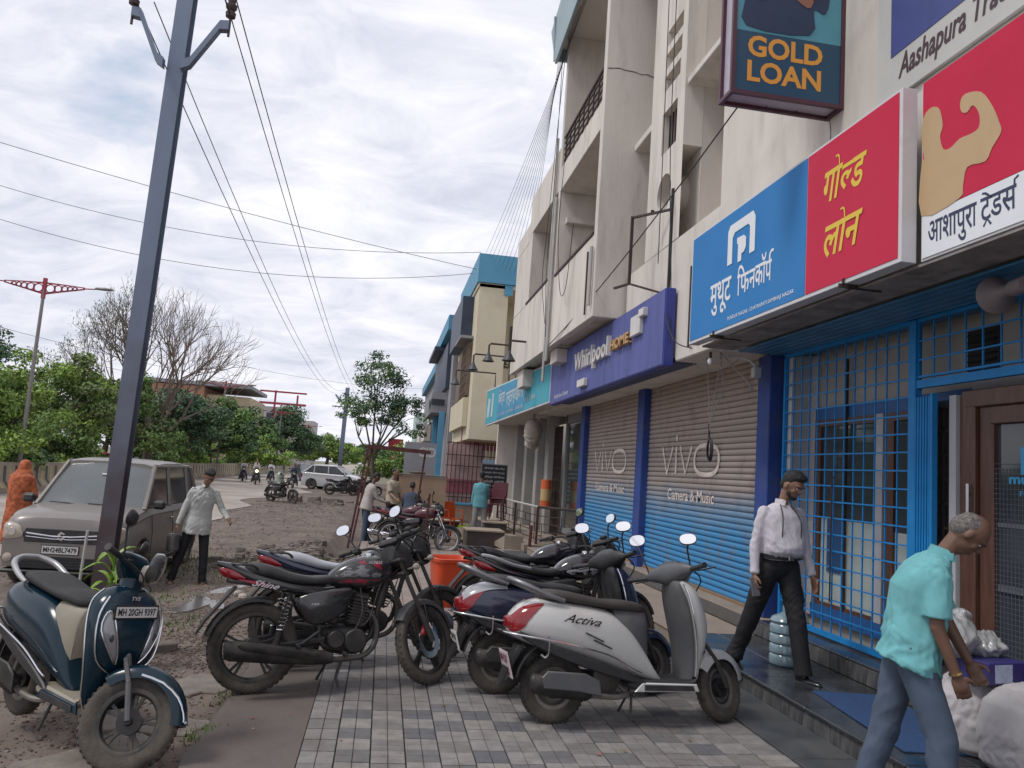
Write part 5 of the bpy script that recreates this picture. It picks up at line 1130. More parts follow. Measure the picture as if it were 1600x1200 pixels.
# ================================================================ CARS
M_cgl=mat('car_glass',(.16,.18,.185),.05,var=.15,vs=1,spec=.9,coat=.5,alpha=.62)
M_cdk=mat('car_dark_glass',(.02,.025,.03),.05,var=0,spec=.7)
def car(root,o):
    g=lambda k,d:o.get(k,d); pt=o['paint']; lod=g('lod',0)
    xf,xr=g('xf',1.83),g('xr',-1.82); fa,ra=g('fa',1.20),g('ra',-1.23); wr=g('wr',.295); ar=wr+.055
    hood=g('hood',[(1.83,.66),(1.822,.80),(1.79,.885),(1.70,.935),(1.4,.99),(1.02,1.04),(.8,1.05),(-1.0,1.06),(-1.62,1.07),(-1.78,1.02),(-1.82,.80)])
    hx=[p[0] for p in hood][::-1]; hz=[p[1] for p in hood][::-1]
    xs=sorted(set([round(x,3) for x in np.linspace(xr,xf,30)]+[round(c+ar*k,3) for c in (fa,ra) for k in (-1.001,-.999,-.96,-.85,-.7,-.5,-.25,0,.25,.5,.7,.85,.96,.999,1.001)]+[xf-.01,xf-.04,xr+.01,xr+.05]))
    W=g('W',.81); rs=[]
    for x in xs:
        t=np.interp(x,hx,hz); e=min(1,(xf-x)/.42); er=min(1,(x-xr)/.3)
        hw=W*(.87+.13*math.sin(e*PI/2))*(.90+.10*math.sin(er*PI/2)); zb=.24+.05*(1-math.sin(e*PI/2)); za=zb+.001
        for c in (fa,ra):
            if abs(x-c)<ar: za=max(za,wr+math.sqrt(ar*ar-(x-c)**2))
        za=min(za,t-.08)
        P_=[(0,zb),(hw-.24,zb),(hw-.24,za),(hw-.035,za),(hw-.005,max(za+.01,.40)),(hw,max(za+.02,.55)),(hw-.002,max(za+.04,.72)),(hw-.045,max(t-.13,za+.045)),(hw-.03,max(t-.10,za+.05)),(hw-.075,max(t-.03,za+.06)),(hw-.17,t+.0),(hw*.45,t+.018),(0,t+.025)]
        rs.append([(x,y,z) for y,z in P_]+[(x,-y,z) for y,z in P_[-2:0:-1]])
    m=MB(); m.rings(rs); body=m.build('body',pt,root,smooth=38)
    roof=g('roof',1.655); wb,wt,rt,rb=g('ws',(1.02,.42,-1.45,-1.70)); belt=g('belt',1.03); hb=W-.075; ht=g('ht',.60)
    # roof
    m=MB(); m.rings([[(x,y,z) for y,z in [(-hw_,z0-.05),(-hw_*.98,z0-.005),(-hw_*.8,z0+.022),(0,z0+.035),(hw_*.8,z0+.022),(hw_*.98,z0-.005),(hw_,z0-.05),(0,z0-.04)]] for x,hw_,z0 in ((wt+.03,ht-.01,roof-.045),(wt-.08,ht,roof-.02),(wt-.5,ht+.01,roof),(rt+.6,ht+.01,roof-.002),(rt+.1,ht-.01,roof-.03),(rt-.02,ht-.03,roof-.06))]); m.build('roof',pt,root,smooth=50)
    # pillars
    for s_ in(-1,1):
        m=MB()
        def bar(p,q,w): 
            a=Vector(p);b=Vector(q); m.tube([a,b],w,6)
        bar((wb,s_*(hb-.02),belt-.02),(wt,s_*ht,roof-.05),.035); bar((rb+.02,s_*(hb-.03),belt),(rt,s_*(ht-.02),roof-.07),.06)
        bar((wt-.02,s_*(ht+.005),roof-.045),(rt,s_*(ht-.01),roof-.06),.03)
        for xp in g('bp',(-.12,-1.12)): bar((xp,s_*(hb-.012),belt),(xp+(-.06 if xp>-.8 else -.04),s_*(ht+.002),roof-.05),.032)
        m.build('pillars',pt,root)
    M_ds=g('dglass',M_cdk)
    def pane(pts,name,mt):
        m=MB(); n=len(pts); P_=[Vector(p) for p in pts]; nn=(P_[1]-P_[0]).cross(P_[2]-P_[0]).normalized()*.006
        m.rings([[tuple(p-nn) for p in P_],[tuple(p+nn) for p in P_]]); return m.build(name,mt,root,smooth=0)
    m=MB(); N=8; rs=[]
    for k in range(7):
        t=k/6; x=wb+.02+(wt-wb-.03)*t; z=belt-.03+(roof-.04-belt+.03)*t+.02*math.sin(PI*t); hw=(hb-.03)+(ht-.02-hb+.03)*t
        rs.append([(x+.10*math.cos(u*PI/2)*(1-t*.4)-.02,hw*u,z) for u in np.linspace(-1,1,13)]+[(x-.02+.10*math.cos(u*PI/2)*(1-t*.4)-.02,hw*u,z-.01) for u in np.linspace(1,-1,13)])
    m.rings(rs); m.build('windscreen',M_cgl,root,smooth=60)
    pane([(rb-.02,-hb+.05,belt),(rb-.02,hb-.05,belt),(rt-.03,ht-.06,roof-.09),(rt-.03,-ht+.06,roof-.09)],'rear_window',M_cdk)
    bp=g('bp',(-.12,-1.12))
    for s_ in(-1,1):
        def sw(x0,x1,t0,t1): pane([(x0,s_*(hb-.022),belt+.01),(x1,s_*(hb-.022),belt+.01),(t1,s_*(ht+.002),roof-.07),(t0,s_*(ht+.002),roof-.07)],'side_window',M_ds)
        sw(bp[0]+.04,wb-.09,bp[0]-.02,wt-.01); sw(bp[1]+.04,bp[0]-.04,bp[1]-.0,bp[0]-.10)
        if len(bp)>1: sw(rb+.09,bp[1]-.04,rt+.10,bp[1]-.08)
        if not lod:
            for x in (wb-.16,bp[0],bp[1]+.02):
                m=MB(); m.tube([(x,s_*(W-.035),belt-.08),(x,s_*(W+.001),.72),(x,s_*(W+.001),.5),(x,s_*(W-.003),.30)],.004,4); m.build('door_seam',M_blkprint,root)
            m=MB(); m.box((bp[0]+.12,s_*(W+.004),.86),(.17,.03,.03),ch=.01); m.build('door_handle',pt,root); m=MB(); m.box((bp[1]+.16,s_*(W+.004),.88),(.17,.03,.03),ch=.01); m.build('door_handle',pt,root)
            m=MB(); m.box((-.02,s_*(W+.002),.30),(1.75,.025,.07),ch=.01); m.build('sill_trim',M_blkp,root)
        m=MB(); m.box((wb-.13,s_*(W+.06),belt+.06),(.10,.17,.125),ch=.035); m.box((wb-.12,s_*(W-.03),belt+.02),(.05,.08,.03)); m.build('door_mirror',M_blkp if g('blkmir',1) else pt,root)
    for (x,s_) in ((fa,1),(fa,-1),(ra,1),(ra,-1)): wheel(root,(x,s_*(W-.11),wr),wr,.17,.19,'alloy',lod=1,nsp=7,rm=M_steelr)
    m=MB(); m.box((0,0,.30),(xf-xr-.5,W*1.3,.2)); m.build('underbody',M_blkp,root)
    if not lod:
        for y in (-.36,.36):
            m=MB(); m.box((-.05,y,1.20),(.14,.44,.5),ch=.05,ry=.15); m.box((-.10,y,1.50),(.09,.24,.16),ch=.04); m.build('seat',M_blkp,root)
        m=MB(); m.box((.72,0,1.06),(.4,1.3,.07),ch=.03); m.build('dashboard',M_blkp,root); m=MB(); m.tube([(.42+.07*math.sin(a),-.36+.17*math.cos(a),1.13+.17*math.sin(a)) for a in [2*PI*i/20 for i in range(20)]],.014,6,close=True); m.build('steering_wheel',M_blkprint,root); m=MB(); m.box((.36,0,1.50),(.03,.2,.06),ch=.01); m.build('rear_view_mirror',M_blkprint,root)
    if lod:
        for s_ in(-1,1):
            m=MB(); m.box((xf-.06,s_*(W-.2),.74),(.10,.26,.12),ch=.03); m.build('headlight',M_amb,root)
            m=MB(); m.box((xr+.03,s_*(W-.12),.85),(.08,.14,.2),ch=.02); m.build('tail_light',M_red,root)
        m=MB(); m.box((xf-.012,0,.55),(.04,.7,.2),ch=.01); m.build('grille',M_blkp,root)
        return body
    # front fascia details
    for s_ in(-1,1):
        m=MB(); pl=[(.47,.69),(.52,.645),(.70,.625),(.745,.70),(.735,.80),(.64,.835),(.53,.80)]
        def fx(y): return xf-.42*math.asin(max(0,min(.98,(abs(y)/W-.87)/.13)))*2/PI
        n=len(pl); P_=spl(pl,3); cy=.60;cz=.74
        m.rings([[(fx(cy+(y-cy)*f)+off-.05*max(0,((cz+(z-cz)*f)-.78)/.06),s_*(cy+(y-cy)*f),cz+(z-cz)*f) for y,z in P_] for f,off in ((1.04,-.04),(1.0,.012),(.8,.020),(.4,.024),(.05,.025))],caps=(0,1)); hl=m.build('headlight',M_amb,root,smooth=60)
        m=MB(); m.lathe([(.001,.02),(.045,.02),(.052,.0)],16,frame((fx(.60)+.012,s_*.60,.72),(0,1,0),(0,0,1))); m.build('projector_lens',M_chr,hl)
        m=MB(); m.lathe([(.055,-.03),(.055,.01),(.042,.018),(.001,.02)],18,frame((xf-.0,s_*.62,.40),(0,1,0),(0,0,1))); m.build('fog_lamp',M_amb,root)
    m=MB(); m.prism([(-.45,.60),(.45,.60),(.47,.70),(.44,.775),(-.44,.775),(-.47,.70)],-.05,.008,frame((xf,0,0),(0,1,0),(0,0,1)),ins=.006); gr_=m.build('grille',M_blkp,root)
    m=MB(); m.tube([(xf+.012,-.43,.715),(xf+.015,-.12,.685),(xf+.015,.12,.685),(xf+.012,.43,.715)],.011,6); m.tube([(xf+.010,-.43,.67),(xf+.013,-.12,.65),(xf+.013,.12,.65),(xf+.010,.43,.67)],.007,6); m.build('chrome_bar',M_chr,gr_)
    # emblem: slanted S
    m=MB(); E=frame((xf+.018,0,.69),(0,1,0),(0,0,1)); 
    m.prism([(-.055,.0),(.0,.055),(.03,.028),(-.0,.0),(.025,-.022),(.05,0),(.055,-.0),(.0,-.055),(-.03,-.028),(.0,.0),(-.025,.022),(-.05,-.0)],0,.01,E)
    m=MB(); m.prism([(-.052,.012),(-.008,.056),(.045,.030),(.028,.018),(.002,.030),(-.016,.012),(.052,-.012),(.008,-.056),(-.045,-.030),(-.028,-.018),(-.002,-.030),(.016,-.012)],0,.01,E); m.build('emblem',M_chr,gr_,smooth=0)
    m=MB(); m.prism([(-.52,.275),(.52,.275),(.42,.43),(-.42,.43)],-.04,.006,frame((xf,0,0),(0,1,0),(0,0,1)),ins=.006); ai=m.build('air_intake',M_blkprint,root)
    for z in (.30,.335,.37):
        m=MB(); m.box((xf+.004,0,z),(.014,.9,.012)); m.build('intake_slat',M_blkp,ai)
    plate(root,frame((xf+.012,0,.515),(0,1,0),(0,0,1)),['MH24BL7479'],.44,.095)
    m=MB(); m.box((xf-.09,0,.235),(.20,1.40,.05),ch=.02); m.build('bumper_lip',M_blkp,root)
    for (y0,y1) in ((.55,-.02),(-.02,-.52)):
        m=MB(); m.tube([(wb+.09,y0,belt-.015),(wb+.075,(y0+y1)/2,belt+.028),(wb+.065,y1,belt+.035)],.008,5); m.build('wiper',M_blkprint,root)
    m=MB(); m.tube([(wt-.15,.12,roof+.02),(wt-.28,.12,roof+.14)],.005,5); m.build('antenna',M_blkprint,root)
    m=MB(); m.box((wt+.24,.02,1.46),(.01,.11,.022),ry=-.8); m.box((wb-.04,.03,1.10),(.012,.1,.03),ry=-.8); m.build('windscreen_sticker',M_wpla,root)
    return body
M_cpaint=mat('warm_grey_car_paint',(.20,.18,.165),.42,metal=.15,var=.04,vs=3,coat=.3,dirt=(.17,.145,.12),ds=1.5,da=.15)
t=thing('hatchback_car','grey brown tall hatchback car parked nose-on beside the road behind the steel pole','car'); car(t,dict(paint=M_cpaint)); t.location=(-3.88,12.45,-.12); t.rotation_euler=(0,0,R(-91.5)); t.scale=(.98,.98,1.0)
M_cwhite=mat('white_car_paint',(.52,.53,.55),.25,var=.04,coat=.6)
t=thing('suv_car','white suv with black windows parked across the verge near the far trees','car')
car(t,dict(paint=M_cwhite,lod=1,xf=2.0,xr=-1.98,fa=1.25,ra=-1.25,wr=.33,W=.88,hood=[(2.0,.65),(1.95,.80),(1.8,.92),(1.3,1.02),(.95,1.06),(-1.2,1.10),(-1.8,1.12),(-1.95,1.05),(-1.98,.8)],roof=1.60,ws=(.95,.25,-1.35,-1.85),belt=1.08,bp=(-.2,-1.15),ht=.64)); t.location=(-3.05,51.5,-.15); t.rotation_euler=(0,0,R(-16))
t=thing('sedan_car','dark blue car driving towards the camera far down the road','car')
car(t,dict(paint=mat('dark_blue_car_paint',(.05,.06,.085),.25,coat=.6),lod=1,xf=2.1,xr=-2.05,fa=1.3,ra=-1.25,wr=.31,W=.85,hood=[(2.1,.6),(2.05,.72),(1.9,.82),(1.2,.92),(.95,.95),(-1.1,.98),(-1.9,1.0),(-2.0,.95),(-2.05,.75)],roof=1.45,ws=(.95,.2,-1.0,-1.6),belt=.98,bp=(-.2,-1.0),ht=.6)); t.location=(-6.6,70,-.15); t.rotation_euler=(0,0,R(-75))
# ================================================================ PARKED BIKES
M_shine=mat('black_bike_paint',(.018,.018,.020),.22,var=.1,vs=5,coat=.5,dirt=(.07,.065,.06),ds=3,da=.25)
M_sgrey=mat('grey_decal',(.16,.16,.17),.3,var=0,coat=.3); M_sred=mat('maroon_decal',(.28,.012,.035),.25,var=0,coat=.3)
K=1.07
M_fen=mat('grey_fender',(.06,.06,.062),.5,var=.2,vs=5,dirt=(.13,.115,.10),ds=3,da=.7)
t=thing('motorcycle','black motorcycle with maroon and grey tank stripes standing half on the tiled pavement','motorcycle')
motorcycle(t,dict(paint=M_shine,side=M_shine,tail=M_shine,tailacc=M_sred,steer=R(34),fender=M_fen,guard=None,disc=1,acc=[([(-.11,.80),(-.03,.86),(.08,.885),(.27,.795),(.10,.80)],M_sgrey),([(.03,.905),(.11,.93),(.22,.90),(.31,.81),(.18,.87)],M_sred),([(-.13,.765),(.0,.785),(.18,.775),(.28,.79),(.1,.745)],M_sred)],
  mirrors=[((.20,-.23,1.05),(.10,-.30,1.20)),((.20,.23,1.05),(.17,.33,1.22))]))
script(t,XZ(-.150)@Matrix.Translation((-.70,.735,0))@Matrix.Rotation(-.16,4,'Z'),'Shine',.19,.042,M_sprint,bold=.01,shear=.6); script(t,XZ(-.148)@Matrix.Translation((-.28,.60,0)),'125',.06,.015,M_sprint); script(t,XZ(-.146)@Matrix.Translation((.12,.895,0)),'HONDA',.10,.022,M_sprint)
park(t,-.19,6.36,-.01,R(15),-.10); t.scale=(K,K,K)
M_navyp=mat('navy_bike_paint',(.018,.022,.05),.2,var=.05,coat=.6); M_silv=mat('silver_seat_cover',(.42,.43,.47),.45,var=.08,vs=6,bump=.1)
t=thing('motorcycle','navy motorcycle with a shiny silver seat cover standing behind the black one','motorcycle')
motorcycle(t,dict(paint=M_gblk,side=M_gblk,tail=M_navyp,seatm=M_silv,steer=R(22),chromebar=1,disc=1,mirrors=[((.20,.23,1.05),(.17,.30,1.24))],mface=[(-1,-.6,.1)]))
park(t,-.02,7.12,0,R(13),-.09); t.scale=(K,K,K)
M_bwh=mat('white_bike_panel',(.33,.33,.35),.25,var=.05,coat=.5)
t=thing('motorcycle','black motorcycle with red tail lamp and silver side rail, nearest behind the navy scooter','motorcycle')
motorcycle(t,dict(mirrors=[((.20,-.23,1.05),(.17,-.31,1.22))],paint=M_gblk,side=M_blkp,steer=R(22),acc=[([(-.10,.77),(.05,.84),(.25,.82),(.20,.76)],M_bwh)],railm=mat('silver_side_rail',(.35,.35,.36),.4,metal=.4))); park(t,1.90,7.45,0,R(9),-.09); t.scale=(K,K,K)
plate(t,frame((-.97,0,.56),(0,-1,0),(-.25,0,.9)),['MH20','4417'],.17,.12,border=False)
t=thing('motorcycle','black motorcycle with pointed red topped tail, farthest of the row before the shutters','motorcycle')
motorcycle(t,dict(mirrors=[((.20,-.23,1.05),(.17,-.31,1.22))],paint=M_gblk,side=M_blkp,tailacc=M_redp,steer=R(20))); park(t,1.86,8.45,0,R(7),-.10); t.scale=(K,K*1,K)
M_act=mat('pearl_white_paint',(.52,.515,.50),.25,var=.04,vs=2,coat=.6,dirt=(.22,.19,.16),ds=2,da=.2)
M_actg=mat('grey_inner_plastic',(.085,.088,.095),.45,var=.1,vs=5,dirt=(.15,.135,.12),ds=3,da=.35)
M_sbr=mat('brown_edged_seat',(.05,.042,.038),.55,var=.2,vs=10,bump=.2,bs=150)
t=thing('scooter','pearl white scooter with grey leg shield parked nearest on the tiled pavement','scooter')
scooter(t,dict(body=M_act,inner=M_actg,cowl=M_actg,steer=R(28),cornerred=1,sareeguard=1,rail=mat('silver_grab_rail',(.22,.22,.23),.35,metal=.6),shield=M_actg,seatm=M_sbr,frimm=M_steelr,mirrors=[((.25,-.19,1.03),(.20,-.24,1.20)),((.25,.19,1.03),(.24,.26,1.29))],mface=[(-.75,-.65,.35),(-.8,-.6,.1)]))
script(t,XZ(-.200)@Matrix.Translation((-.62,.67,0))@Matrix.Rotation(-.12,4,'Z'),'Activa',.27,.055,M_blkprint,bold=.01,shear=.6)
m=MB(); m.tube([(-.46,-.197,.60),(-.40,-.197,.575),(-.33,-.192,.545)],.006,4); m.build('side_slit',M_blkprint,t); m=MB(); m.tube([(-.40,-.197,.555),(-.34,-.194,.53),(-.27,-.188,.50)],.006,4); m.build('side_slit',M_blkprint,t)
m=MB(); m.lathe([(.001,.004),(.028,.004),(.030,0)],18,frame((.275,0,.86),(0,-1,0),(.3,0,1))); m.build('round_sticker',M_wpla,t)
plate(t,frame((-.955,-.0,.375),(0,-1,0),(-.25,0,.9)),['MH20','5390'],.20,.155,mat('plate_pinkish',(.50,.42,.43),.5),mat('plate_maroon_ink',(.16,.02,.05),.5),border=False)
park(t,2.0,5.66,0,R(5),-.10); t.scale=(K,K,K)
t2=thing('scooter','navy blue scooter with white and red tail between the white scooter and the motorcycles','scooter')
scooter(t2,dict(body=M_navyp,inner=M_blkp,cowl=M_blkp,steer=R(27),cornerred=1,sareeguard=1,rail=bpy.data.materials['silver_grab_rail'],shield=M_blkp,mirrors=[((.25,-.19,1.03),(.20,-.26,1.22)),((.25,.19,1.03),(.24,.24,1.31))],mface=[(-.75,-.65,.3),(-.7,-.7,.1)]))
for s_ in(-1,1):
    m=MB(); body_patch(m,s_,-.93,-.60,lambda t:20+25*t,lambda t:85-10*t,.006); m.build('white_decal',M_bwh,t2)
script(t2,XZ(-.203)@Matrix.Translation((-.55,.66,0))@Matrix.Rotation(-.12,4,'Z'),'Activa',.22,.045,M_sprint,bold=.01,shear=.6)
plate(t2,frame((-.955,-.0,.375),(0,-1,0),(-.25,0,.9)),['MH20','2816'],.18,.12,border=False)
park(t2,1.70,6.36,0,R(5),-.10); t2.scale=(K,K,K)
M_tvs=mat('deep_teal_blue_paint',(.004,.020,.034),.2,var=.03,vs=2,coat=.12,spec=.35,dirt=(.03,.042,.05),ds=1.5,da=.15)
M_lens2=mat('smoked_lens',(.20,.20,.215),.08,var=.1,coat=.9)
M_beige=mat('beige_inner_panel',(.27,.24,.19),.5,var=.08,vs=3,dirt=(.17,.145,.11),ds=3,da=.35)
M_blk2=mat('textured_black_seat',(.020,.020,.021),.7,var=.25,vs=20,bump=.5,bs=120)
t=thing('scooter','dark teal blue scooter with beige inner panels facing the camera at the left','scooter')
scooter(t,dict(apron=[(.235,.385,.34,.13),(.32,.40,.345,.165),(.42,.425,.345,.180),(.54,.475,.335,.195),(.66,.485,.315,.205),(.76,.455,.29,.20),(.83,.42,.27,.175),(.88,.385,.265,.12),(.90,.35,.28,.07)],body=M_tvs,inner=M_beige,floor=M_beige,steer=R(50),fenderguard=1,fr=.032,fws='alloy',frimm=M_rim,seatm=M_blk2,rail=mat('satin_grab_rail',(.38,.38,.39),.35,metal=.5),forkm=mat('grey_fork',(.10,.10,.105),.5,metal=.2),sareeguard=1,fa0=8,fa1=140,
 mirrors=[((.25,-.19,1.03),(.22,-.27,1.21)),((.25,.19,1.03),(.22,.25,1.19))],mface=[(-1,.1,.1),(-1,-.1,.1)]))
plate(t,frame((.462,0,.775),(0,1,0),(-.12,0,1)),['MH 20GH 9397'],.25,.058)
script(t,frame((.438,-.03,.835),(0,1,0),(-.35,0,1)),'TVS',.055,.022,M_sprint,bold=.03)
for s_ in(-1,1):
    # twin head lamps with chrome outline on the apron
    def axf(y,z):
        xf_=np.interp(z,[.42,.54,.66,.78,.88],[.425,.475,.485,.455,.415]); hw=np.interp(z,[.42,.54,.66,.78,.88],[.180,.20,.215,.215,.19]); xb=np.interp(z,[.42,.54,.66,.78,.88],[.345,.335,.315,.29,.27])+.02
        q=min(.98,abs(y)/hw)**(1/.8); return xb+(xf_-xb)*math.cos(math.asin(min(1,q)))**.75
    P_=spl([(.125,.745),(.155,.765),(.172,.675),(.12,.565),(.072,.505),(.085,.58)],3); cy,cz=.12,.64
    m=MB(); m.rings([[(axf(s_*(cy+(y-cy)*f),cz+(z-cz)*f)+o_,s_*(cy+(y-cy)*f),cz+(z-cz)*f) for y,z in P_] for f,o_ in ((1,-.01),(1,.006),(.7,.012),(.3,.014),(.05,.014))],caps=(0,1)); hl=m.build('headlight',M_lens2,t,smooth=60)
    m=MB(); m.tube([(axf(s_*y,z)+.008,s_*y,z) for y,z in [(cy+(a-cy)*1.12,cz+(b-cz)*1.06) for a,b in P_]],.005,5,close=True); m.build('chrome_outline',M_chr,hl)
    m=MB(); m.ell((axf(s_*.122,.64)+.010,s_*.122,.64),(.006,.020,.022),12,7); m.build('projector_lens',M_glassd,hl)
    m=MB(); m.tube([(axf(s_*.15,.84)+.006,s_*.150,.855),(axf(s_*.18,.76)-.0,s_*.190,.77),(axf(s_*.19,.66),s_*.198,.66),(axf(s_*.165,.52)+.01,s_*.170,.52),(axf(s_*.09,.47)+.008,s_*.09,.45)],.005,5,smooth=3); m.build('chrome_trim',M_chr,t)
m=MB(); m.prism(spl([(-.05,.95),(.05,.95),(.09,1.02),(.075,1.09),(-.075,1.09),(-.09,1.02)],3),0,.012,steer((.345,0,.78),R(26.5),R(50))@frame((.425,0,0),(0,1,0),(-.35,0,1)),ins=.004); 
m=MB(); A_=steer((.345,0,.78),R(26.5),R(50)); m.rings([[(x,y,z) for y,z in [(hw*math.cos(a),zc+hh*math.sin(a)) for a in [2*PI*j/16 for j in range(16)]]] for x,hw,hh,zc in ((.39,.12,.09,1.03),(.425,.11,.085,1.04),(.44,.07,.06,1.05),(.443,.01,.01,1.05))],M=A_); m.build('front_visor',mat('smoked_visor',(.075,.08,.082),.08,coat=.9),t,smooth=60)
park(t,-1.76,5.24,-.03,R(-44),-.10); t.scale=(1.02,1.02,1.05)

c=copy_tree([o for o in S.collection.objects if o.name=='sedan_car'][0]); c.location=(-17.0,50,-.15); c.rotation_euler=(0,0,R(88)); tag(c,'red car on the far carriageway with only its roof showing over the barrier','car')
M_rcar=mat('red_car_paint',(.42,.03,.035),.3,coat=.5)
for ch in c.children:
    if ch.name.split('.')[0] in ('body','roof','pillars'): ch.data=ch.data.copy(); ch.data.materials[0]=M_rcar
c=copy_tree([o for o in S.collection.objects if o.name=='suv_car'][0]); c.location=(-17.5,62,-.15); c.rotation_euler=(0,0,R(90)); tag(c,'white car on the far carriageway just beyond the red one','car')
c=copy_tree([o for o in S.collection.objects if o.name=='sedan_car'][0]); c.location=(-16.5,38,-.15); c.rotation_euler=(0,0,R(90)); tag(c,'dark car on the far carriageway nearest behind the barrier','car')
# ================================================================ POLES, LAMPS, WIRES
M_polep=mat('steel_pole_painted_glare',(.17,.215,.30),.5,metal=.1,var=.12,vs=2,dirt=(.09,.06,.06),ds=2,da=.2,stretch=(1,1,.3)); M_poleb=M_polep
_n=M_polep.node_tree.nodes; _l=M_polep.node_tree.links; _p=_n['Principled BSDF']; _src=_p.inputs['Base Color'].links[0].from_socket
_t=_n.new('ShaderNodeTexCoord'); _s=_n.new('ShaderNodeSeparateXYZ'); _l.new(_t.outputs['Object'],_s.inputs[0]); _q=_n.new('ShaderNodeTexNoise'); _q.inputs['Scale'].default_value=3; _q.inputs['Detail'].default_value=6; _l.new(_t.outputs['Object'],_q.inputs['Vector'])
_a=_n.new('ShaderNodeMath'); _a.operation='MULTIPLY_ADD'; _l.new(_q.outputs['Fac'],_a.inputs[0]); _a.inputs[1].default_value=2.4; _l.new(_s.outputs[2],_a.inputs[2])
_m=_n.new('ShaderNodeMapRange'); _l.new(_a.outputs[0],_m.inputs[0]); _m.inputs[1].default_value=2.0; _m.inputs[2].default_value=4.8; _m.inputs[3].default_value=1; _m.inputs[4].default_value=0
_x=_n.new('ShaderNodeMix'); _x.data_type='RGBA'; _l.new(_m.outputs[0],_x.inputs[0]); _l.new(_src,_x.inputs[6]); _x.inputs[7].default_value=(.065,.043,.046,1); _l.new(_x.outputs[2],_p.inputs['Base Color'])  # sky glare put into the colour: pale upper post, rusty brown towards the base
M_ins=mat('brown_insulator',(.06,.035,.035),.3)
def rsj(m,x,y,z0,z1,w,dx=0,t=.014):
    for s_ in(-1,1): m.rings([[(x+a*w/2+dx*k,y+s_*w/2+b*t/2,z) for a,b in ((-1,-1),(1,-1),(1,1),(-1,1))] for k,z in ((0,z0),(1,z1))])
    m.rings([[(x+a*t/2+dx*k,y+b*(w/2-t*.6),z) for a,b in ((-1,-1),(1,-1),(1,1),(-1,1))] for k,z in ((0,z0),(1,z1))])
pole=thing('utility_pole','tall dark steel utility pole with v shaped cross arms rising behind the blue scooter','pole')
PYY=7.5
def PX_(z): return -2.39+.015*z
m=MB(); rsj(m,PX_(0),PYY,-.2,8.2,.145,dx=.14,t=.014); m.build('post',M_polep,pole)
for (tx,tz,s_) in ((-2.72,5.84,-1),(-1.84,5.86,1)):
    m=MB(); bx=PX_(5.4)+s_*.08
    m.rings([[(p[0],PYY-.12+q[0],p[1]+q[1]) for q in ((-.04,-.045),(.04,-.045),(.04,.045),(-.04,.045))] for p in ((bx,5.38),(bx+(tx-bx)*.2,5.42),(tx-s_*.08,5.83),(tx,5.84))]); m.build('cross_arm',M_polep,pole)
    m=MB(); m.lathe([(.001,-.12),(.012,-.12),(.012,.06),(.045,.08),(.05,.12),(.03,.14),(.052,.17),(.055,.20),(.03,.22),(.045,.26),(.04,.31),(.001,.33)],14,Matrix.Translation((tx,PYY-.12,tz))); m.build('insulator',M_ins,pole)
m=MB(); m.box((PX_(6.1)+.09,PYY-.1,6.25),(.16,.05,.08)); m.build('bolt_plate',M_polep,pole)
m=MB(); m.tube([(-2.52,7.3,-.1),(-2.49,7.3,1.0)],.014,6); o=m.build('white_pipe',M_pipe,None); tag(o,'thin white pipe standing upright against the steel pole','pipe')
fp_=thing('utility_pole','distant dark utility pole with cross arms where the overhead wires meet','pole')
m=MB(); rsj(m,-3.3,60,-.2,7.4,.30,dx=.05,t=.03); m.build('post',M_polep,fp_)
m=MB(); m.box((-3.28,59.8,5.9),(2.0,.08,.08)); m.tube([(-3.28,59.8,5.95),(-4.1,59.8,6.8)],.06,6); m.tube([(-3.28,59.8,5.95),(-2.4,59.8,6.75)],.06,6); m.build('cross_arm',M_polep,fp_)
def wire(p,q,sag,r,n=24):
    p,q=Vector(p),Vector(q); return [p+(q-p)*(i/n)-Vector((0,0,4*sag*(i/n)*(1-i/n))) for i in range(n+1)]
W_=[]
for lb,p,q,sg_,r_ in [('overhead wire from the right insulator to the distant pole, right of the pair',(-1.84,7.4,5.95),(-2.4,60,6.9),.9,.006),
  ('overhead wire beside it, left of the right hand pair',(-1.96,7.38,6.55),(-2.5,60,7.35),.85,.007),
  ('overhead wire from the left insulator to the distant pole, thicker one',(-2.70,7.4,5.95),(-4.1,60,6.9),.9,.0065),
  ('overhead wire just below the one from the left insulator',(-2.62,7.6,6.1),(-3.4,60,7.3),1.35,.006),
  ('short overhead wire running back from the right insulator over the camera',(-1.84,7.4,5.95),(-1.6,-6,6.9),.3,.008),
  ('short overhead wire running back from the left insulator over the camera',(-2.72,7.4,5.95),(-2.6,-6,6.9),.3,.008)]:
    m=MB(); m.tube(wire(p,q,sg_,r_),r_,5); tag(m.build('overhead_wire',M_wire),lb,'wire')
for lb,p,q,sg_ in [('highest thin service wire crossing the sky from the left to the blue parapet',(-16,25.5,11.6),(2.95,29,9.5),.25),('middle thin service wire crossing the sky from the left to the blue parapet',(-16,30,11.2),(3.0,29,10.2),.9),('lowest thin service wire crossing the sky from the left to the blue parapet',(-16,30,10.0),(2.9,30,9.6),1.1),
  ('upper thin wire at the left passing behind the street lamp',(-20,30,6.9),(-11,58,7.0),.3),('lower thin wire at the left passing behind the street lamp',(-20,30,6.2),(-11,58,6.3),.3),('faint wire low in the sky left of the leafy tree',(-13,60,8.6),(4,75,9.4),.5)]:
    m=MB(); m.tube(wire(p,q,sg_,.0),.010,5); tag(m.build('service_wire',M_wire),lb,'wire')
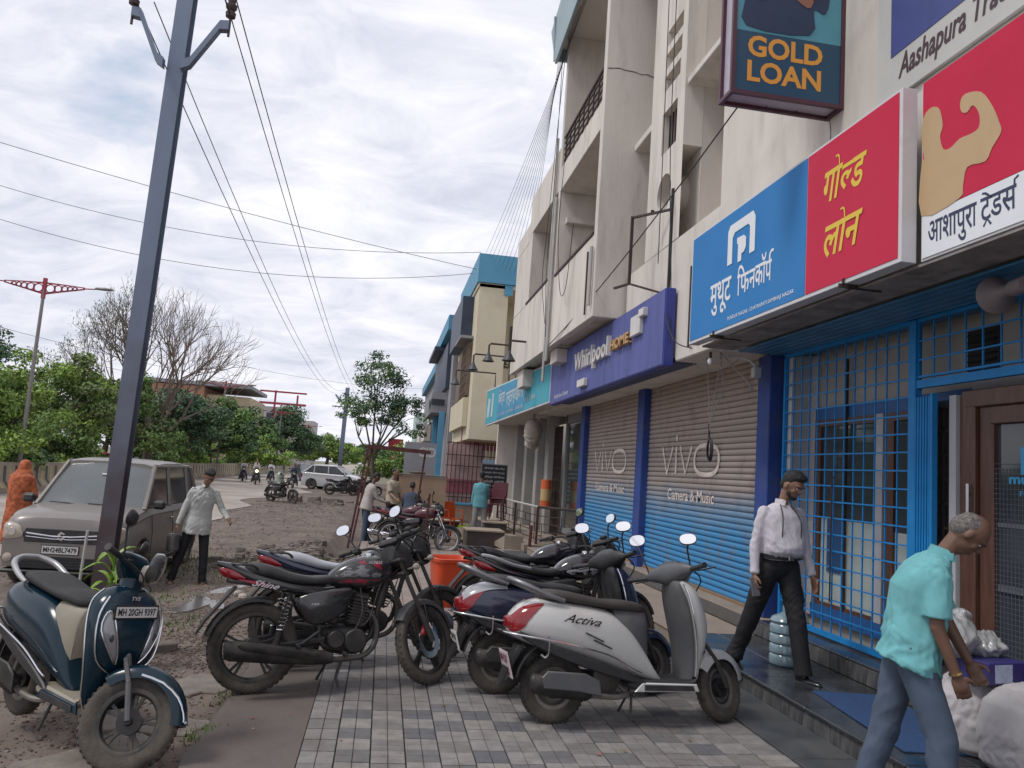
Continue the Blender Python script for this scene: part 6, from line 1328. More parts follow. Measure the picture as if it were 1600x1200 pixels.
# bundle from the roof corner
t=thing('cable_fan','fan of thin black cables dropping from the roof corner across the sky','cable')
for k in range(11):
    m=MB(); y0=13.2+.25*k; m.tube(wire((3.05,y0,10.9+.05*k),(3.1+.14*k,31.5-.4*k,9.9-.08*k),.30+.05*k,.0,12),.0055,4); m.build('cable',M_wire,t)
t=thing('wall_cables','loose black cables hanging down the balcony fronts','cable')
for k,(pts) in enumerate([[(3.08,15.6,10.8),(3.06,15.5,8.0),(3.05,15.7,6.2),(3.06,15.4,4.6)],[(3.06,15.2,10.8),(3.05,15.9,7.2),(3.05,16.1,6.0),(3.05,15.5,4.9)],[(3.06,14.6,8.1),(3.05,14.7,6.6),(3.05,14.2,5.3),(3.05,13.7,5.3),(3.05,13.4,6.4)],[(3.6,10.0,12),(3.64,10.1,8.4),(3.62,10.0,6.4),(3.62,9.75,4.6),(3.6,9.6,3.6)],[(3.62,10.45,12),(3.64,10.4,8),(3.64,10.35,4.9)],[(3.64,9.9,5.7),(3.6,9.8,4.3),(3.5,9.5,3.9),(3.4,8.9,3.5),(3.5,8.6,3.38)]]):
    m=MB(); m.tube(pts,.007,5,smooth=6); m.build('cable',M_wire,t)
m=MB(); m.tube(wire((3.1,15.2,4.4),(3.45,4.0,6.6),.25,0),.009,5); m.build('cable',M_wire,t)

M_lp=mat('lamp_post_paint',(.22,.20,.20),.5,metal=.2,var=.1); M_lred=mat('lamp_arm_red',(.30,.03,.05),.5,var=.1)
def street_lamp(x,y,s,label,lean=0):
    t=thing('street_lamp',label,'street lamp',(x,y,-.1),0,'twin arm street lamps on the median'); t.scale=(s,s,s)
    m=MB(); m.tube([(0,0,0),(0,0,7.2)],[.085,.055],10); m.build('post',M_lp,t)
    m=MB()
    for s_ in(-1,1):
        # tapered truss plate with round holes: two chords and rings
        m.rings([[(s_*a,-.02,b),(s_*a,.02,b),(s_*a,.02,b+w),(s_*a,-.02,b+w)] for a,b,w in ((.02,7.02,.08),(.6,7.16,.05),(1.35,7.33,.05))])
        m.rings([[(s_*a,-.02,b),(s_*a,.02,b),(s_*a,.02,b+w),(s_*a,-.02,b+w)] for a,b,w in ((.02,7.42,.06),(.6,7.42,.04),(1.35,7.39,.03))])
        for k,(a,q) in enumerate(((.20,.13),(.46,.105),(.68,.08),(.86,.06),(1.02,.05))):
            zc=7.24+.09*a; m.lathe([(q,-.02),(q+.03,-.02),(q+.03,.02),(q,.02)],14,Matrix.Translation((s_*a,0,zc))@Matrix.Rotation(PI/2,4,'X'),close=True)
            m.box((s_*(a+q+.02),0,zc),(.05,.036,q*2))
        m.tube([(s_*1.3,0,7.37),(s_*1.75,0,7.40)],.022,6)
    m.box((0,0,7.25),(.12,.10,.75)); m.build('twin_arm',M_lred,t)
    for s_ in(-1,1):
        m=MB(); m.rings([[(s_*(1.7+a),w*math.cos(2*PI*j/12),7.39+.04+h*math.sin(2*PI*j/12)) for j in range(12)] for a,w,h in ((0,.03,.03),(.08,.09,.05),(.35,.11,.06),(.58,.08,.04),(.64,.02,.01))]); m.build('lamp_head',M_lp,t)
    return t
street_lamp(-13.0,30.5,1.03,'nearest red armed street lamp standing beyond the parked grey car')
street_lamp(-13.0,64,1.0,'second red armed street lamp seen through the bare tree')
street_lamp(-13.0,98,1.0,'third red armed street lamp over the distant motorcycles'); street_lamp(-13.0,132,1.0,'farthest red armed street lamp near the end of the road')
# ================================================================ TREES
def leafmat(n,c,v=.35,s=.9):
    m=mat(n,c,.6,var=v,vs=s); return m
M_lf=[leafmat('leaf_bright',(.21,.32,.055)),leafmat('leaf_mid',(.14,.235,.06)),leafmat('leaf_dark',(.07,.135,.055)),leafmat('leaf_olive',(.14,.18,.065)),leafmat('leaf_grey_green',(.075,.135,.08))]
M_bark=mat('bark',(.115,.09,.072),.9,var=.25,vs=5,bump=.5,bs=20)
M_barkg=mat('pale_bark',(.17,.13,.105),.9,var=.2,vs=5)
def crown(name,seed,n,blobs,ls,mats,parent,droop=.3,ncl=46):
    if name=='crown': n=int(n*1.9); ncl=int(ncl*1.5)
    rr=np.random.default_rng(seed); V=[];Fc=[];MI=[]
    tot=sum(b[3]*b[4]*b[5] for b in blobs)
    for b in blobs:
        cx,cy,cz,rx,ry,rz=b[:6]; nb=int(n*b[3]*b[4]*b[5]/tot); k=max(6,int(ncl*b[3]*b[4]*b[5]/tot))
        n_=0; u=rr.normal(size=(k,3)); u/=np.linalg.norm(u,axis=1)[:,None]; u*= (rr.random((k,1))**.35)*np.array([[rx,ry,rz]]); u[:,2]=np.where(u[:,2]<-.5*rz,u[:,2]*.5,u[:,2])
        cs=.42*min(rx,rz)*(.6+.8*rr.random(k)); cm=rr.integers(0,len(mats),k)
        idx=rr.integers(0,k,nb); d=rr.normal(size=(nb,3)); d/=np.linalg.norm(d,axis=1)[:,None]; d*=(rr.random((nb,1))**.45)*cs[idx][:,None]*np.array([[1.25,1.25,.8]])
        p=u[idx]+d+np.array([[cx,cy,cz]])
        nn=d/np.maximum(1e-6,np.linalg.norm(d,axis=1))[:,None]*.6+rr.normal(size=(nb,3))*.6+np.array([[0,0,.45]]); nn/=np.linalg.norm(nn,axis=1)[:,None]
        a=np.cross(nn,rr.normal(size=(nb,3))); a/=np.linalg.norm(a,axis=1)[:,None]; c=np.cross(nn,a)
        L=ls*(.6+.8*rr.random(nb))[:,None]; 
        q0=p-a*L; q2=p+a*L; q1=p+c*L*.5-nn*L*.15; q3=p-c*L*.5-nn*L*.15
        o=len(V); V+= np.stack([q0,q1,q2,q3],1).reshape(-1,3).tolist(); Fc+=[(o+4*i,o+4*i+1,o+4*i+2,o+4*i+3) for i in range(nb)]; MI+=[(int(cm[idx[i]]) if rr.random()<.8 else int(rr.integers(0,len(mats)))) for i in range(nb)]
    m=MB(); m.v=V;m.f=Fc;m.m=MI
    return m.build(name,mats if len(mats)>1 else mats+mats[:1],parent,smooth=0)
def trunk(parent,h,r,blobs,seed,mt=M_bark,fork=.5):
    rr=random.Random(seed); m=MB(); top=(rr.uniform(-.2,.2),0,h*fork)
    m.tube([(0,0,-.3),(rr.uniform(-.1,.1),0,h*fork*.5),top],[r*1.15,r*.9,r*.75],8,smooth=3)
    for b in blobs:
        c=Vector(b[:3]); mid=Vector(top).lerp(c,.5)+Vector((rr.uniform(-.3,.3),rr.uniform(-.3,.3),rr.uniform(-.1,.3))); m.tube([top,mid,c+Vector((0,0,b[5]*.3))],[r*.55,r*.35,r*.12],6,smooth=3)
        for q in range(4):
            e=c+Vector((rr.uniform(-.8,.8)*b[3],rr.uniform(-.8,.8)*b[4],rr.uniform(-.2,.8)*b[5])); m.tube([mid,mid.lerp(e,.5)+Vector((0,0,.2)),e],[r*.22,r*.13,r*.04],5)
    return m.build('trunk',mt,parent,smooth=60)
def tree(x,y,z,label,blobs,n,ls,mats,seed,h,r,mt=M_bark,group=None,name='tree',fork=.5):
    t=thing(name,label,'tree',(x,y,z),0,group); crown('crown',seed,n,blobs,ls,mats,t); trunk(t,h,r,blobs,seed,mt,fork); return t
L=M_lf
# leafy tree before the far buildings (right of the road)
tree(-.6,45,-.1,'slender airy tree with dark green leaves standing before the mint building',[(-.1,0,7.0,1.3,1.1,1.4),(1.0,0,6.0,1.2,1.0,1.3),(-.95,0,5.4,1.2,1,1.1),(1.75,0,4.9,1.15,1,1.0),(.2,0,4.7,1.4,1,1.0),(-1.3,0,4.3,.9,.9,.7),(1.9,0,3.9,.8,.9,.6)],3900,.085,[L[1],L[4],L[4]],3,5.4,.13,fork=.42)
tree(1.2,58,-.1,'low bright shrub tree at the kerb behind the stall frame',[(0,0,2.0,2.0,1.4,1.3),(-1.8,0,1.4,1.4,1.2,.9),(1.5,0,1.7,1.3,1.2,1.0)],4200,.10,[L[0],L[1]],4,2.2,.1)
G='trees beyond the median barrier'
tree(-15.2,31,-.2,'bright green bushy tree right behind the street lamp post',[(0,0,3.6,2.3,1.8,1.3),(-2.2,0,2.6,1.8,1.6,1.3),(2.0,.5,2.7,1.7,1.5,1.3),(.3,-.5,1.9,2.4,1.4,1.1)],9000,.085,[L[0],L[1],L[0]],11,3,.15,group=G)
tree(-20.5,40,-.2,'tall dark evergreen at the left edge of the picture',[(0,0,5.3,2.6,2.3,2.2),(-1.5,0,3.3,2.6,2.2,1.7),(2.0,0,3.6,2.0,1.8,1.3),(-.8,0,7.4,1.5,1.4,1.1)],9000,.11,[L[2],L[4]],12,5,.25,group=G)
tree(-15.5,39,-.2,'mid green tree with a rounded top between the lamp post and the steel pole',[(0,0,4.9,2.2,1.9,1.2),(1.9,0,4.0,1.7,1.6,1.2),(-1.6,0,3.8,1.7,1.6,1.2),(.2,-.6,2.4,2.6,1.6,1.5)],9500,.095,[L[1],L[0],L[3]],13,4,.2,group=G)
tree(-12.9-1.6,46,-.2,'olive tree mass behind the steel pole',[(0,0,4.6,1.9,1.8,1.4),(-1.6,0,3.2,1.9,1.6,1.4),(1.6,0,2.6,1.4,1.3,1.2)],6500,.11,[L[3],L[1]],14,4,.2,group=G)
tree(-14.8,56,-.2,'dark dense tree under the crown of the bare tree',[(0,0,4.4,2.8,2.2,1.7),(2.5,0,3.6,2.0,1.8,1.5),(-2.2,0,3.4,2.2,1.8,1.5)],7500,.13,[L[2],L[4],L[2]],15,4,.25,group=G)
tree(-13.6,64,-.2,'deep green round tree left of the riders',[(0,0,4.3,3.0,2.2,1.9),(2.2,0,2.6,2.0,1.8,1.3),(-2.6,0,3.2,2.2,1.8,1.5)],7500,.14,[L[1],L[2]],16,4,.25,group=G)
tree(-12.9,75,-.2,'bright bush overhanging the barrier behind the riders',[(0,0,2.4,2.6,1.8,1.4),(2.6,0,1.8,1.7,1.6,1.0)],4500,.13,[L[0],L[0],L[1]],17,2.4,.15,group=G)
tree(-16,88,-.2,'broad tree behind the bright bush',[(0,0,5.0,3.4,2.4,2.4),(3,0,3.8,2.6,2,1.8),(-3,0,4.4,2.6,2,2.0)],6500,.18,[L[1],L[2]],18,4,.25,group=G)
tree(-13,104,-.2,'dark tree where the road narrows, left of the distant pole',[(0,0,6.2,3.0,2.2,2.4),(2.6,0,4.0,2.6,2,2.0),(-2.6,0,4.2,2.8,2,2.0)],6000,.2,[L[2],L[4]],19,5,.3,group=G)
tree(-8.6,120,-.2,'green tree just left of the distant pole',[(0,0,4.2,3.2,2.2,2.0),(3,0,2.8,2.6,2,1.6),(-2.8,0,3.0,2.8,2,1.8)],5500,.2,[L[1],L[0]],20,5,.3,group=G)
tree(-2.2,150,-.2,'far tree closing the road right of the distant pole',[(0,0,3.8,4.5,2.4,2.0),(5,0,3.0,3.6,2,1.6),(-5,0,3.4,3.6,2,1.6)],4500,.26,[L[1],L[2]],21,5,.3,group=G)
tree(-25.5,34,-.2,'bright tree at the far left edge below the evergreen',[(0,0,2.8,3.0,2.2,1.8),(3,0,2.3,2.3,1.8,1.4)],5000,.11,[L[0],L[3]],22,3,.2,group=G)
tree(-19.5,58,-.2,'tall mid green tree behind the bare tree trunk',[(0,0,4.4,3.2,2.4,2.0),(-3,0,3.9,2.6,2.2,1.8),(3.2,0,3.4,2.4,2,1.6)],6500,.14,[L[1],L[3],L[2]],23,4,.25,group=G)
# hedge mass behind barrier (stuff)
m_=crown('hedge',31,26000,[(-14.7+.03*i,22+5*i,1.25,1.4,3.4,1.2) for i in range(16)],.12,[L[1],L[2],L[0]],None); tag(m_,'continuous low hedge growing behind the median barrier','hedge',kind='stuff')
m_=crown('tree_line',32,9000,[(-60+11*i,190+6*math.sin(i*1.7),3.0+1.2*math.sin(i*2.1),7.5,4,3.6+1.0*math.sin(i*1.3)) for i in range(9)]+[(-34-3*i,70+9*i,3.0,5,5,3.4) for i in range(8)],.42,[L[2],L[1],L[4]],None); tag(m_,'distant band of trees closing the horizon','trees',kind='stuff')
# bare tree
bt=thing('bare_tree','large almost leafless tree spreading fine grey branches over the left trees','tree',(-13.7,48,-.2),0); bt.scale=(.74,.8,.98)
m=MB(); rr=random.Random(5); tips=[]
def branch(p,d,l,r,dep):
    n=3; pts=[p]; q=p
    for i in range(n):
        d=(d+Vector((rr.uniform(-.17,.17),rr.uniform(-.17,.17),rr.uniform(-.04,.15)))).normalized(); q=q+d*l/n; pts.append(q)
    m.tube(pts,[r,r*.86,r*.74,r*.62],6 if dep<2 else (4 if dep<4 else 3))
    if dep>=6 or r<.0125: tips.append(q); return
    k=3 if dep in(0,1,3) else (3 if rr.random()<.4 else 2)
    for i in range(k):
        a=rr.uniform(0,2*PI) if k<3 else 2*PI*i/k+rr.uniform(-.5,.5); sp=rr.uniform(.30,.62) if dep else rr.uniform(.35,.75)
        u=d.orthogonal().normalized(); w=d.cross(u); nd_=(d*math.cos(sp)+(u*math.cos(a)+w*math.sin(a))*math.sin(sp)); nd_.z*=.9; nd_.y*=.8
        branch(q,nd_.normalized(),l*rr.uniform(.68,.88),r*rr.uniform(.56,.68),dep+1)
    if dep>=2 and rr.random()<.55: branch(pts[2],(d+Vector((rr.uniform(-.8,.8),rr.uniform(-.6,.6),rr.uniform(-.1,.4)))).normalized(),l*.6,r*.4,dep+2)
m.tube([(0,0,-.3),(.05,0,1.0),(0,0,2.4)],[.42,.34,.33],10,smooth=3)
for a,el in ((0,.35),(.9,.75),(1.9,.6),(2.8,.95),(3.6,.75),(4.5,.5),(5.4,.95),(.3,1.05)):
    branch(Vector((0,0,2.3)),Vector((math.cos(a)*math.sin(el),math.sin(a)*math.sin(el)*.8,math.cos(el))),2.7,.155,1)
m.build('branches',M_barkg,bt,smooth=0)
mb=MB()
for q in tips:
    if (q.x<-1.0 and q.z>6 and rr.random()<.6) or rr.random()<.03:
        for k in range(7):
            c=q+Vector([rr.gauss(0,.16) for _ in range(3)]); a=rr.uniform(0,6.28); s_=rr.uniform(.06,.13); mb.add([c+Vector((s_*math.cos(a),0,s_*math.sin(a))),c+Vector((0,s_*.6,0)),c-Vector((s_*math.cos(a),0,s_*math.sin(a))),c-Vector((0,s_*.6,.02))],[(0,1,2,3)])
mb.build('sparse_leaves',L[2],bt,smooth=0)
# ================================================================ FAR BUILDINGS (right side)
M_cr2=mat('pale_yellow_plaster',(.58,.52,.39),.85,var=.06,vs=.8,dirt=(.40,.33,.24),ds=.8,da=.25)
M_bl2=mat('sky_blue_paint',(.08,.27,.42),.6,var=.08,vs=1); M_wood2=mat('shutter_brown',(.16,.12,.09),.7,var=.2)
M_drk2=mat('dark_blue_cladding',(.035,.05,.09),.5,var=.3,vs=1.5); M_gry2=mat('grey_plaster',(.27,.27,.29),.8,var=.12,vs=1)
M_mint=mat('mint_plaster',(.38,.50,.46),.8,var=.1,vs=1)
M_win=mat('window_dark',(.035,.04,.05),.2,var=.1)
def bld2(name,label,specs,cat='building'):
    t=thing(name,label,cat)
    for n_,mt,bx in specs:
        for b in (bx if isinstance(bx,list) else [bx]): P(n_,mt,b,parent=t,ch=0)
    return t
b2=bld2('apartment_building','pale yellow building with a sky blue roof parapet beyond the weathered one',[
 ('wall',M_cr2,[(2.95,4.05,28.0,35.0,2.9,8.72),(4.055,9,30.6,35,.0,8.7),(3.5,9,28.6,30.6,2.9,3.4),(3.6,9,33.2,35.0,-.1,2.9)]),
 ('roof_parapet',M_bl2,[(2.85,4.9,27.9,35.1,8.76,9.85)]),('roof_slab',M_cr2,(2.9,6,28.0,35.0,8.60,8.75)),('blue_patch',M_bl2,(3.9,4.2,27.95,28.0,8.35,8.75)),
 ('balcony_frame',M_wood2,[(2.80,2.94,29.0,31.0,4.6,6.6),(2.80,2.94,31.6,33.4,4.6,6.4)]),('awning',M_gry2,[(2.45,2.95,28.8,31.2,6.75,6.85)]),
 ('dark_balcony',M_drk2,[(2.5,2.94,29.6,34.6,6.9,8.55)]),('parapet_step',M_cr2,[(2.75,2.94,29.0,34.6,3.4,4.5)]),
 ('slot_window',M_win,[(4.6,4.72,30.55,30.6,6.6,7.7)]),('grille_window',M_iron,[(5.2,5.5,30.5,30.6,4.2,6.9)]),
 ('shop_wall',mat('pink_wall',(.42,.30,.28),.8,var=.1),[(3.3,5,31.5,33.1,-.1,2.9)]),])
m=MB()
for i in range(10): m.box((2.77,29.05+.21*i,5.6),(.03,.03,2.0))
for i in range(6): m.box((2.76,30.0,4.7+.36*i),(.03,2.0,.03))
m.build('window_grille',M_wood2,b2)
b3=bld2('apartment_building','dark grey building with an overhanging balcony left of the yellow one',[
 ('wall',M_gry2,[(2.75,8,35.3,46,-.1,8.2)]),('blue_column',M_bl2,[(2.35,2.6,36.0,36.25,-.1,4.4),(2.3,2.5,39.6,39.8,-.1,4.4)]),
 ('balcony',M_gry2,[(2.0,2.74,37.0,42.5,4.4,5.4)]),('balcony_glass',M_win,[(1.98,2.0,37.2,39.0,4.5,5.2)]),('dark_cladding',M_drk2,[(2.55,2.74,36.5,45.8,5.6,7.8),(2.5,2.74,38,45,2.9,4.35)]),
 ('roof_edge',M_bl2,[(2.4,4,35.3,46,8.2,8.9)]),('awning',M_drk2,[(2.1,2.74,40,45.5,7.9,8.1)]),('shopfront',M_drk2,[(2.6,2.74,38.5,45,-.1,2.1)]),('sign_board',M_gry2,[(2.3,2.56,38.2,44.5,2.15,2.85)])])
m=MB(); put_text(m,'CID',.6,frame((1.62,38.15,2.25),(1,0,0),(0,0,1)),w=.85,h=.48,bold=.03); 
P('sign_panel',M_gry2,(.95,2.74,38.16,38.3,1.2,2.95),parent=b3); m.build('lettering',M_wpla,b3,smooth=0)
m=MB(); m.box((2.30,36.9,4.9),(.62,.03,.3)); put_text(m,'J.J. WORLD',.2,frame((2.02,36.87,4.85),(1,0,0),(0,0,1)),w=.55,h=.14); m.build('dark_name_board',M_win,b3)
b4=bld2('apartment_building','farther grey and blue trimmed building beyond the dark one',[('wall',M_gry2,[(2.9,9,46.3,64,-.1,7.6)]),('roof_edge',M_bl2,[(2.6,4,46.3,64,7.6,8.2)]),('balcony',M_cream,[(2.3,2.9,48,52,3.4,4.4),(2.3,2.9,55,59,3.4,4.4)]),('window',M_win,[(2.86,2.9,48,51,4.8,6.4),(2.86,2.9,54,57,4.8,6.4)])])
b5=bld2('mint_building','pale mint green building facing the street end behind the airy tree',[('wall',M_mint,[(3.2,9.5,88,98,-.1,7.9)]),('window',M_win,[(3.8+1.6*i,4.4+1.6*i,87.93,88,3.4+2.2*j,4.4+2.2*j) for i in range(3) for j in range(2)]),('green_window',mat('green_shade',(.02,.16,.10),.6),(3.7,4.5,87.9,88,1.6,2.8)),('white_trim',M_white,(3.1,9.6,87.9,88,6.6,6.8))])
b6=bld2('distant_building','orange and cream building partly hidden behind the bare tree',[('wall',mat('orange_plaster',(.40,.20,.13),.8,var=.15,vs=.5),[(-29,-21,92,104,-.1,9.2)]),('wall',mat('cream_plaster2',(.48,.38,.26),.8,var=.1),[(-20.9,-16,93,104,-.1,8.4)]),('roof',M_gry2,[(-29.2,-15.8,91.8,104,9.3,9.7)]),('window',M_win,[(-28+2.2*i,-27+2.2*i,91.93,92,2+2.6*j,3.4+2.6*j) for i in range(3) for j in range(3)]+[(-20+1.8*i,-19.2+1.8*i,92.93,93,2+2.6*j,3.2+2.6*j) for i in range(2) for j in range(2)])])
b7=bld2('distant_building','white building topped by a red steel hoarding frame at the road end',[('wall',mat('pale_wall',(.42,.40,.40),.8,var=.1),[(-24,-18.2,140,150,-.1,10.5),(-18,-13,142,150,-.1,8.6)]),('red_frame',M_lred,[(-22.5,-14.5,139.6,139.8,10.9,11.3),(-20,-19.7,139.6,139.9,8,13.4),(-16.2,-15.9,139.6,139.9,8,12.8),(-22.5,-14.5,139.4,139.6,13.0,13.3)]),('window',M_win,[(-23+1.9*i,-22+1.9*i,139.93,140,3+2.5*j,4.4+2.5*j) for i in range(3) for j in range(3)])])
b8=bld2('distant_building','low dark blue shed roof behind the hedge at the left edge',[('wall',mat('blue_sheet',(.03,.10,.22),.5,var=.1),[(-24,-17.5,36.5,40,-.1,2.25)]),('wall',M_gry2,(-24,-19,34,36.4,-.1,1.7))])
b9=bld2('market_stalls','row of red and orange stall awnings below the mint building',[('awning',mat('red_awning',(.45,.05,.07),.7,var=.3,vs=2),[(.6,3.1,64+3*i,66.4+3*i,2.2,2.6) for i in range(4)]),('stall_body',mat('stall_goods',(.20,.13,.17),.8,var=.6,vs=3),[(.9,3.1,64+3*i,66.3+3*i,-.1,2.0) for i in range(4)]),('red_board',M_redp,(.2,1.4,63.8,63.9,3.0,3.9))],'stall')
t=thing('shop_banner','pink red shop banner with pale yellow lettering on the yellow building','banner')
m=MB(); m.box((4.15,30.3,3.15),(1.45,.06,1.15)); m.build('board',mat('faded_red_banner',(.30,.06,.10),.6,var=.15,vs=2),t); m=MB(); put_text(m,'डॉ.शिंदे',.4,frame((3.62,30.26,3.25),(1,0,0),(0,0,1)),w=1.0,h=.36,bold=.01); put_text(m,'दवाखाना',.4,frame((3.62,30.26,2.72),(1,0,0),(0,0,1)),w=1.0,h=.34,bold=.01); m.build('lettering',mat('pale_yellow_print',(.45,.33,.12),.6),t,smooth=0)
t=thing('pink_banner','narrow faded pink banner beside the red one','banner'); m=MB(); m.box((3.15,30.3,3.1),(.5,.05,1.2)); m.build('board',mat('faded_pink',(.40,.20,.22),.6,var=.15),t)
t=thing('iron_gate','tall cream and pink barred iron screen in front of the yellow building','gate')
m=MB(); m.box((2.95,28.9,1.45),(1.35,.03,2.5)); m.build('pink_sheet',mat('pink_sheet',(.46,.31,.30),.7,var=.2,vs=2),t)
m=MB(); m.box((2.95,28.86,1.15),(1.3,.03,.5)); m.build('red_printed_band',mat('washed_red',(.34,.10,.13),.7,var=.3,vs=3),t)
mv=MB(); mv.box((0,0,0),(.028,.028,2.7)); MV=mv.mesh('bar',M_iron,0); mv=MB(); mv.box((0,0,0),(.03,.028,2.7)); MV2=mv.mesh('bar',M_creami,0)
for i in range(9):
    o=bpy.data.objects.new('bar',MV); S.collection.objects.link(o); o.parent=t; o.location=(2.32+.16*i,28.78,1.45)
for i in range(10):
    o=bpy.data.objects.new('bar',MV2); S.collection.objects.link(o); o.parent=t; o.location=(3.72+.14*i,28.75,1.45)
m=MB()
for z in (.2,.75,1.3,1.9,2.3,2.75): m.box((3.6,28.73,z),(2.7,.02,.03))
m.build('cross_rail',M_iron,t); m=MB(); m.box((3.9,28.7,2.0),(.55,.02,.4)); m.build('blue_notice',mat('pale_blue_notice',(.30,.42,.52),.6,var=.2,vs=8),t)
t=thing('compound_wall','low tan compound wall with a teal coping below the barred screen','wall'); m=MB(); m.box((3.0,27.5,.15),(3.4,.2,.75)); m.build('wall_body',mat('tan_wall',(.26,.20,.15),.9,var=.25,vs=2),t); m=MB(); m.box((2.9,27.5,.56),(2.2,.3,.06)); m.build('coping',M_teald,t)
# roofline plant on the yellow building
t=thing('wall_plant','small leafy plant growing out of the yellow wall','plant',(4.55,28.3,5.3)); crown('foliage',41,500,[(0,0,.5,.35,.3,.4)],.06,[L[0],L[3]],t,ncl=8); m=MB(); m.tube([(0,0,-1.2),(.05,0,.5)],.02,5); m.build('stem',M_bark,t)
# ================================================================ PEOPLE
def skinm(n,c): return mat(n,c,.55,var=.08,vs=12,bump=.06,bs=200)
SK=[skinm('skin_brown',(.235,.125,.082)),skinm('skin_tan',(.25,.135,.085)),skinm('skin_dark_brown',(.145,.075,.05))]
M_hair=mat('black_hair',(.012,.011,.012),.6,var=.3,vs=60,bump=.8,bs=220,stretch=(1,1,.4)); M_hgrey=mat('grey_hair',(.16,.145,.135),.7,var=.6,vs=60,bump=.8,bs=200)
M_eye=mat('eye_white',(.5,.48,.45),.3,var=0)
def remesh(mb,name,mats,parent,vox,sm=3,fold=0,seed=0,zr=None,fscale=1):
    o=mb.build(name+'_tmp',M_eye,None,smooth=0)
    r=o.modifiers.new('r','REMESH'); r.mode='VOXEL'; r.voxel_size=vox; r.adaptivity=0
    if sm: s=o.modifiers.new('s','SMOOTH'); s.factor=.5; s.iterations=sm
    dg=bpy.context.evaluated_depsgraph_get(); dg.update()
    me=bpy.data.meshes.new_from_object(o.evaluated_get(dg)); om=o.data; bpy.data.objects.remove(o); bpy.data.meshes.remove(om)
    me.name=name; me.materials.clear(); me.materials.append(mats)
    n=len(me.vertices)
    if fold and n:
        co=np.empty(n*3,'f'); no=np.empty(n*3,'f'); me.vertices.foreach_get('co',co); me.vertices.foreach_get('normal',no); c=co.reshape(-1,3); nn=no.reshape(-1,3); rg=np.random.default_rng(seed+5)
        d=np.zeros(n)
        w=c+.035*np.sin(c[:,[1,2,0]]*14*fscale+seed)+.02*np.sin(c[:,[2,0,1]]*31*fscale+seed*2)
        for k in range(7):
            v=rg.normal(size=3)*np.array([1,1,1.1]); v/=np.linalg.norm(v); f=(24+14*k)*fscale
            s_=np.sin(w@v*f+rg.random()*6.28); d+=(np.abs(s_)**1.5*np.sign(s_) if k%2 else 1-2*np.abs(s_))*(.8**k)
        msk=.55+.45*np.sin(c[:,2]*9+c[:,0]*7+seed)
        c+=nn*(d*fold*.32*msk)[:,None]; me.vertices.foreach_set('co',c.reshape(-1))
    me.update(); me.shade_smooth()
    q=bpy.data.objects.new(name,me); S.collection.objects.link(q); q.parent=parent; return q
def cap(mb,p,q,r0,r1,n=10,flat=None):
    p,q=Vector(p),Vector(q); d=q-p; L_=d.length; t=d.normalized() if L_>1e-6 else Vector((0,0,1))
    pts=[p-t*r0*.95,p-t*r0*.7,p]+[q,q+t*r1*.7,q+t*r1*.95]; mb.tube(pts,[r0*.3,r0*.72,r0,r1,r1*.72,r1*.3],n)
def ori(o,x,z): 
    x=Vector(x).normalized(); z=Vector(z); z=(z-x*z.dot(x)).normalized(); y=z.cross(x)
    return Matrix(((x.x,y.x,z.x,o[0]),(x.y,y.y,z.y,o[1]),(x.z,y.z,z.z,o[2]),(0,0,0,1)))
def DR(p,a): p,a=R(p),R(a); return Vector((math.sin(p)*math.cos(a),math.sin(a),-math.cos(p)*math.cos(a)))
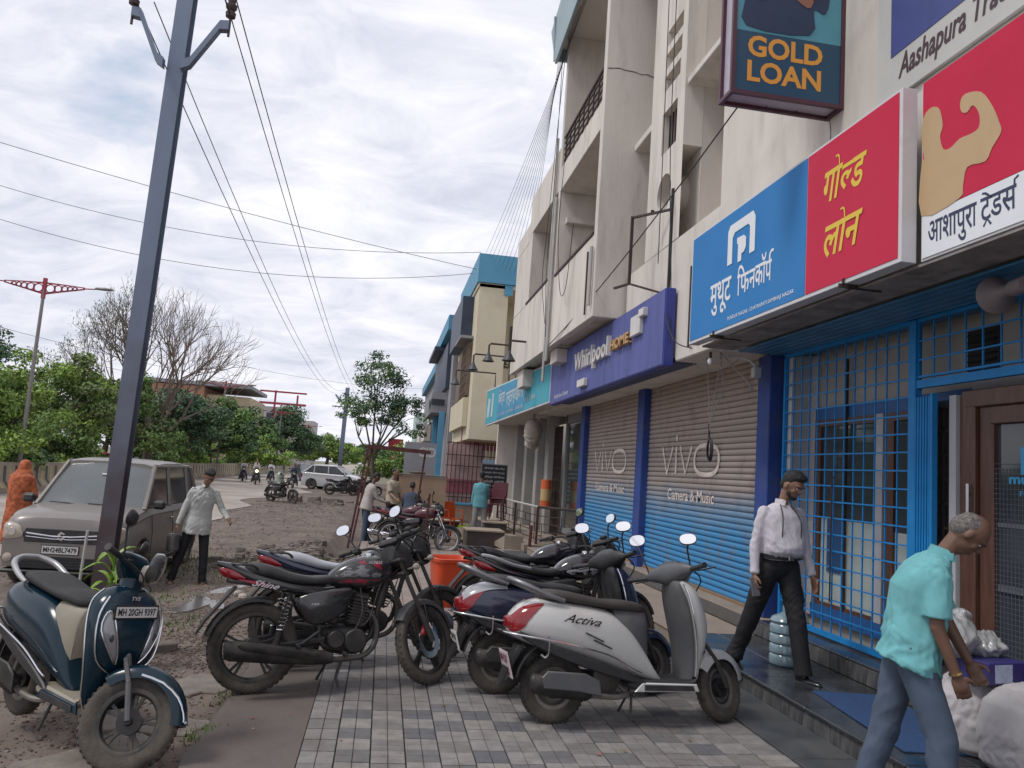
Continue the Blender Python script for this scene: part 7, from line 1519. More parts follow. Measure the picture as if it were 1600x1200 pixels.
def person(label,loc,rz,o,cat='person',group=None):
    g=lambda k,d=None:o.get(k,d); H=g('H',1.7)/1.7; lod=g('lod',0); vox=g('vox',.007 if not lod else .016)
    t=thing('person',label,cat,loc,rz,group); t.scale=(H,H,H)
    ln=g('lean',(0,0)); hz=g('hip',.92); pel=Vector((0,0,hz)); 
    up=Vector((math.sin(R(ln[0])),math.sin(R(ln[1])),math.cos(R(ln[0])))).normalized(); yaw=g('twist',0)
    lf=Vector((-math.sin(R(yaw)),math.cos(R(yaw)),0)); lf=(lf-up*lf.dot(up)).normalized(); fw=lf.cross(up)
    cv=g('curve',.0); chest=pel+up*.30+fw*(-cv); neck=chest+(up+fw*cv*4).normalized()*.21
    shc=neck-up*.055
    hp,hyaw=g('head',(0,0)); hf=(Matrix.Rotation(R(hyaw),3,'Z')@(fw*math.cos(R(hp))-Vector((0,0,1))*math.sin(R(hp)))).normalized()
    hup=(Vector((0,0,1))*math.cos(R(hp))+Vector((hf.x,hf.y,0)).normalized()*math.sin(R(hp))).normalized()
    nk=neck+up*.03; hc=nk+hup*.155+hf*.025+up*.01
    HM=ori(hc,hf,hup)
    skin=g('skin',SK[0]); B=MB()
    # head
    B.ell((-.010,0,.015),(.092,.074,.100),18,12,HM); B.ell((.018,0,-.030),(.070,.060,.078),16,10,HM); B.ell((.040,0,-.085),(.036,.036,.026),12,8,HM)
    B.ell((.082,0,.0),(.012,.012,.022),8,6,HM); B.ell((.095,0,-.018),(.016,.015,.012),8,6,HM); B.ell((.060,0,.030),(.030,.052,.014),12,6,HM)
    B.ell((.078,0,-.058),(.014,.024,.007),10,6,HM); B.ell((.076,0,-.069),(.013,.020,.006),10,6,HM)
    for s_ in(-1,1): B.ell((-.005,s_*.076,-.008),(.018,.008,.030),8,6,HM); B.ell((.055,s_*.040,-.022),(.022,.022,.022),8,6,HM)
    cap(B,hc-hup*.06-hf*.02,neck-up*.03,.050,.046)
    # torso core
    cap(B,pel,chest,.10,.11); cap(B,chest-up*.02,shc-up*.07,.08,.05); cap(B,shc-lf*.12-up*.035,shc+lf*.12-up*.035,.032,.032)
    Sh=MB() # shirt
    T=MB()
    W=g('w',1.0); bel=g('belly',0)
    tuck=g('tuck',0); hem=g('hem',-.16)
    st=[]
    lv=[(hem,.205,.168,.03) if not tuck else (.055,.158,.112,0),(-.02,.196,.150,.02),(.08,.178,.132+bel*.6,bel*.5),(.17,.165,.122+bel,bel*.6),(.28,.180,.128+bel*.4,bel*.2),(.37,.188,.125,0),(.43,.180,.108,-.005),(.475,.130,.085,-.01),(.515,.066,.064,-.01)]
    rs=[]
    for (h,wy,wx,ox) in (lv if not tuck else lv[0:1]+[(.125,.170,.125+bel*.8,bel*.55)]+lv[3:]):
        k=max(0,min(1,h/.51)); c=pel+up*h if h<.3 else (chest+(neck-chest)*((h-.30)/.21)); c=c+fw*(ox-cv*min(1,max(0,h/.3)) *(1 if h<.3 else 0))
        rs.append([c+lf*(wy*W*math.copysign(abs(math.cos(a))**.85,math.cos(a)))+fw*(wx*W*math.copysign(abs(math.sin(a))**.9,math.sin(a))) for a in [2*PI*j/22 for j in range(22)]])
    Sh.rings(rs)
    arms={}
    for s_,key in((-1,'armR'),(1,'armL')):
        p,a,el,ed=g(key,(5,8,12,0)); sj=shc+lf*(s_*.158*W)-up*.012
        d=DR(p,0); 
        # rotate local dir into body frame (x=fw horizontal)
        fh=Vector((fw.x,fw.y,0)).normalized(); lh=Vector((-fh.y,fh.x,0))
        def loc_dir(pp,aa): v=DR(pp,aa); return fh*v.x+lh*v.y+Vector((0,0,1))*v.z
        du=loc_dir(p,s_*a); ej=sj+du*.285; df=loc_dir(p+el,s_*(a+ed)); wj=ej+df*.245
        arms[s_]=(sj,ej,wj,df)
        cap(B,sj+du*.05,ej,.038,.036); cap(B,ej,wj,.038,.026)
        # hand
        pn=(Vector((0,0,1)).cross(df)); pn=pn.normalized() if pn.length>.05 else lh
        palmn=-lf*s_ if abs(lf.dot(df))<.8 else fh   # palm faces body
        palmn=(palmn-df*palmn.dot(df)).normalized(); side=df.cross(palmn)   # across palm
        if side.dot(fh)<0: side=-side                                        # towards thumb (forward)
        pc=wj+df*.045; PM=ori(pc,df,palmn); B.ell((.0,0,0),(.052,.040,.016),12,7,PM); 
        if lod<2:
            curl=g('curl'+key[-1],30)
            for k,(off,ln_) in enumerate(((.030,.062),(.011,.072),(-.010,.066),(-.030,.052))):
                b0=wj+df*.082+side*off; d1=(df*math.cos(R(curl*.5))+palmn*math.sin(R(curl*.5))).normalized(); b1=b0+d1*ln_*.5; d2=(df*math.cos(R(curl*1.4))+palmn*math.sin(R(curl*1.4))).normalized(); b2=b1+d2*ln_*.5
                cap(B,b0-df*.02,b1,.0098,.0088,7); cap(B,b1,b2,.0088,.0075,7)
            b0=wj+df*.025+side*.030; b1=b0+(df*.6+side*.7+palmn*.25).normalized()*.035; b2=b1+(df*.9+side*.25+palmn*.35).normalized()*.030; cap(B,b0,b1,.0125,.011,7); cap(B,b1,b2,.011,.0085,7)
        sl=g('sleeve','long')
        if sl=='long': cap(Sh,sj-up*.008,ej,.058,.050); cap(Sh,ej,ej+(wj-ej)*.88,.050,.037); Sh.tube([ej+(wj-ej)*.86,ej+(wj-ej)*.98],[.041,.040],12)
        elif sl=='half': cap(Sh,sj-up*.008,sj+(ej-sj)*.5,.062,.066); Sh.tube([sj+(ej-sj)*.5,sj+(ej-sj)*.86],[.066,.072],14)
        elif sl=='rolled': cap(Sh,sj,ej,.066,.052); Sh.tube([ej,ej+(wj-ej)*.35],[.053,.050],12)
    # legs
    for s_,key in((-1,'legR'),(1,'legL')):
        p,a,kn=g(key,(0,3,3)); fh=Vector((fw.x,fw.y,0)).normalized(); 
        if not g('legtwist'): fh=Vector((1,0,0))
        lh=Vector((-fh.y,fh.x,0))
        hj=pel+lh*(s_*.085)-Vector((0,0,.03)); v=DR(p,s_*a); dt=fh*v.x+lh*v.y+Vector((0,0,1))*v.z; kj=hj+dt*.43; v=DR(p-kn,s_*a); ds=fh*v.x+lh*v.y+Vector((0,0,1))*v.z; aj=kj+ds*.41
        cap(B,hj,kj,.07,.05); cap(B,kj,aj,.048,.036)
        fr_=g('trleg',1.0)
        if g('wear','trousers')=='trousers':
            cap(T,hj+Vector((0,0,.03)),kj,.092*fr_,.068*fr_,14); cap(T,kj,aj-ds*.06,.070*fr_,.060*fr_,14); T.tube([aj-ds*.08,aj+ds*.005],[.062*fr_,.068*fr_],14)
        fy=g('toe'+key[-1],s_*12); fd=Matrix.Rotation(R(fy),3,'Z')@fh; pt=g('pitch'+key[-1],0); fd=(fd*math.cos(R(pt))-Vector((0,0,1))*math.sin(R(pt))).normalized()
        FM=ori(aj-Vector((0,0,.035)),fd,(0,0,1)); 
        Fm=MB() if g('shoes') else B
        Fm.ell((.06,0,-.012),(.135,.046,.034),14,8,FM); Fm.ell((-.035,0,.0),(.055,.040,.050),12,8,FM); Fm.ell((.0,0,.035),(.045,.040,.045),10,7,FM)
        if g('shoes'): 
            sh=remesh(Fm,'shoe',g('shoes'),t,.009 if not lod else .02,2)
            so=MB(); so.prism([(x,y) for x,y in spl([(-.09,-.035),(.05,-.045),(.17,-.04),(.205,0),(.17,.045),(.05,.05),(-.09,.038)],3)],-.052,-.036,FM,ins=.003); so.build('sole',M_blkprint,sh)
        elif g('sandals'):
            so=MB(); so.prism([(x,y) for x,y in spl([(-.10,-.038),(.05,-.045),(.17,-.04),(.20,0),(.17,.045),(.05,.05),(-.10,.038)],3)],-.060,-.040,FM,ins=.003); so.tube([(.10,-.045,-.04),(.11,-.02,.025),(.11,.02,.025),(.10,.05,-.04)],.010,6,FM,smooth=3); so.build('sandal',g('sandals'),t)
    body=remesh(B,'body',skin,t,vox if not lod else max(vox,.013),2 if not lod else 1)
    if g('wear','trousers')=='trousers':
        T.ell(tuple(pel),(.115,.165,.125),16,10); T.tube([pel+up*.02,pel+up*.095],[.12,.12],6)
        tr_=remesh(T,'trousers',g('tr'),t,.010 if not lod else .02,4 if not lod else 2,fold=.012 if not lod else .006,seed=g('seed',3),fscale=.8)
        if tuck:
            b=MB(); rs=[[pel+up*h+lf*(.178*W*math.cos(a))+fw*(.137*W*math.sin(a)+bel*.2) for a in [2*PI*j/24 for j in range(24)]] for h in (.065,.068,.098,.101)]; b.rings(rs); b.build('belt',M_blkprint,tr_)
            b=MB(); b.box(tuple(pel+up*.083+fw*(.145*W+bel*.2)),(.02,.05,.035),ch=.004); b.build('belt_buckle',M_chr,tr_)
    sh=remesh(Sh,'shirt',g('shirt'),t,.009 if not lod else .018,3 if not lod else 2,fold=g('fold',.012) if not lod else .006,seed=g('seed',1)+2)
    if g('wear')=='sari':
        pass
    if not lod:
        # collar + placket
        c=MB()
        for s_ in(-1,1):
            c.rings([[neck+up*(.045-.012*k)+lf*(s_*y)*(1.0)+fw*x for x,y in ((.060,.004),(.052,.036),(.0,.056),(-.050,.032),(-.058,.0))]+[neck+up*(.000-.012*k)+lf*(s_*y)*(1.08)+fw*(x*1.08) for x,y in ((-.060,.0),(-.052,.034),(.0,.062),(.055,.044),(.074,.026))] for k in (0,.4)])
        c.build('collar',g('shirt'),sh,smooth=60)
    # hair
    h=MB(); hs=g('hairs','short')
    h.ell((-.024,0,.040),(.086,.080,.084),16,10,HM); h.ell((-.055,0,-.010),(.050,.070,.070),12,8,HM)
    if hs=='full': h.ell((.035,.012,.092),(.050,.056,.032),12,8,HM); h.ell((-.005,0,.080),(.080,.074,.052),14,8,HM)
    if hs=='bald': h=MB(); h.ell((-.050,0,.0),(.062,.080,.070),14,9,HM); h.ell((-.035,0,.035),(.075,.079,.066),14,9,HM)
    remesh(h,'hair',g('hair',M_hair),t,.009 if not lod else .018,2,fold=.008,seed=9,fscale=2.5)
    if not lod:
        for s_ in(-1,1):
            e=MB(); e.ell((.0675,s_*.030,.004),(.010,.012,.007),10,7,HM); eo=e.build('eye',M_eye,t); e=MB(); e.ell((.0755,s_*.030,.003),(.004,.0055,.0055),8,6,HM); e.build('iris',M_blkprint,eo)
            e=MB(); e.tube([(.074,s_*.050,.022),(.083,s_*.034,.028),(.086,s_*.014,.024)],.0042,6,HM); e.build('eyebrow',g('hair',M_hair) if hs!='bald' else M_hair,t)
        if g('beard'):
            e=MB(); e.ell((.050,0,-.085),(.038,.044,.027),14,8,HM); e.ell((.074,0,-.047),(.014,.028,.007),10,6,HM); 
            for s_ in(-1,1): e.ell((.03,s_*.052,-.058),(.026,.010,.028),8,6,HM)
            remesh(e,'beard',M_hair,t,.007,1,fold=.004,seed=4,fscale=4)
        if g('moustache'):
            e=MB(); e.tube([(.072,-.030,-.054),(.090,-.012,-.045),(.094,0,-.043),(.090,.012,-.045),(.072,.030,-.054)],[.003,.006,.006,.006,.003],6,HM); e.build('moustache',g('hair',M_hair),t)
        if g('glasses'):
            e=MB()
            for s_ in(-1,1):
                e.tube([(.094,s_*(.031+.022*math.cos(a)),.003+.015*math.sin(a)) for a in [2*PI*j/16 for j in range(16)]],.0016,5,HM,close=True); e.tube([(.092,s_*.053,.006),(.03,s_*.080,.010),(-.01,s_*.083,.004)],.0018,5,HM)
            e.tube([(.095,-.009,.006),(.097,0,.009),(.095,.009,.006)],.0016,5,HM); e.build('spectacles',M_chr,t)
    t['_w']=0; del t['_w']
    return t,dict(neck=neck,up=up,fw=fw,lf=lf,arms=arms,HM=HM,pel=pel,chest=chest,H=H,sh=sh,body=body)
M_tealsh=mat('turquoise_cotton',(.165,.45,.48),.85,var=.07,vs=10,bump=.5,bs=400)
M_slate=mat('slate_blue_trousers',(.075,.105,.155),.8,var=.08,vs=10,bump=.4,bs=300)
M_whs2=mat('white_striped_shirt',(.56,.53,.57),.85,var=.10,vs=40,bump=.4,bs=300,stretch=(3,3,.15))
M_blktr=mat('black_trousers',(.012,.012,.015),.8,var=.15); M_leather=mat('black_leather',(.012,.012,.013),.28,coat=.3)
# man in turquoise shirt bending over the sacks
p,i=person('older man in a turquoise half sleeved shirt bending over the white sacks',(3.03,4.08,.022),R(-30),dict(H=1.80,hip=.87,lean=(18,0),curve=.055,head=(46,-2),armR=(-3,3,24,-4),armL=(14,0,14,-6),legR=(20,3,20),legL=(-12,5,4),tuck=0,hem=-.10,sleeve='half',shirt=M_tealsh,tr=M_slate,hair=M_hgrey,hairs='bald',moustache=0,skin=SK[2],sandals=M_leather,w=1.02,belly=.03,trleg=1.12,fold=.018,seed=5,curlR=45,curlL=50,pitchR=0))
wj=i['arms'][-1][2]; df=i['arms'][-1][3]; m=MB(); m.tube([wj-df*.012,wj+df*.0],.033,16); m.build('wrist_watch',mat('gold_metal',(.6,.45,.2),.3,metal=1,var=0),p)
# man in the white striped shirt
p,i=person('bearded man with glasses in a white striped shirt walking on the black step',(3.53,6.48,.168),R(-84),dict(H=1.80,hip=.885,trleg=1.12,lean=(3,0),head=(28,22),armR=(-4,12,14,-6),armL=(4,10,14,-4),legR=(-20,8,2),legL=(16,3,6),tuck=1,sleeve='long',shirt=M_whs2,tr=M_blktr,skin=SK[0],shoes=M_leather,belly=.045,w=1.08,hairs='full',beard=1,glasses=1,fold=.010,seed=8,curlR=75,pitchR=20,pitchL=-4,toeR=-8,toeL=10))
wj=i['arms'][-1][2]; df=i['arms'][-1][3]; m=MB(); m.box((.10,.0,.012),(.15,.075,.010),ori(wj,df,i['fw']),ch=.003,rz=.2); tag(m.build('phone',mat('grey_phone',(.15,.15,.17),.25),None),'grey phone in the hand of the man in the white striped shirt','phone')
ph=bpy.data.objects[[o.name for o in S.collection.objects if o.name.startswith('phone')][0]]; ph.matrix_world=p.matrix_basis if 0 else Matrix.Translation(p.location)@Matrix.Rotation(p.rotation_euler.z,4,'Z')@Matrix.Scale(p.scale.x,4)
m=MB()
for s_ in(-1,1): m.tube([i['neck']+i['fw']*.05+i['lf']*s_*.05,i['neck']+i['fw']*.15+i['lf']*s_*.085-i['up']*.12,i['neck']+i['fw']*.155+i['lf']*s_*.09-i['up']*.30],.0045,6,smooth=4); m.ell(tuple(i['neck']+i['fw']*.157+i['lf']*s_*.09-i['up']*.315),(.012,.009,.014))
m.build('earphone_cord',M_wire,p)
# boy
M_pshirt=mat('pale_grey_shirt',(.43,.44,.42),.85,var=.08,vs=10,bump=.3,bs=200)
p,i=person('young man in a loose pale shirt walking beside the grey car carrying a metal can',(-2.55,11.75,-.115),R(-68),dict(H=1.66,hip=.90,lean=(6,4),head=(35,8),armR=(-4,18,10,0),armL=(14,24,46,-10),legR=(-4,13,4),legL=(10,3,6),tuck=0,hem=-.17,sleeve='long',shirt=M_pshirt,tr=M_blktr,skin=SK[0],sandals=M_blkp,hairs='full',w=.98,fold=.02,seed=12,trleg=.95,vox=.009,curlR=70,curlL=40))
wj=i['arms'][-1][2]; df=i['arms'][-1][3]; cw=Matrix.Translation(p.location)@Matrix.Rotation(p.rotation_euler.z,4,'Z')@Matrix.Scale(p.scale.x,4)@(wj+df*.10)
t=thing('metal_can','dark grey metal can hanging from the hand of the young man in the pale shirt','can',(cw.x,cw.y,cw.z-.27)); m=MB(); m.lathe([(.001,0),(.075,0),(.085,.01),(.09,.20),(.088,.21),(.08,.205),(.001,.2)],20); m.build('can_body',mat('dented_can_metal',(.12,.115,.11),.45,metal=.6,var=.3,vs=10),t); m=MB(); m.lathe([(.001,.20),(.07,.20),(.072,.235),(.001,.24)],20); m.tube([(0,-.085,.2),(0,-.05,.27),(0,.05,.27),(0,.085,.2)],.004,5,smooth=3); m.build('can_lid',M_steelr,t)
# woman in sari
M_sari=mat('orange_print_sari',(.36,.095,.035),.8,var=.6,vs=14,bump=.4,bs=80)
sr=thing('person','woman wrapped in an orange patterned sari seen from behind the car bonnet','person',(-6.55,15.6,-.15),R(70)); sr.scale=(.97,.97,.97)
B=MB(); HM=Matrix.Translation((.06,0,1.42)); B.ell((0,0,0),(.09,.075,.11),14,9,HM); B.ell((.085,0,-.02),(.014,.013,.02),8,6,HM); cap(B,(0,0,1.32),(0,0,1.2),.05,.06); cap(B,(0,0,1.2),(0,0,.85),.11,.12); cap(B,(.02,-.16,1.18),(.08,-.22,.92),.045,.035); cap(B,(.08,-.22,.92),(.22,-.18,.86),.035,.028); B.ell((.28,-.17,.85),(.05,.03,.035),10,6)
for s_ in(-1,1): cap(B,(0,s_*.09,.85),(0,s_*.09,.1),.08,.04); B.ell((.05,s_*.09,.04),(.12,.045,.035))
remesh(B,'body',SK[0],sr,.012,2)
D_=MB(); D_.rings([[(x+rx*math.cos(a),ry*math.sin(a),z) for a in [2*PI*j/20 for j in range(20)]] for z,x,rx,ry in ((.04,0,.25,.27),(.3,0,.23,.25),(.7,0,.21,.23),(.95,-.01,.20,.22),(1.12,-.02,.19,.25),(1.25,-.02,.17,.25),(1.33,-.01,.12,.17),(1.40,.0,.105,.12),(1.5,.01,.11,.10),(1.56,.02,.07,.07),(1.58,.02,.02,.02))]); cap(D_,(.0,-.2,1.2),(.08,-.24,.92),.075,.06); cap(D_,(0,.2,1.2),(.12,.22,.95),.075,.07)
remesh(D_,'sari',M_sari,sr,.014,2,fold=.014,seed=3,fscale=.8)
# far and mid people
M_jean=mat('blue_jeans',(.05,.075,.12),.85,var=.15); M_bshirt=mat('beige_check_shirt',(.40,.34,.26),.85,var=.15,vs=30); M_nshirt=mat('navy_shirt',(.035,.05,.085),.85,var=.1); M_tq=mat('faded_turquoise_shirt',(.12,.33,.38),.85,var=.15,vs=12); M_gtr=mat('grey_trousers',(.26,.25,.25),.85,var=.1); M_pale=mat('pale_check_shirt',(.42,.38,.36),.85,var=.25,vs=40)
person('man in a faded turquoise shirt standing with his back turned before the blackboard',(2.66,20.9,.0),R(84),dict(H=1.72,lod=1,vox=.013,head=(5,0),armR=(38,6,30,0),armL=(2,8,8,0),legR=(0,5,2),legL=(0,5,2),shirt=M_tq,tr=M_gtr,skin=SK[2],sandals=M_blkp,trleg=1.15))
person('man in a pale checked shirt and jeans leaning beside the rusty stall frame',(-.32,18.3,-.1),R(20),dict(H=1.66,lod=1,vox=.013,lean=(12,0),head=(25,0),armR=(20,5,50,0),armL=(25,5,50,0),legR=(-3,4,2),legL=(8,4,4),shirt=M_pale,tr=M_jean,skin=SK[2],sandals=M_blkp,hem=-.12))
person('man in a beige checked shirt standing between the stall frame posts',(.28,20.2,-.1),R(-40),dict(H=1.74,lod=1,vox=.013,head=(8,10),sleeve='half',armR=(20,6,40,0),armL=(10,8,20,0),shirt=M_bshirt,tr=M_blktr,skin=SK[1],sandals=M_blkp,hem=-.08))
person('man in a navy shirt bent over the cart with his back to the camera',(.72,19.0,-.1),R(80),dict(H=1.62,lod=1,vox=.013,hip=.82,lean=(30,4),head=(15,0),armR=(45,14,15,0),armL=(40,10,30,0),legR=(15,6,22),legL=(0,6,10),shirt=M_nshirt,tr=M_blktr,skin=SK[2],sandals=M_blkp,w=1.08))
# ================================================================ MID DISTANCE PROPS
M_rust=mat('rusty_red_iron',(.10,.03,.028),.75,var=.35,vs=10,dirt=(.05,.02,.02),ds=6,da=.5)
t=thing('stall_frame','rusty red iron stall frame standing empty beside the parked motorcycles','frame')
m=MB(); m.tube([(-.58,18.3,-.1),(-.30,18.4,2.12)],.032,4); m.build('post',M_rust,t); m=MB(); m.tube([(-.62,17.3,-.1),(-.38,17.3,2.05)],.032,4); m.build('post',M_rust,t)
m=MB(); m.tube([(.78,18.4,-.1),(.95,18.5,2.1)],.032,4); m.build('post',M_rust,t); m=MB(); m.tube([(.95,16.6,-.1),(1.02,16.6,1.2)],.030,4); m.build('post',M_rust,t)
m=MB(); m.box((.32,18.45,2.13),(1.5,.10,.09),ry=.03); m.box((-.34,17.85,2.10),(.06,1.2,.06)); m.build('top_beam',M_rust,t)
t=thing('plywood_cart','tan plywood sided cart standing behind the men','cart')
M_ply=mat('tan_plywood',(.36,.25,.17),.7,var=.1,vs=2)
m=MB(); m.box((1.05,20.6,1.10),(1.25,.05,.80)); m.build('front_board',M_ply,t); m=MB(); m.box((1.05,20.9,1.53),(1.3,.7,.04)); m.build('counter_top',M_wood2,t)
for k,x in enumerate((.5,1.6)):
    m=MB(); m.box((x,20.7,.3),(.06,.06,.85)); m.build('leg',M_wood2,t)
m=MB(); m.lathe([(.001,0),(.2,0),(.22,.05),(.18,.07),(.001,.06)],14,Matrix.Translation((.9,20.9,1.56))); m.build('tray',M_bark,t)
# bikes by the stall
M_maroon=mat('maroon_bike_paint',(.085,.02,.028),.3,var=.1,coat=.4)
E1=thing('motorcycle','maroon motorcycle with chrome exhaust parked behind the stall frame','motorcycle'); motorcycle(E1,dict(lod=1,paint=M_maroon,tail=M_maroon,steer=R(25),wheelstyle='spoke',rimm=M_chr,exm=M_chr,shield=M_chr,guard=M_chr,chromebar=1,forkm=M_chr)); park(E1,.62,18.0,-.1,R(-14),-.08)
E2=copy_tree(E1); tag(E2,'black motorcycle with chrome leg guard parked nearest the stall frame','motorcycle'); park(E2,.88,17.1,-.08,R(-17),-.08)
# orange tub
t=thing('plastic_tub','square orange red plastic tub standing between the two rows of bikes','tub',(.98,10.2,0),R(12))
m=MB(); 
def sq(w,z,r=.05): return [(w*math.copysign(abs(math.cos(a))**.35,math.cos(a)),w*math.copysign(abs(math.sin(a))**.35,math.sin(a)),z) for a in [2*PI*j/24 for j in range(24)]]
m.rings([sq(.19,0),sq(.20,.01),sq(.25,.56),sq(.275,.57),sq(.28,.61),sq(.26,.615),sq(.24,.59),sq(.19,.05)]); m.build('tub_body',mat('orange_plastic',(.62,.07,.02),.35,var=.08,dirt=(.4,.10,.05),ds=3,da=.3),t,smooth=50)
# shop front by the railing
M_gfr=mat('grey_frame',(.20,.20,.215),.6,var=.15,vs=4,dirt=(.14,.12,.11),ds=4,da=.4); M_pgl=mat('shop_glass',(.05,.07,.065),.03,var=0,spec=.9,coat=1)
P('shop_pane',M_pgl,(4.70,4.71,17.15,19.7,.45,3.15)); P('shop_frame',M_gfr,(4.66,4.74,17.1,19.8,.33,.45),(4.66,4.74,17.1,19.8,3.15,3.44),(4.66,4.76,19.7,19.85,.33,3.44))
M_wcol=mat('dirty_white_column',(.36,.345,.33),.75,var=.15,vs=3,dirt=(.22,.19,.17),ds=3,da=.5)
for y in (20.9,22.4,24.2,26.2): P('column',M_wcol,(4.45,4.72,y,y+.42,.165,3.44))
P('shop_pane',M_pgl,(4.74,4.75,21.3,22.4,.5,2.6),(4.74,4.75,22.85,24.2,.5,2.6),(4.74,4.75,24.65,26.2,.5,2.6)); P('shop_frame',M_gfr,(4.70,4.78,21.3,26.2,2.6,3.44),(4.70,4.78,21.3,26.2,.33,.5)); P('shop_back',M_dark,(6.9,7,17,28,0,3.5)); P('shop_floor',M_tan,(3.3,6.9,17.5,28,.0,.165)); P('shop_wall',M_cream,(3.9,9,27.0,27.3,-.1,3.44))
m=MB()
for k in range(12): m.tube([(4.60,19.9+.085*k,.2),(4.60,19.9+.085*k,3.1)],.012,4)
for q in range(9):
    for k in range(11): m.tube([(4.59,19.9+.085*k,.4+.3*q),(4.59,19.985+.085*k,.55+.3*q)],.006,4); m.tube([(4.59,19.9+.085*k,.55+.3*q),(4.59,19.985+.085*k,.4+.3*q)],.006,4)
tag(m.build('collapsible_gate',M_iron,None,kind=None),'grey folded collapsible gate beside the big shop window','gate')
# pale sack hanging under the teal sign
t=thing('hanging_sack','dirty white and blue sack bundle hanging under the teal sign','sack',(4.0,21.0,2.6)); m=MB(); m.ell((0,0,.35),(.26,.3,.38)); m.ell((0,.1,.05),(.2,.22,.2)); m.tube([(0,0,.6),(0,.02,.95)],[.08,.02],8); remesh(m,'sack_cloth',mat('dirty_white_cloth',(.38,.34,.30),.85,var=.2,vs=4),t,.03,2,fold=.05,seed=2,fscale=.5); m=MB(); m.box((-.02,.30,.2),(.3,.05,.55),ch=.02); m.build('blue_flap',mat('pale_blue_cloth',(.16,.28,.42),.8),t)
t=thing('round_banner','orange and cream roll banner standing on the shop veranda','banner',(4.3,20.2,.9)); m=MB(); m.lathe([(.001,0),(.14,0),(.14,.75),(.001,.75)],18); m.build('roll',mat('orange_roll',(.55,.11,.03),.6),t); m=MB(); m.lathe([(.142,.2),(.142,.5)],18); m.build('cream_band',mat('cream_band',(.45,.33,.15),.6),t)
# railing
t=thing('veranda_railing','dark iron railing with a square key pattern around the shop veranda','railing')
RA=[(4.36,16.95),(3.62,17.75),(3.40,22.6)]
def rp(k,s,z): a=RA[k];b=RA[k+1]; return (a[0]+(b[0]-a[0])*s,a[1]+(b[1]-a[1])*s,z)
for k,s in ((0,0),(0,1),(1,.5),(1,1)):
    m=MB(); p_=rp(k,s,0); m.box((p_[0],p_[1],.58),(.05,.05,.86)); m.build('post',M_rust if (k,s)==(0,1) else M_iron,t)
m=MB(); m.tube([rp(0,0,1.02),rp(0,1,1.02)],.03,6); m.build('top_rail',M_iron,t); m=MB(); m.tube([rp(1,0,1.02),rp(1,1,1.02),(3.35,23.2,1.35)],.028,6); m.build('white_hand_rail',M_pipe,t)
for k in (0,1):
    for i_,z in enumerate((.28,.46,.64,.82)):
        m=MB(); m.tube([rp(k,0,z),rp(k,1,z)],.013,4); m.build('rail',M_iron,t)
m=MB()
for k,N in ((0,4),(1,10)):
    for j in range(N):
        s=(j+.5)/N; z0=(.28,.46,.64)[j%3]; m.tube([rp(k,s,z0),rp(k,s,z0+.36 if z0<.6 else z0+.18)],.011,4); m.tube([rp(k,s,z0+.09),rp(k,min(1,s+.35/N),z0+.09)],.011,4)
m.build('key_pattern',M_iron,t,kind='stuff')
t=thing('iron_post','short rusty iron post in front of the veranda corner','post'); m=MB(); m.tube([(3.38,17.3,-.02),(3.40,17.3,.62)],.035,6); m.build('bar',M_rust,t)
# steps/ramps left of the shop
st2=thing('entrance_steps','tan and dark brown stone step blocks in front of the veranda','steps')
M_dkst=mat('dark_brown_stone',(.075,.06,.055),.8,var=.25,vs=5); M_tanst=mat('tan_stone',(.33,.27,.21),.8,var=.15,vs=3)
for (x0,x1,y0,y1,z) in ((2.15,3.05,19.0,19.9,.30),(1.35,2.2,21.6,22.4,.32),(2.75,3.35,20.4,22.4,.42)):
    m=MB(); m.box(((x0+x1)/2,(y0+y1)/2,z/2-.08),(x1-x0,y1-y0,z+.12)); m.build('block',M_dkst,st2); m=MB(); m.box(((x0+x1)/2,(y0+y1)/2,z),(x1-x0+.05,y1-y0+.05,.035)); m.build('top_slab',M_tanst,st2)
m=MB(); m.prism([(0,0),(1.6,0),(0,.34)],-.45,0,frame((3.35,17.9,-.03),(-.05,1,0),(0,0,1))); m.build('ramp',M_tanst,st2)
m=MB(); m.prism([(0,0),(.8,0),(0,.30)],-.5,0,frame((2.3,19.95,-.03),(.5,.8,0),(0,0,1))); m.build('ramp',M_tanst,st2)
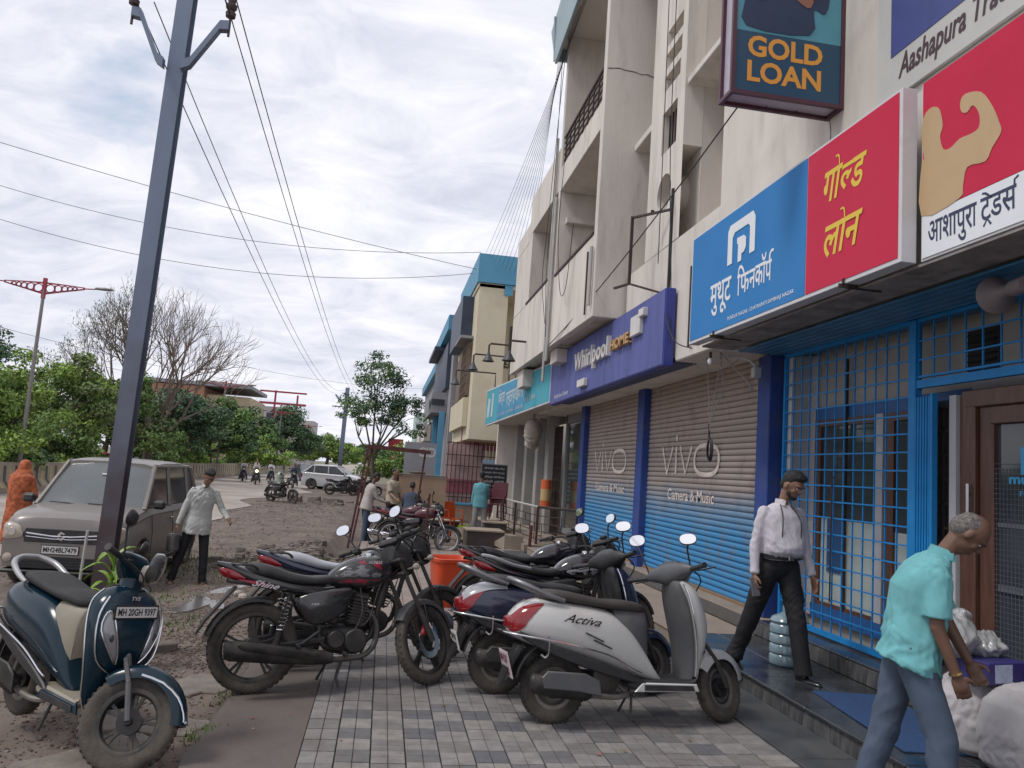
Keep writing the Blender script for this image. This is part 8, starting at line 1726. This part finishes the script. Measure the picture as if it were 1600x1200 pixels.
# blackboard, chairs, buckets
t=thing('blackboard_sign','tall black notice board with rows of white writing beside the turquoise shirted man','notice board'); m=MB(); m.box((3.42,24.0,1.45),(.78,.05,1.05)); m.build('board',mat('black_board',(.012,.014,.022),.4),t); m=MB(); m.box((3.42,24.02,1.45),(.84,.04,1.11)); m.build('frame',M_gfr,t)
m=MB()
for k,s in enumerate(['ऑनलाइन सेवा केंद्र','आधार पॅन कार्ड','झेरॉक्स लॅमिनेशन','फोटो कॉपी','रेल्वे तिकीट','मोबाईल रिचार्ज','विमा सेवा']): put_text(m,s,.1,frame((3.09,23.97,1.82-.135*k),(1,0,0),(0,0,1)),w=.66,h=.085)
m.build('lettering',M_wpla,t,smooth=0)
for x in (3.05,3.78):
    m=MB(); m.box((x,24.0,.45),(.05,.05,.95)); m.build('leg',M_gfr,t)
def plastic_chair(lbl,loc,rz,mt,n=1):
    t=thing('plastic_chair',lbl,'chair',loc,rz)
    m=MB(); m.box((0,0,.43),(.42,.42,.03),ch=.012); m.build('seat',mt,t)
    m=MB(); m.rings([[(-.20-.06*k+.02*math.cos(y*4),y,.45+.42*k) for y in (-.21,-.1,0,.1,.21)]+[(-.225-.06*k,y,.45+.42*k) for y in (.21,.1,0,-.1,-.21)] for k in (0,.5,1)]); m.build('backrest',mt,t)
    for a,b in ((.18,.18),(.18,-.18),(-.18,.18),(-.18,-.18)):
        m=MB(); m.tube([(a,b,.43),(a*1.18,b*1.18,0)],[.024,.018],6); m.build('leg',mt,t)
    for b in(-1,1):
        m=MB(); m.tube([(-.22,b*.21,.66),(.12,b*.24,.65),(.17,b*.22,.44)],.018,6); m.build('armrest',mt,t)
    return t
M_mch=mat('maroon_plastic',(.10,.012,.025),.4,var=.1)
plastic_chair('maroon plastic chair to the right of the turquoise shirted man',(3.15,21.3,.44),R(-110),M_mch); plastic_chair('second maroon plastic chair stacked a little behind and above the first',(3.25,21.6,.60),R(-110),M_mch)
plastic_chair('bright orange plastic chair tipped beside the step blocks',(1.95,21.0,.0),R(-60),mat('bright_orange_plastic',(.70,.10,.015),.4,var=.1))
t=thing('bucket','lime green plastic bucket next to the orange chair','bucket',(2.25,20.8,-.02)); m=MB(); m.lathe([(.001,0),(.12,0),(.16,.30),(.17,.30),(.165,.27),(.11,.02),(.001,.02)],16); m.build('bucket_body',mat('lime_plastic',(.30,.50,.04),.4,var=.1),t); m=MB(); m.tube([(-.16,0,.29),(-.08,0,.40),(.08,0,.40),(.16,0,.29)],.008,5,smooth=3); m.build('handle',M_iron,t)
t=thing('bucket','pale blue and white bucket next to the green one','bucket',(2.52,20.8,-.02)); m=MB(); m.lathe([(.001,0),(.13,0),(.16,.28),(.17,.28),(.165,.25),(.11,.02),(.001,.02)],16); m.build('bucket_body',mat('pale_blue_plastic',(.35,.40,.45),.4,var=.1),t); m=MB(); m.lathe([(.162,.26),(.172,.26),(.172,.285),(.162,.285)],16,close=True); m.build('rim_ring',mat('blue_rim',(.05,.12,.4),.4),t)
# ---- near right: bottle, sacks
M_jar=mat('blue_tinted_jar',(.20,.29,.34),.12,var=.05,spec=.6,coat=.4)
t=thing('water_jar','empty ribbed clear blue water jar standing on the step behind the walking man','water jar',(3.83,6.86,.166))
m=MB(); pr=[(.001,0),(.135,0),(.145,.012)]
for k in range(4): z=.03+.105*k; pr+=[(.147,z),(.147,z+.07),(.135,z+.085),(.137,z+.10)]
pr+=[(.147,.46),(.13,.50),(.06,.535),(.035,.55),(.033,.60),(.030,.60),(.001,.595)]
m.lathe([(r_*.98,h_*.86) for r_,h_ in pr],26); jb=m.build('jar_body',M_jar,t,smooth=50); 
M_sack=mat('white_woven_sack',(.46,.44,.45),.6,var=.08,vs=6,bump=.5,bs=160,dirt=(.32,.29,.28),ds=3,da=.3)
def sack(lbl,loc,rz,s,seed,mt=M_sack,name='sack'):
    t=thing(name,lbl,'sack',loc,rz); m=MB(); m.rings([sq(.26,.0),sq(.32,.06),sq(.335,.28),sq(.30,.48),sq(.22,.58),sq(.10,.64),sq(.05,.66)]); o=remesh(m,'woven_cloth',mt,t,.014,2,fold=.016,seed=seed,fscale=1.1); t.scale=s; return t
s1=sack('large full white woven sack tied with red string on the step before the older man',(4.03,4.25,.166),.2,(.85,.72,.84),3)
m=MB(); m.tube([(.08*math.cos(a),.08*math.sin(a),.645+.01*math.sin(3*a)) for a in [2*PI*j/16 for j in range(16)]],.008,5,close=True); m.tube([(.08,0,.65),(.14,-.06,.69),(.06,-.10,.68),(-.02,-.05,.70),(.10,.04,.72),(.16,.10,.66)],.007,5,smooth=4); m.build('red_string',mat('red_string',(.45,.02,.06),.7),s1)
s2=sack('second white sack just behind the large one at the right edge',(4.0,4.7,.166),.9,(.8,.8,.76),7)
t=thing('carton','dark blue and white carton lying on the sacks','box',(3.95,4.52,.66),.2); m=MB(); m.box((0,0,.06),(.36,.24,.13),ch=.004); m.build('box_body',mat('navy_carton',(.035,.03,.16),.5),t); m=MB(); m.box((-.05,-.1215,.06),(.15,.003,.11)); m.build('white_label',mat('pale_label',(.42,.46,.60),.5,var=.2,vs=30),t)
M_film=mat('cloudy_plastic_film',(.34,.34,.35),.25,var=.15,vs=8,coat=.4)
t=thing('plastic_bag','crumpled cloudy plastic bags heaped on the carton','bag',(3.86,4.62,.80),.1); m=MB(); m.ell((-.10,0,.09),(.15,.13,.13)); m.ell((.12,.0,.05),(.13,.12,.09)); m.ell((-.02,.02,.20),(.07,.05,.09)); remesh(m,'film',M_film,t,.012,1,fold=.04,seed=6,fscale=1.1)
# plant in pot near the pole
t=thing('potted_plant','small plant with long bright leaves in a tub beside the steel pole','plant',(-2.14,6.95,-.06))
m=MB(); m.lathe([(.001,0),(.10,0),(.13,.28),(.145,.30),(.14,.32),(.12,.31),(.10,.05),(.001,.05)],18); m.build('pot',mat('pale_tub',(.30,.32,.29),.6,var=.15),t)
m=MB(); rr=random.Random(2)
M_pl=mat('fresh_leaf',(.19,.31,.04),.45,var=.2,vs=5)
lm=[]
for k in range(17):
    a=k*2.4; z0=.42+.028*k; l=rr.uniform(.20,.30); pts=[]
    m2=MB(); rs=[]
    for q in range(7):
        u=q/6; x=l*u; z=.12*math.sin(u*2.0)-.16*u*u*1.2; w=.028*math.sin(PI*min(.98,u*.9+.08)); rs.append([(x,-w,z+.006),(x,0,z-.006),(x,w,z+.006)])
    for q in range(6):
        for j in range(2): 
            o_=len(m2.v); m2.add([rs[q][j],rs[q][j+1],rs[q+1][j+1],rs[q+1][j]],[(0,1,2,3)])
    m2.build('leaf',M_pl,t,smooth=80,M=Matrix.Translation((0,0,z0))@Matrix.Rotation(a,4,'Z')@Matrix.Rotation(-.35,4,'Y'))
m=MB(); m.tube([(0,0,.28),(.01,0,.6),(0,.01,.92)],.010,6); m.build('stem',M_grass,t)
# ---- distant riders and bikes
RB=thing('motorcycle','distant motorcycle ridden towards the camera, leftmost of the group','motorcycle',(-9.9,58,-.15),R(-78),'motorcycles on the road'); motorcycle(RB,dict(lod=1,paint=M_gblk))
spots=[(-8.3,53.5,-80,'distant motorcycle with its headlamp lit, second from the left'),(-8.4,61,-80,'distant motorcycle right behind the one with the lit headlamp'),(-5.7,52,-85,'distant dark motorcycle ridden nearest to the verge'),(-5.9,66,-80,'distant motorcycle just left of the dark blue car'),(-11.2,72,-80,'far motorcycle near the barrier end')]
bk=[RB]
for x,y,a,lb in spots:
    c=copy_tree(RB); c.location=(x,y,-.15); c.rotation_euler=(0,0,R(a)); c['label']=lb; bk.append(c)
m=MB(); m.lathe([(.001,.0),(.08,.0),(.085,-.01)],14,frame((.53,0,.89),(0,1,0),(0,0,1))); o=m.build('lit_headlamp',mat('lit_headlamp',(1,.82,.45),.3,emit=6,var=0),bk[1])
R0,_=person('rider in a white shirt on the leftmost distant motorcycle',(0,0,0),0,dict(H=1.68,lod=2,vox=.02,hip=.86,lean=(8,0),armR=(38,10,35,-4),armL=(38,10,35,-4),legR=(66,12,80),legL=(66,12,80),shirt=M_pale,tr=M_jean,skin=SK[0],shoes=M_leather,hem=-.06),group='riders on the road')
rl=['rider in a white shirt on the leftmost distant motorcycle','rider in a pale shirt on the motorcycle with the lit headlamp','rider on the motorcycle behind the one with the lit headlamp','rider in a black shirt on the motorcycle nearest the verge','rider on the motorcycle left of the dark blue car','rider on the far motorcycle near the barrier end']
mats_=[M_whs2,M_pale,M_whs2,M_nshirt,M_redp,M_pale]
for k,b in enumerate(bk):
    q=R0 if k==0 else copy_tree(R0); v=Matrix.Rotation(b.rotation_euler.z,3,'Z')@Vector((-.22,0,-.02)); q.location=(b.location.x+v.x,b.location.y+v.y,-.15-.04); q.rotation_euler=(0,0,b.rotation_euler.z); q['label']=rl[k]; q['group']='riders on the road'
    for ch in [c for c in S.collection.objects if c.parent==q and c.name.startswith('shirt')]:
        if k: ch.data=ch.data.copy(); ch.data.materials[0]=mats_[k]
c=copy_tree(RB); c.location=(-4.1,33.6,-.15); c.rotation_euler=(0,0,R(-40)); c['label']='parked motorcycle with a milk can on its seat standing alone at the road edge'; del c['group']
t=thing('milk_can','pale green milk can tied on the seat of the lone parked motorcycle','can',(-4.25,33.75,.72)); m=MB(); m.lathe([(.001,0),(.15,0),(.16,.32),(.10,.40),(.10,.46),(.001,.46)],16); m.build('can_body',mat('pale_green_metal',(.30,.36,.30),.5,metal=.2),t); m=MB(); m.tube([(.15,0,.28),(.24,0,.36),(.10,0,.44)],.015,5); m.build('handle',M_steelr,t)
for k,(x,y,a,lb) in enumerate([(-2.2,44,8,'leftmost of the motorcycles parked in front of the white suv'),(-.9,44.6,5,'second motorcycle parked in front of the white suv, carrying a bag'),(-1.5,46.2,4,'motorcycle parked just behind the pair before the white suv')]):
    c=copy_tree(RB); c.location=(x,y,-.12); c.rotation_euler=(0,0,R(a)); c['label']=lb; c['group']='motorcycles parked before the suv'
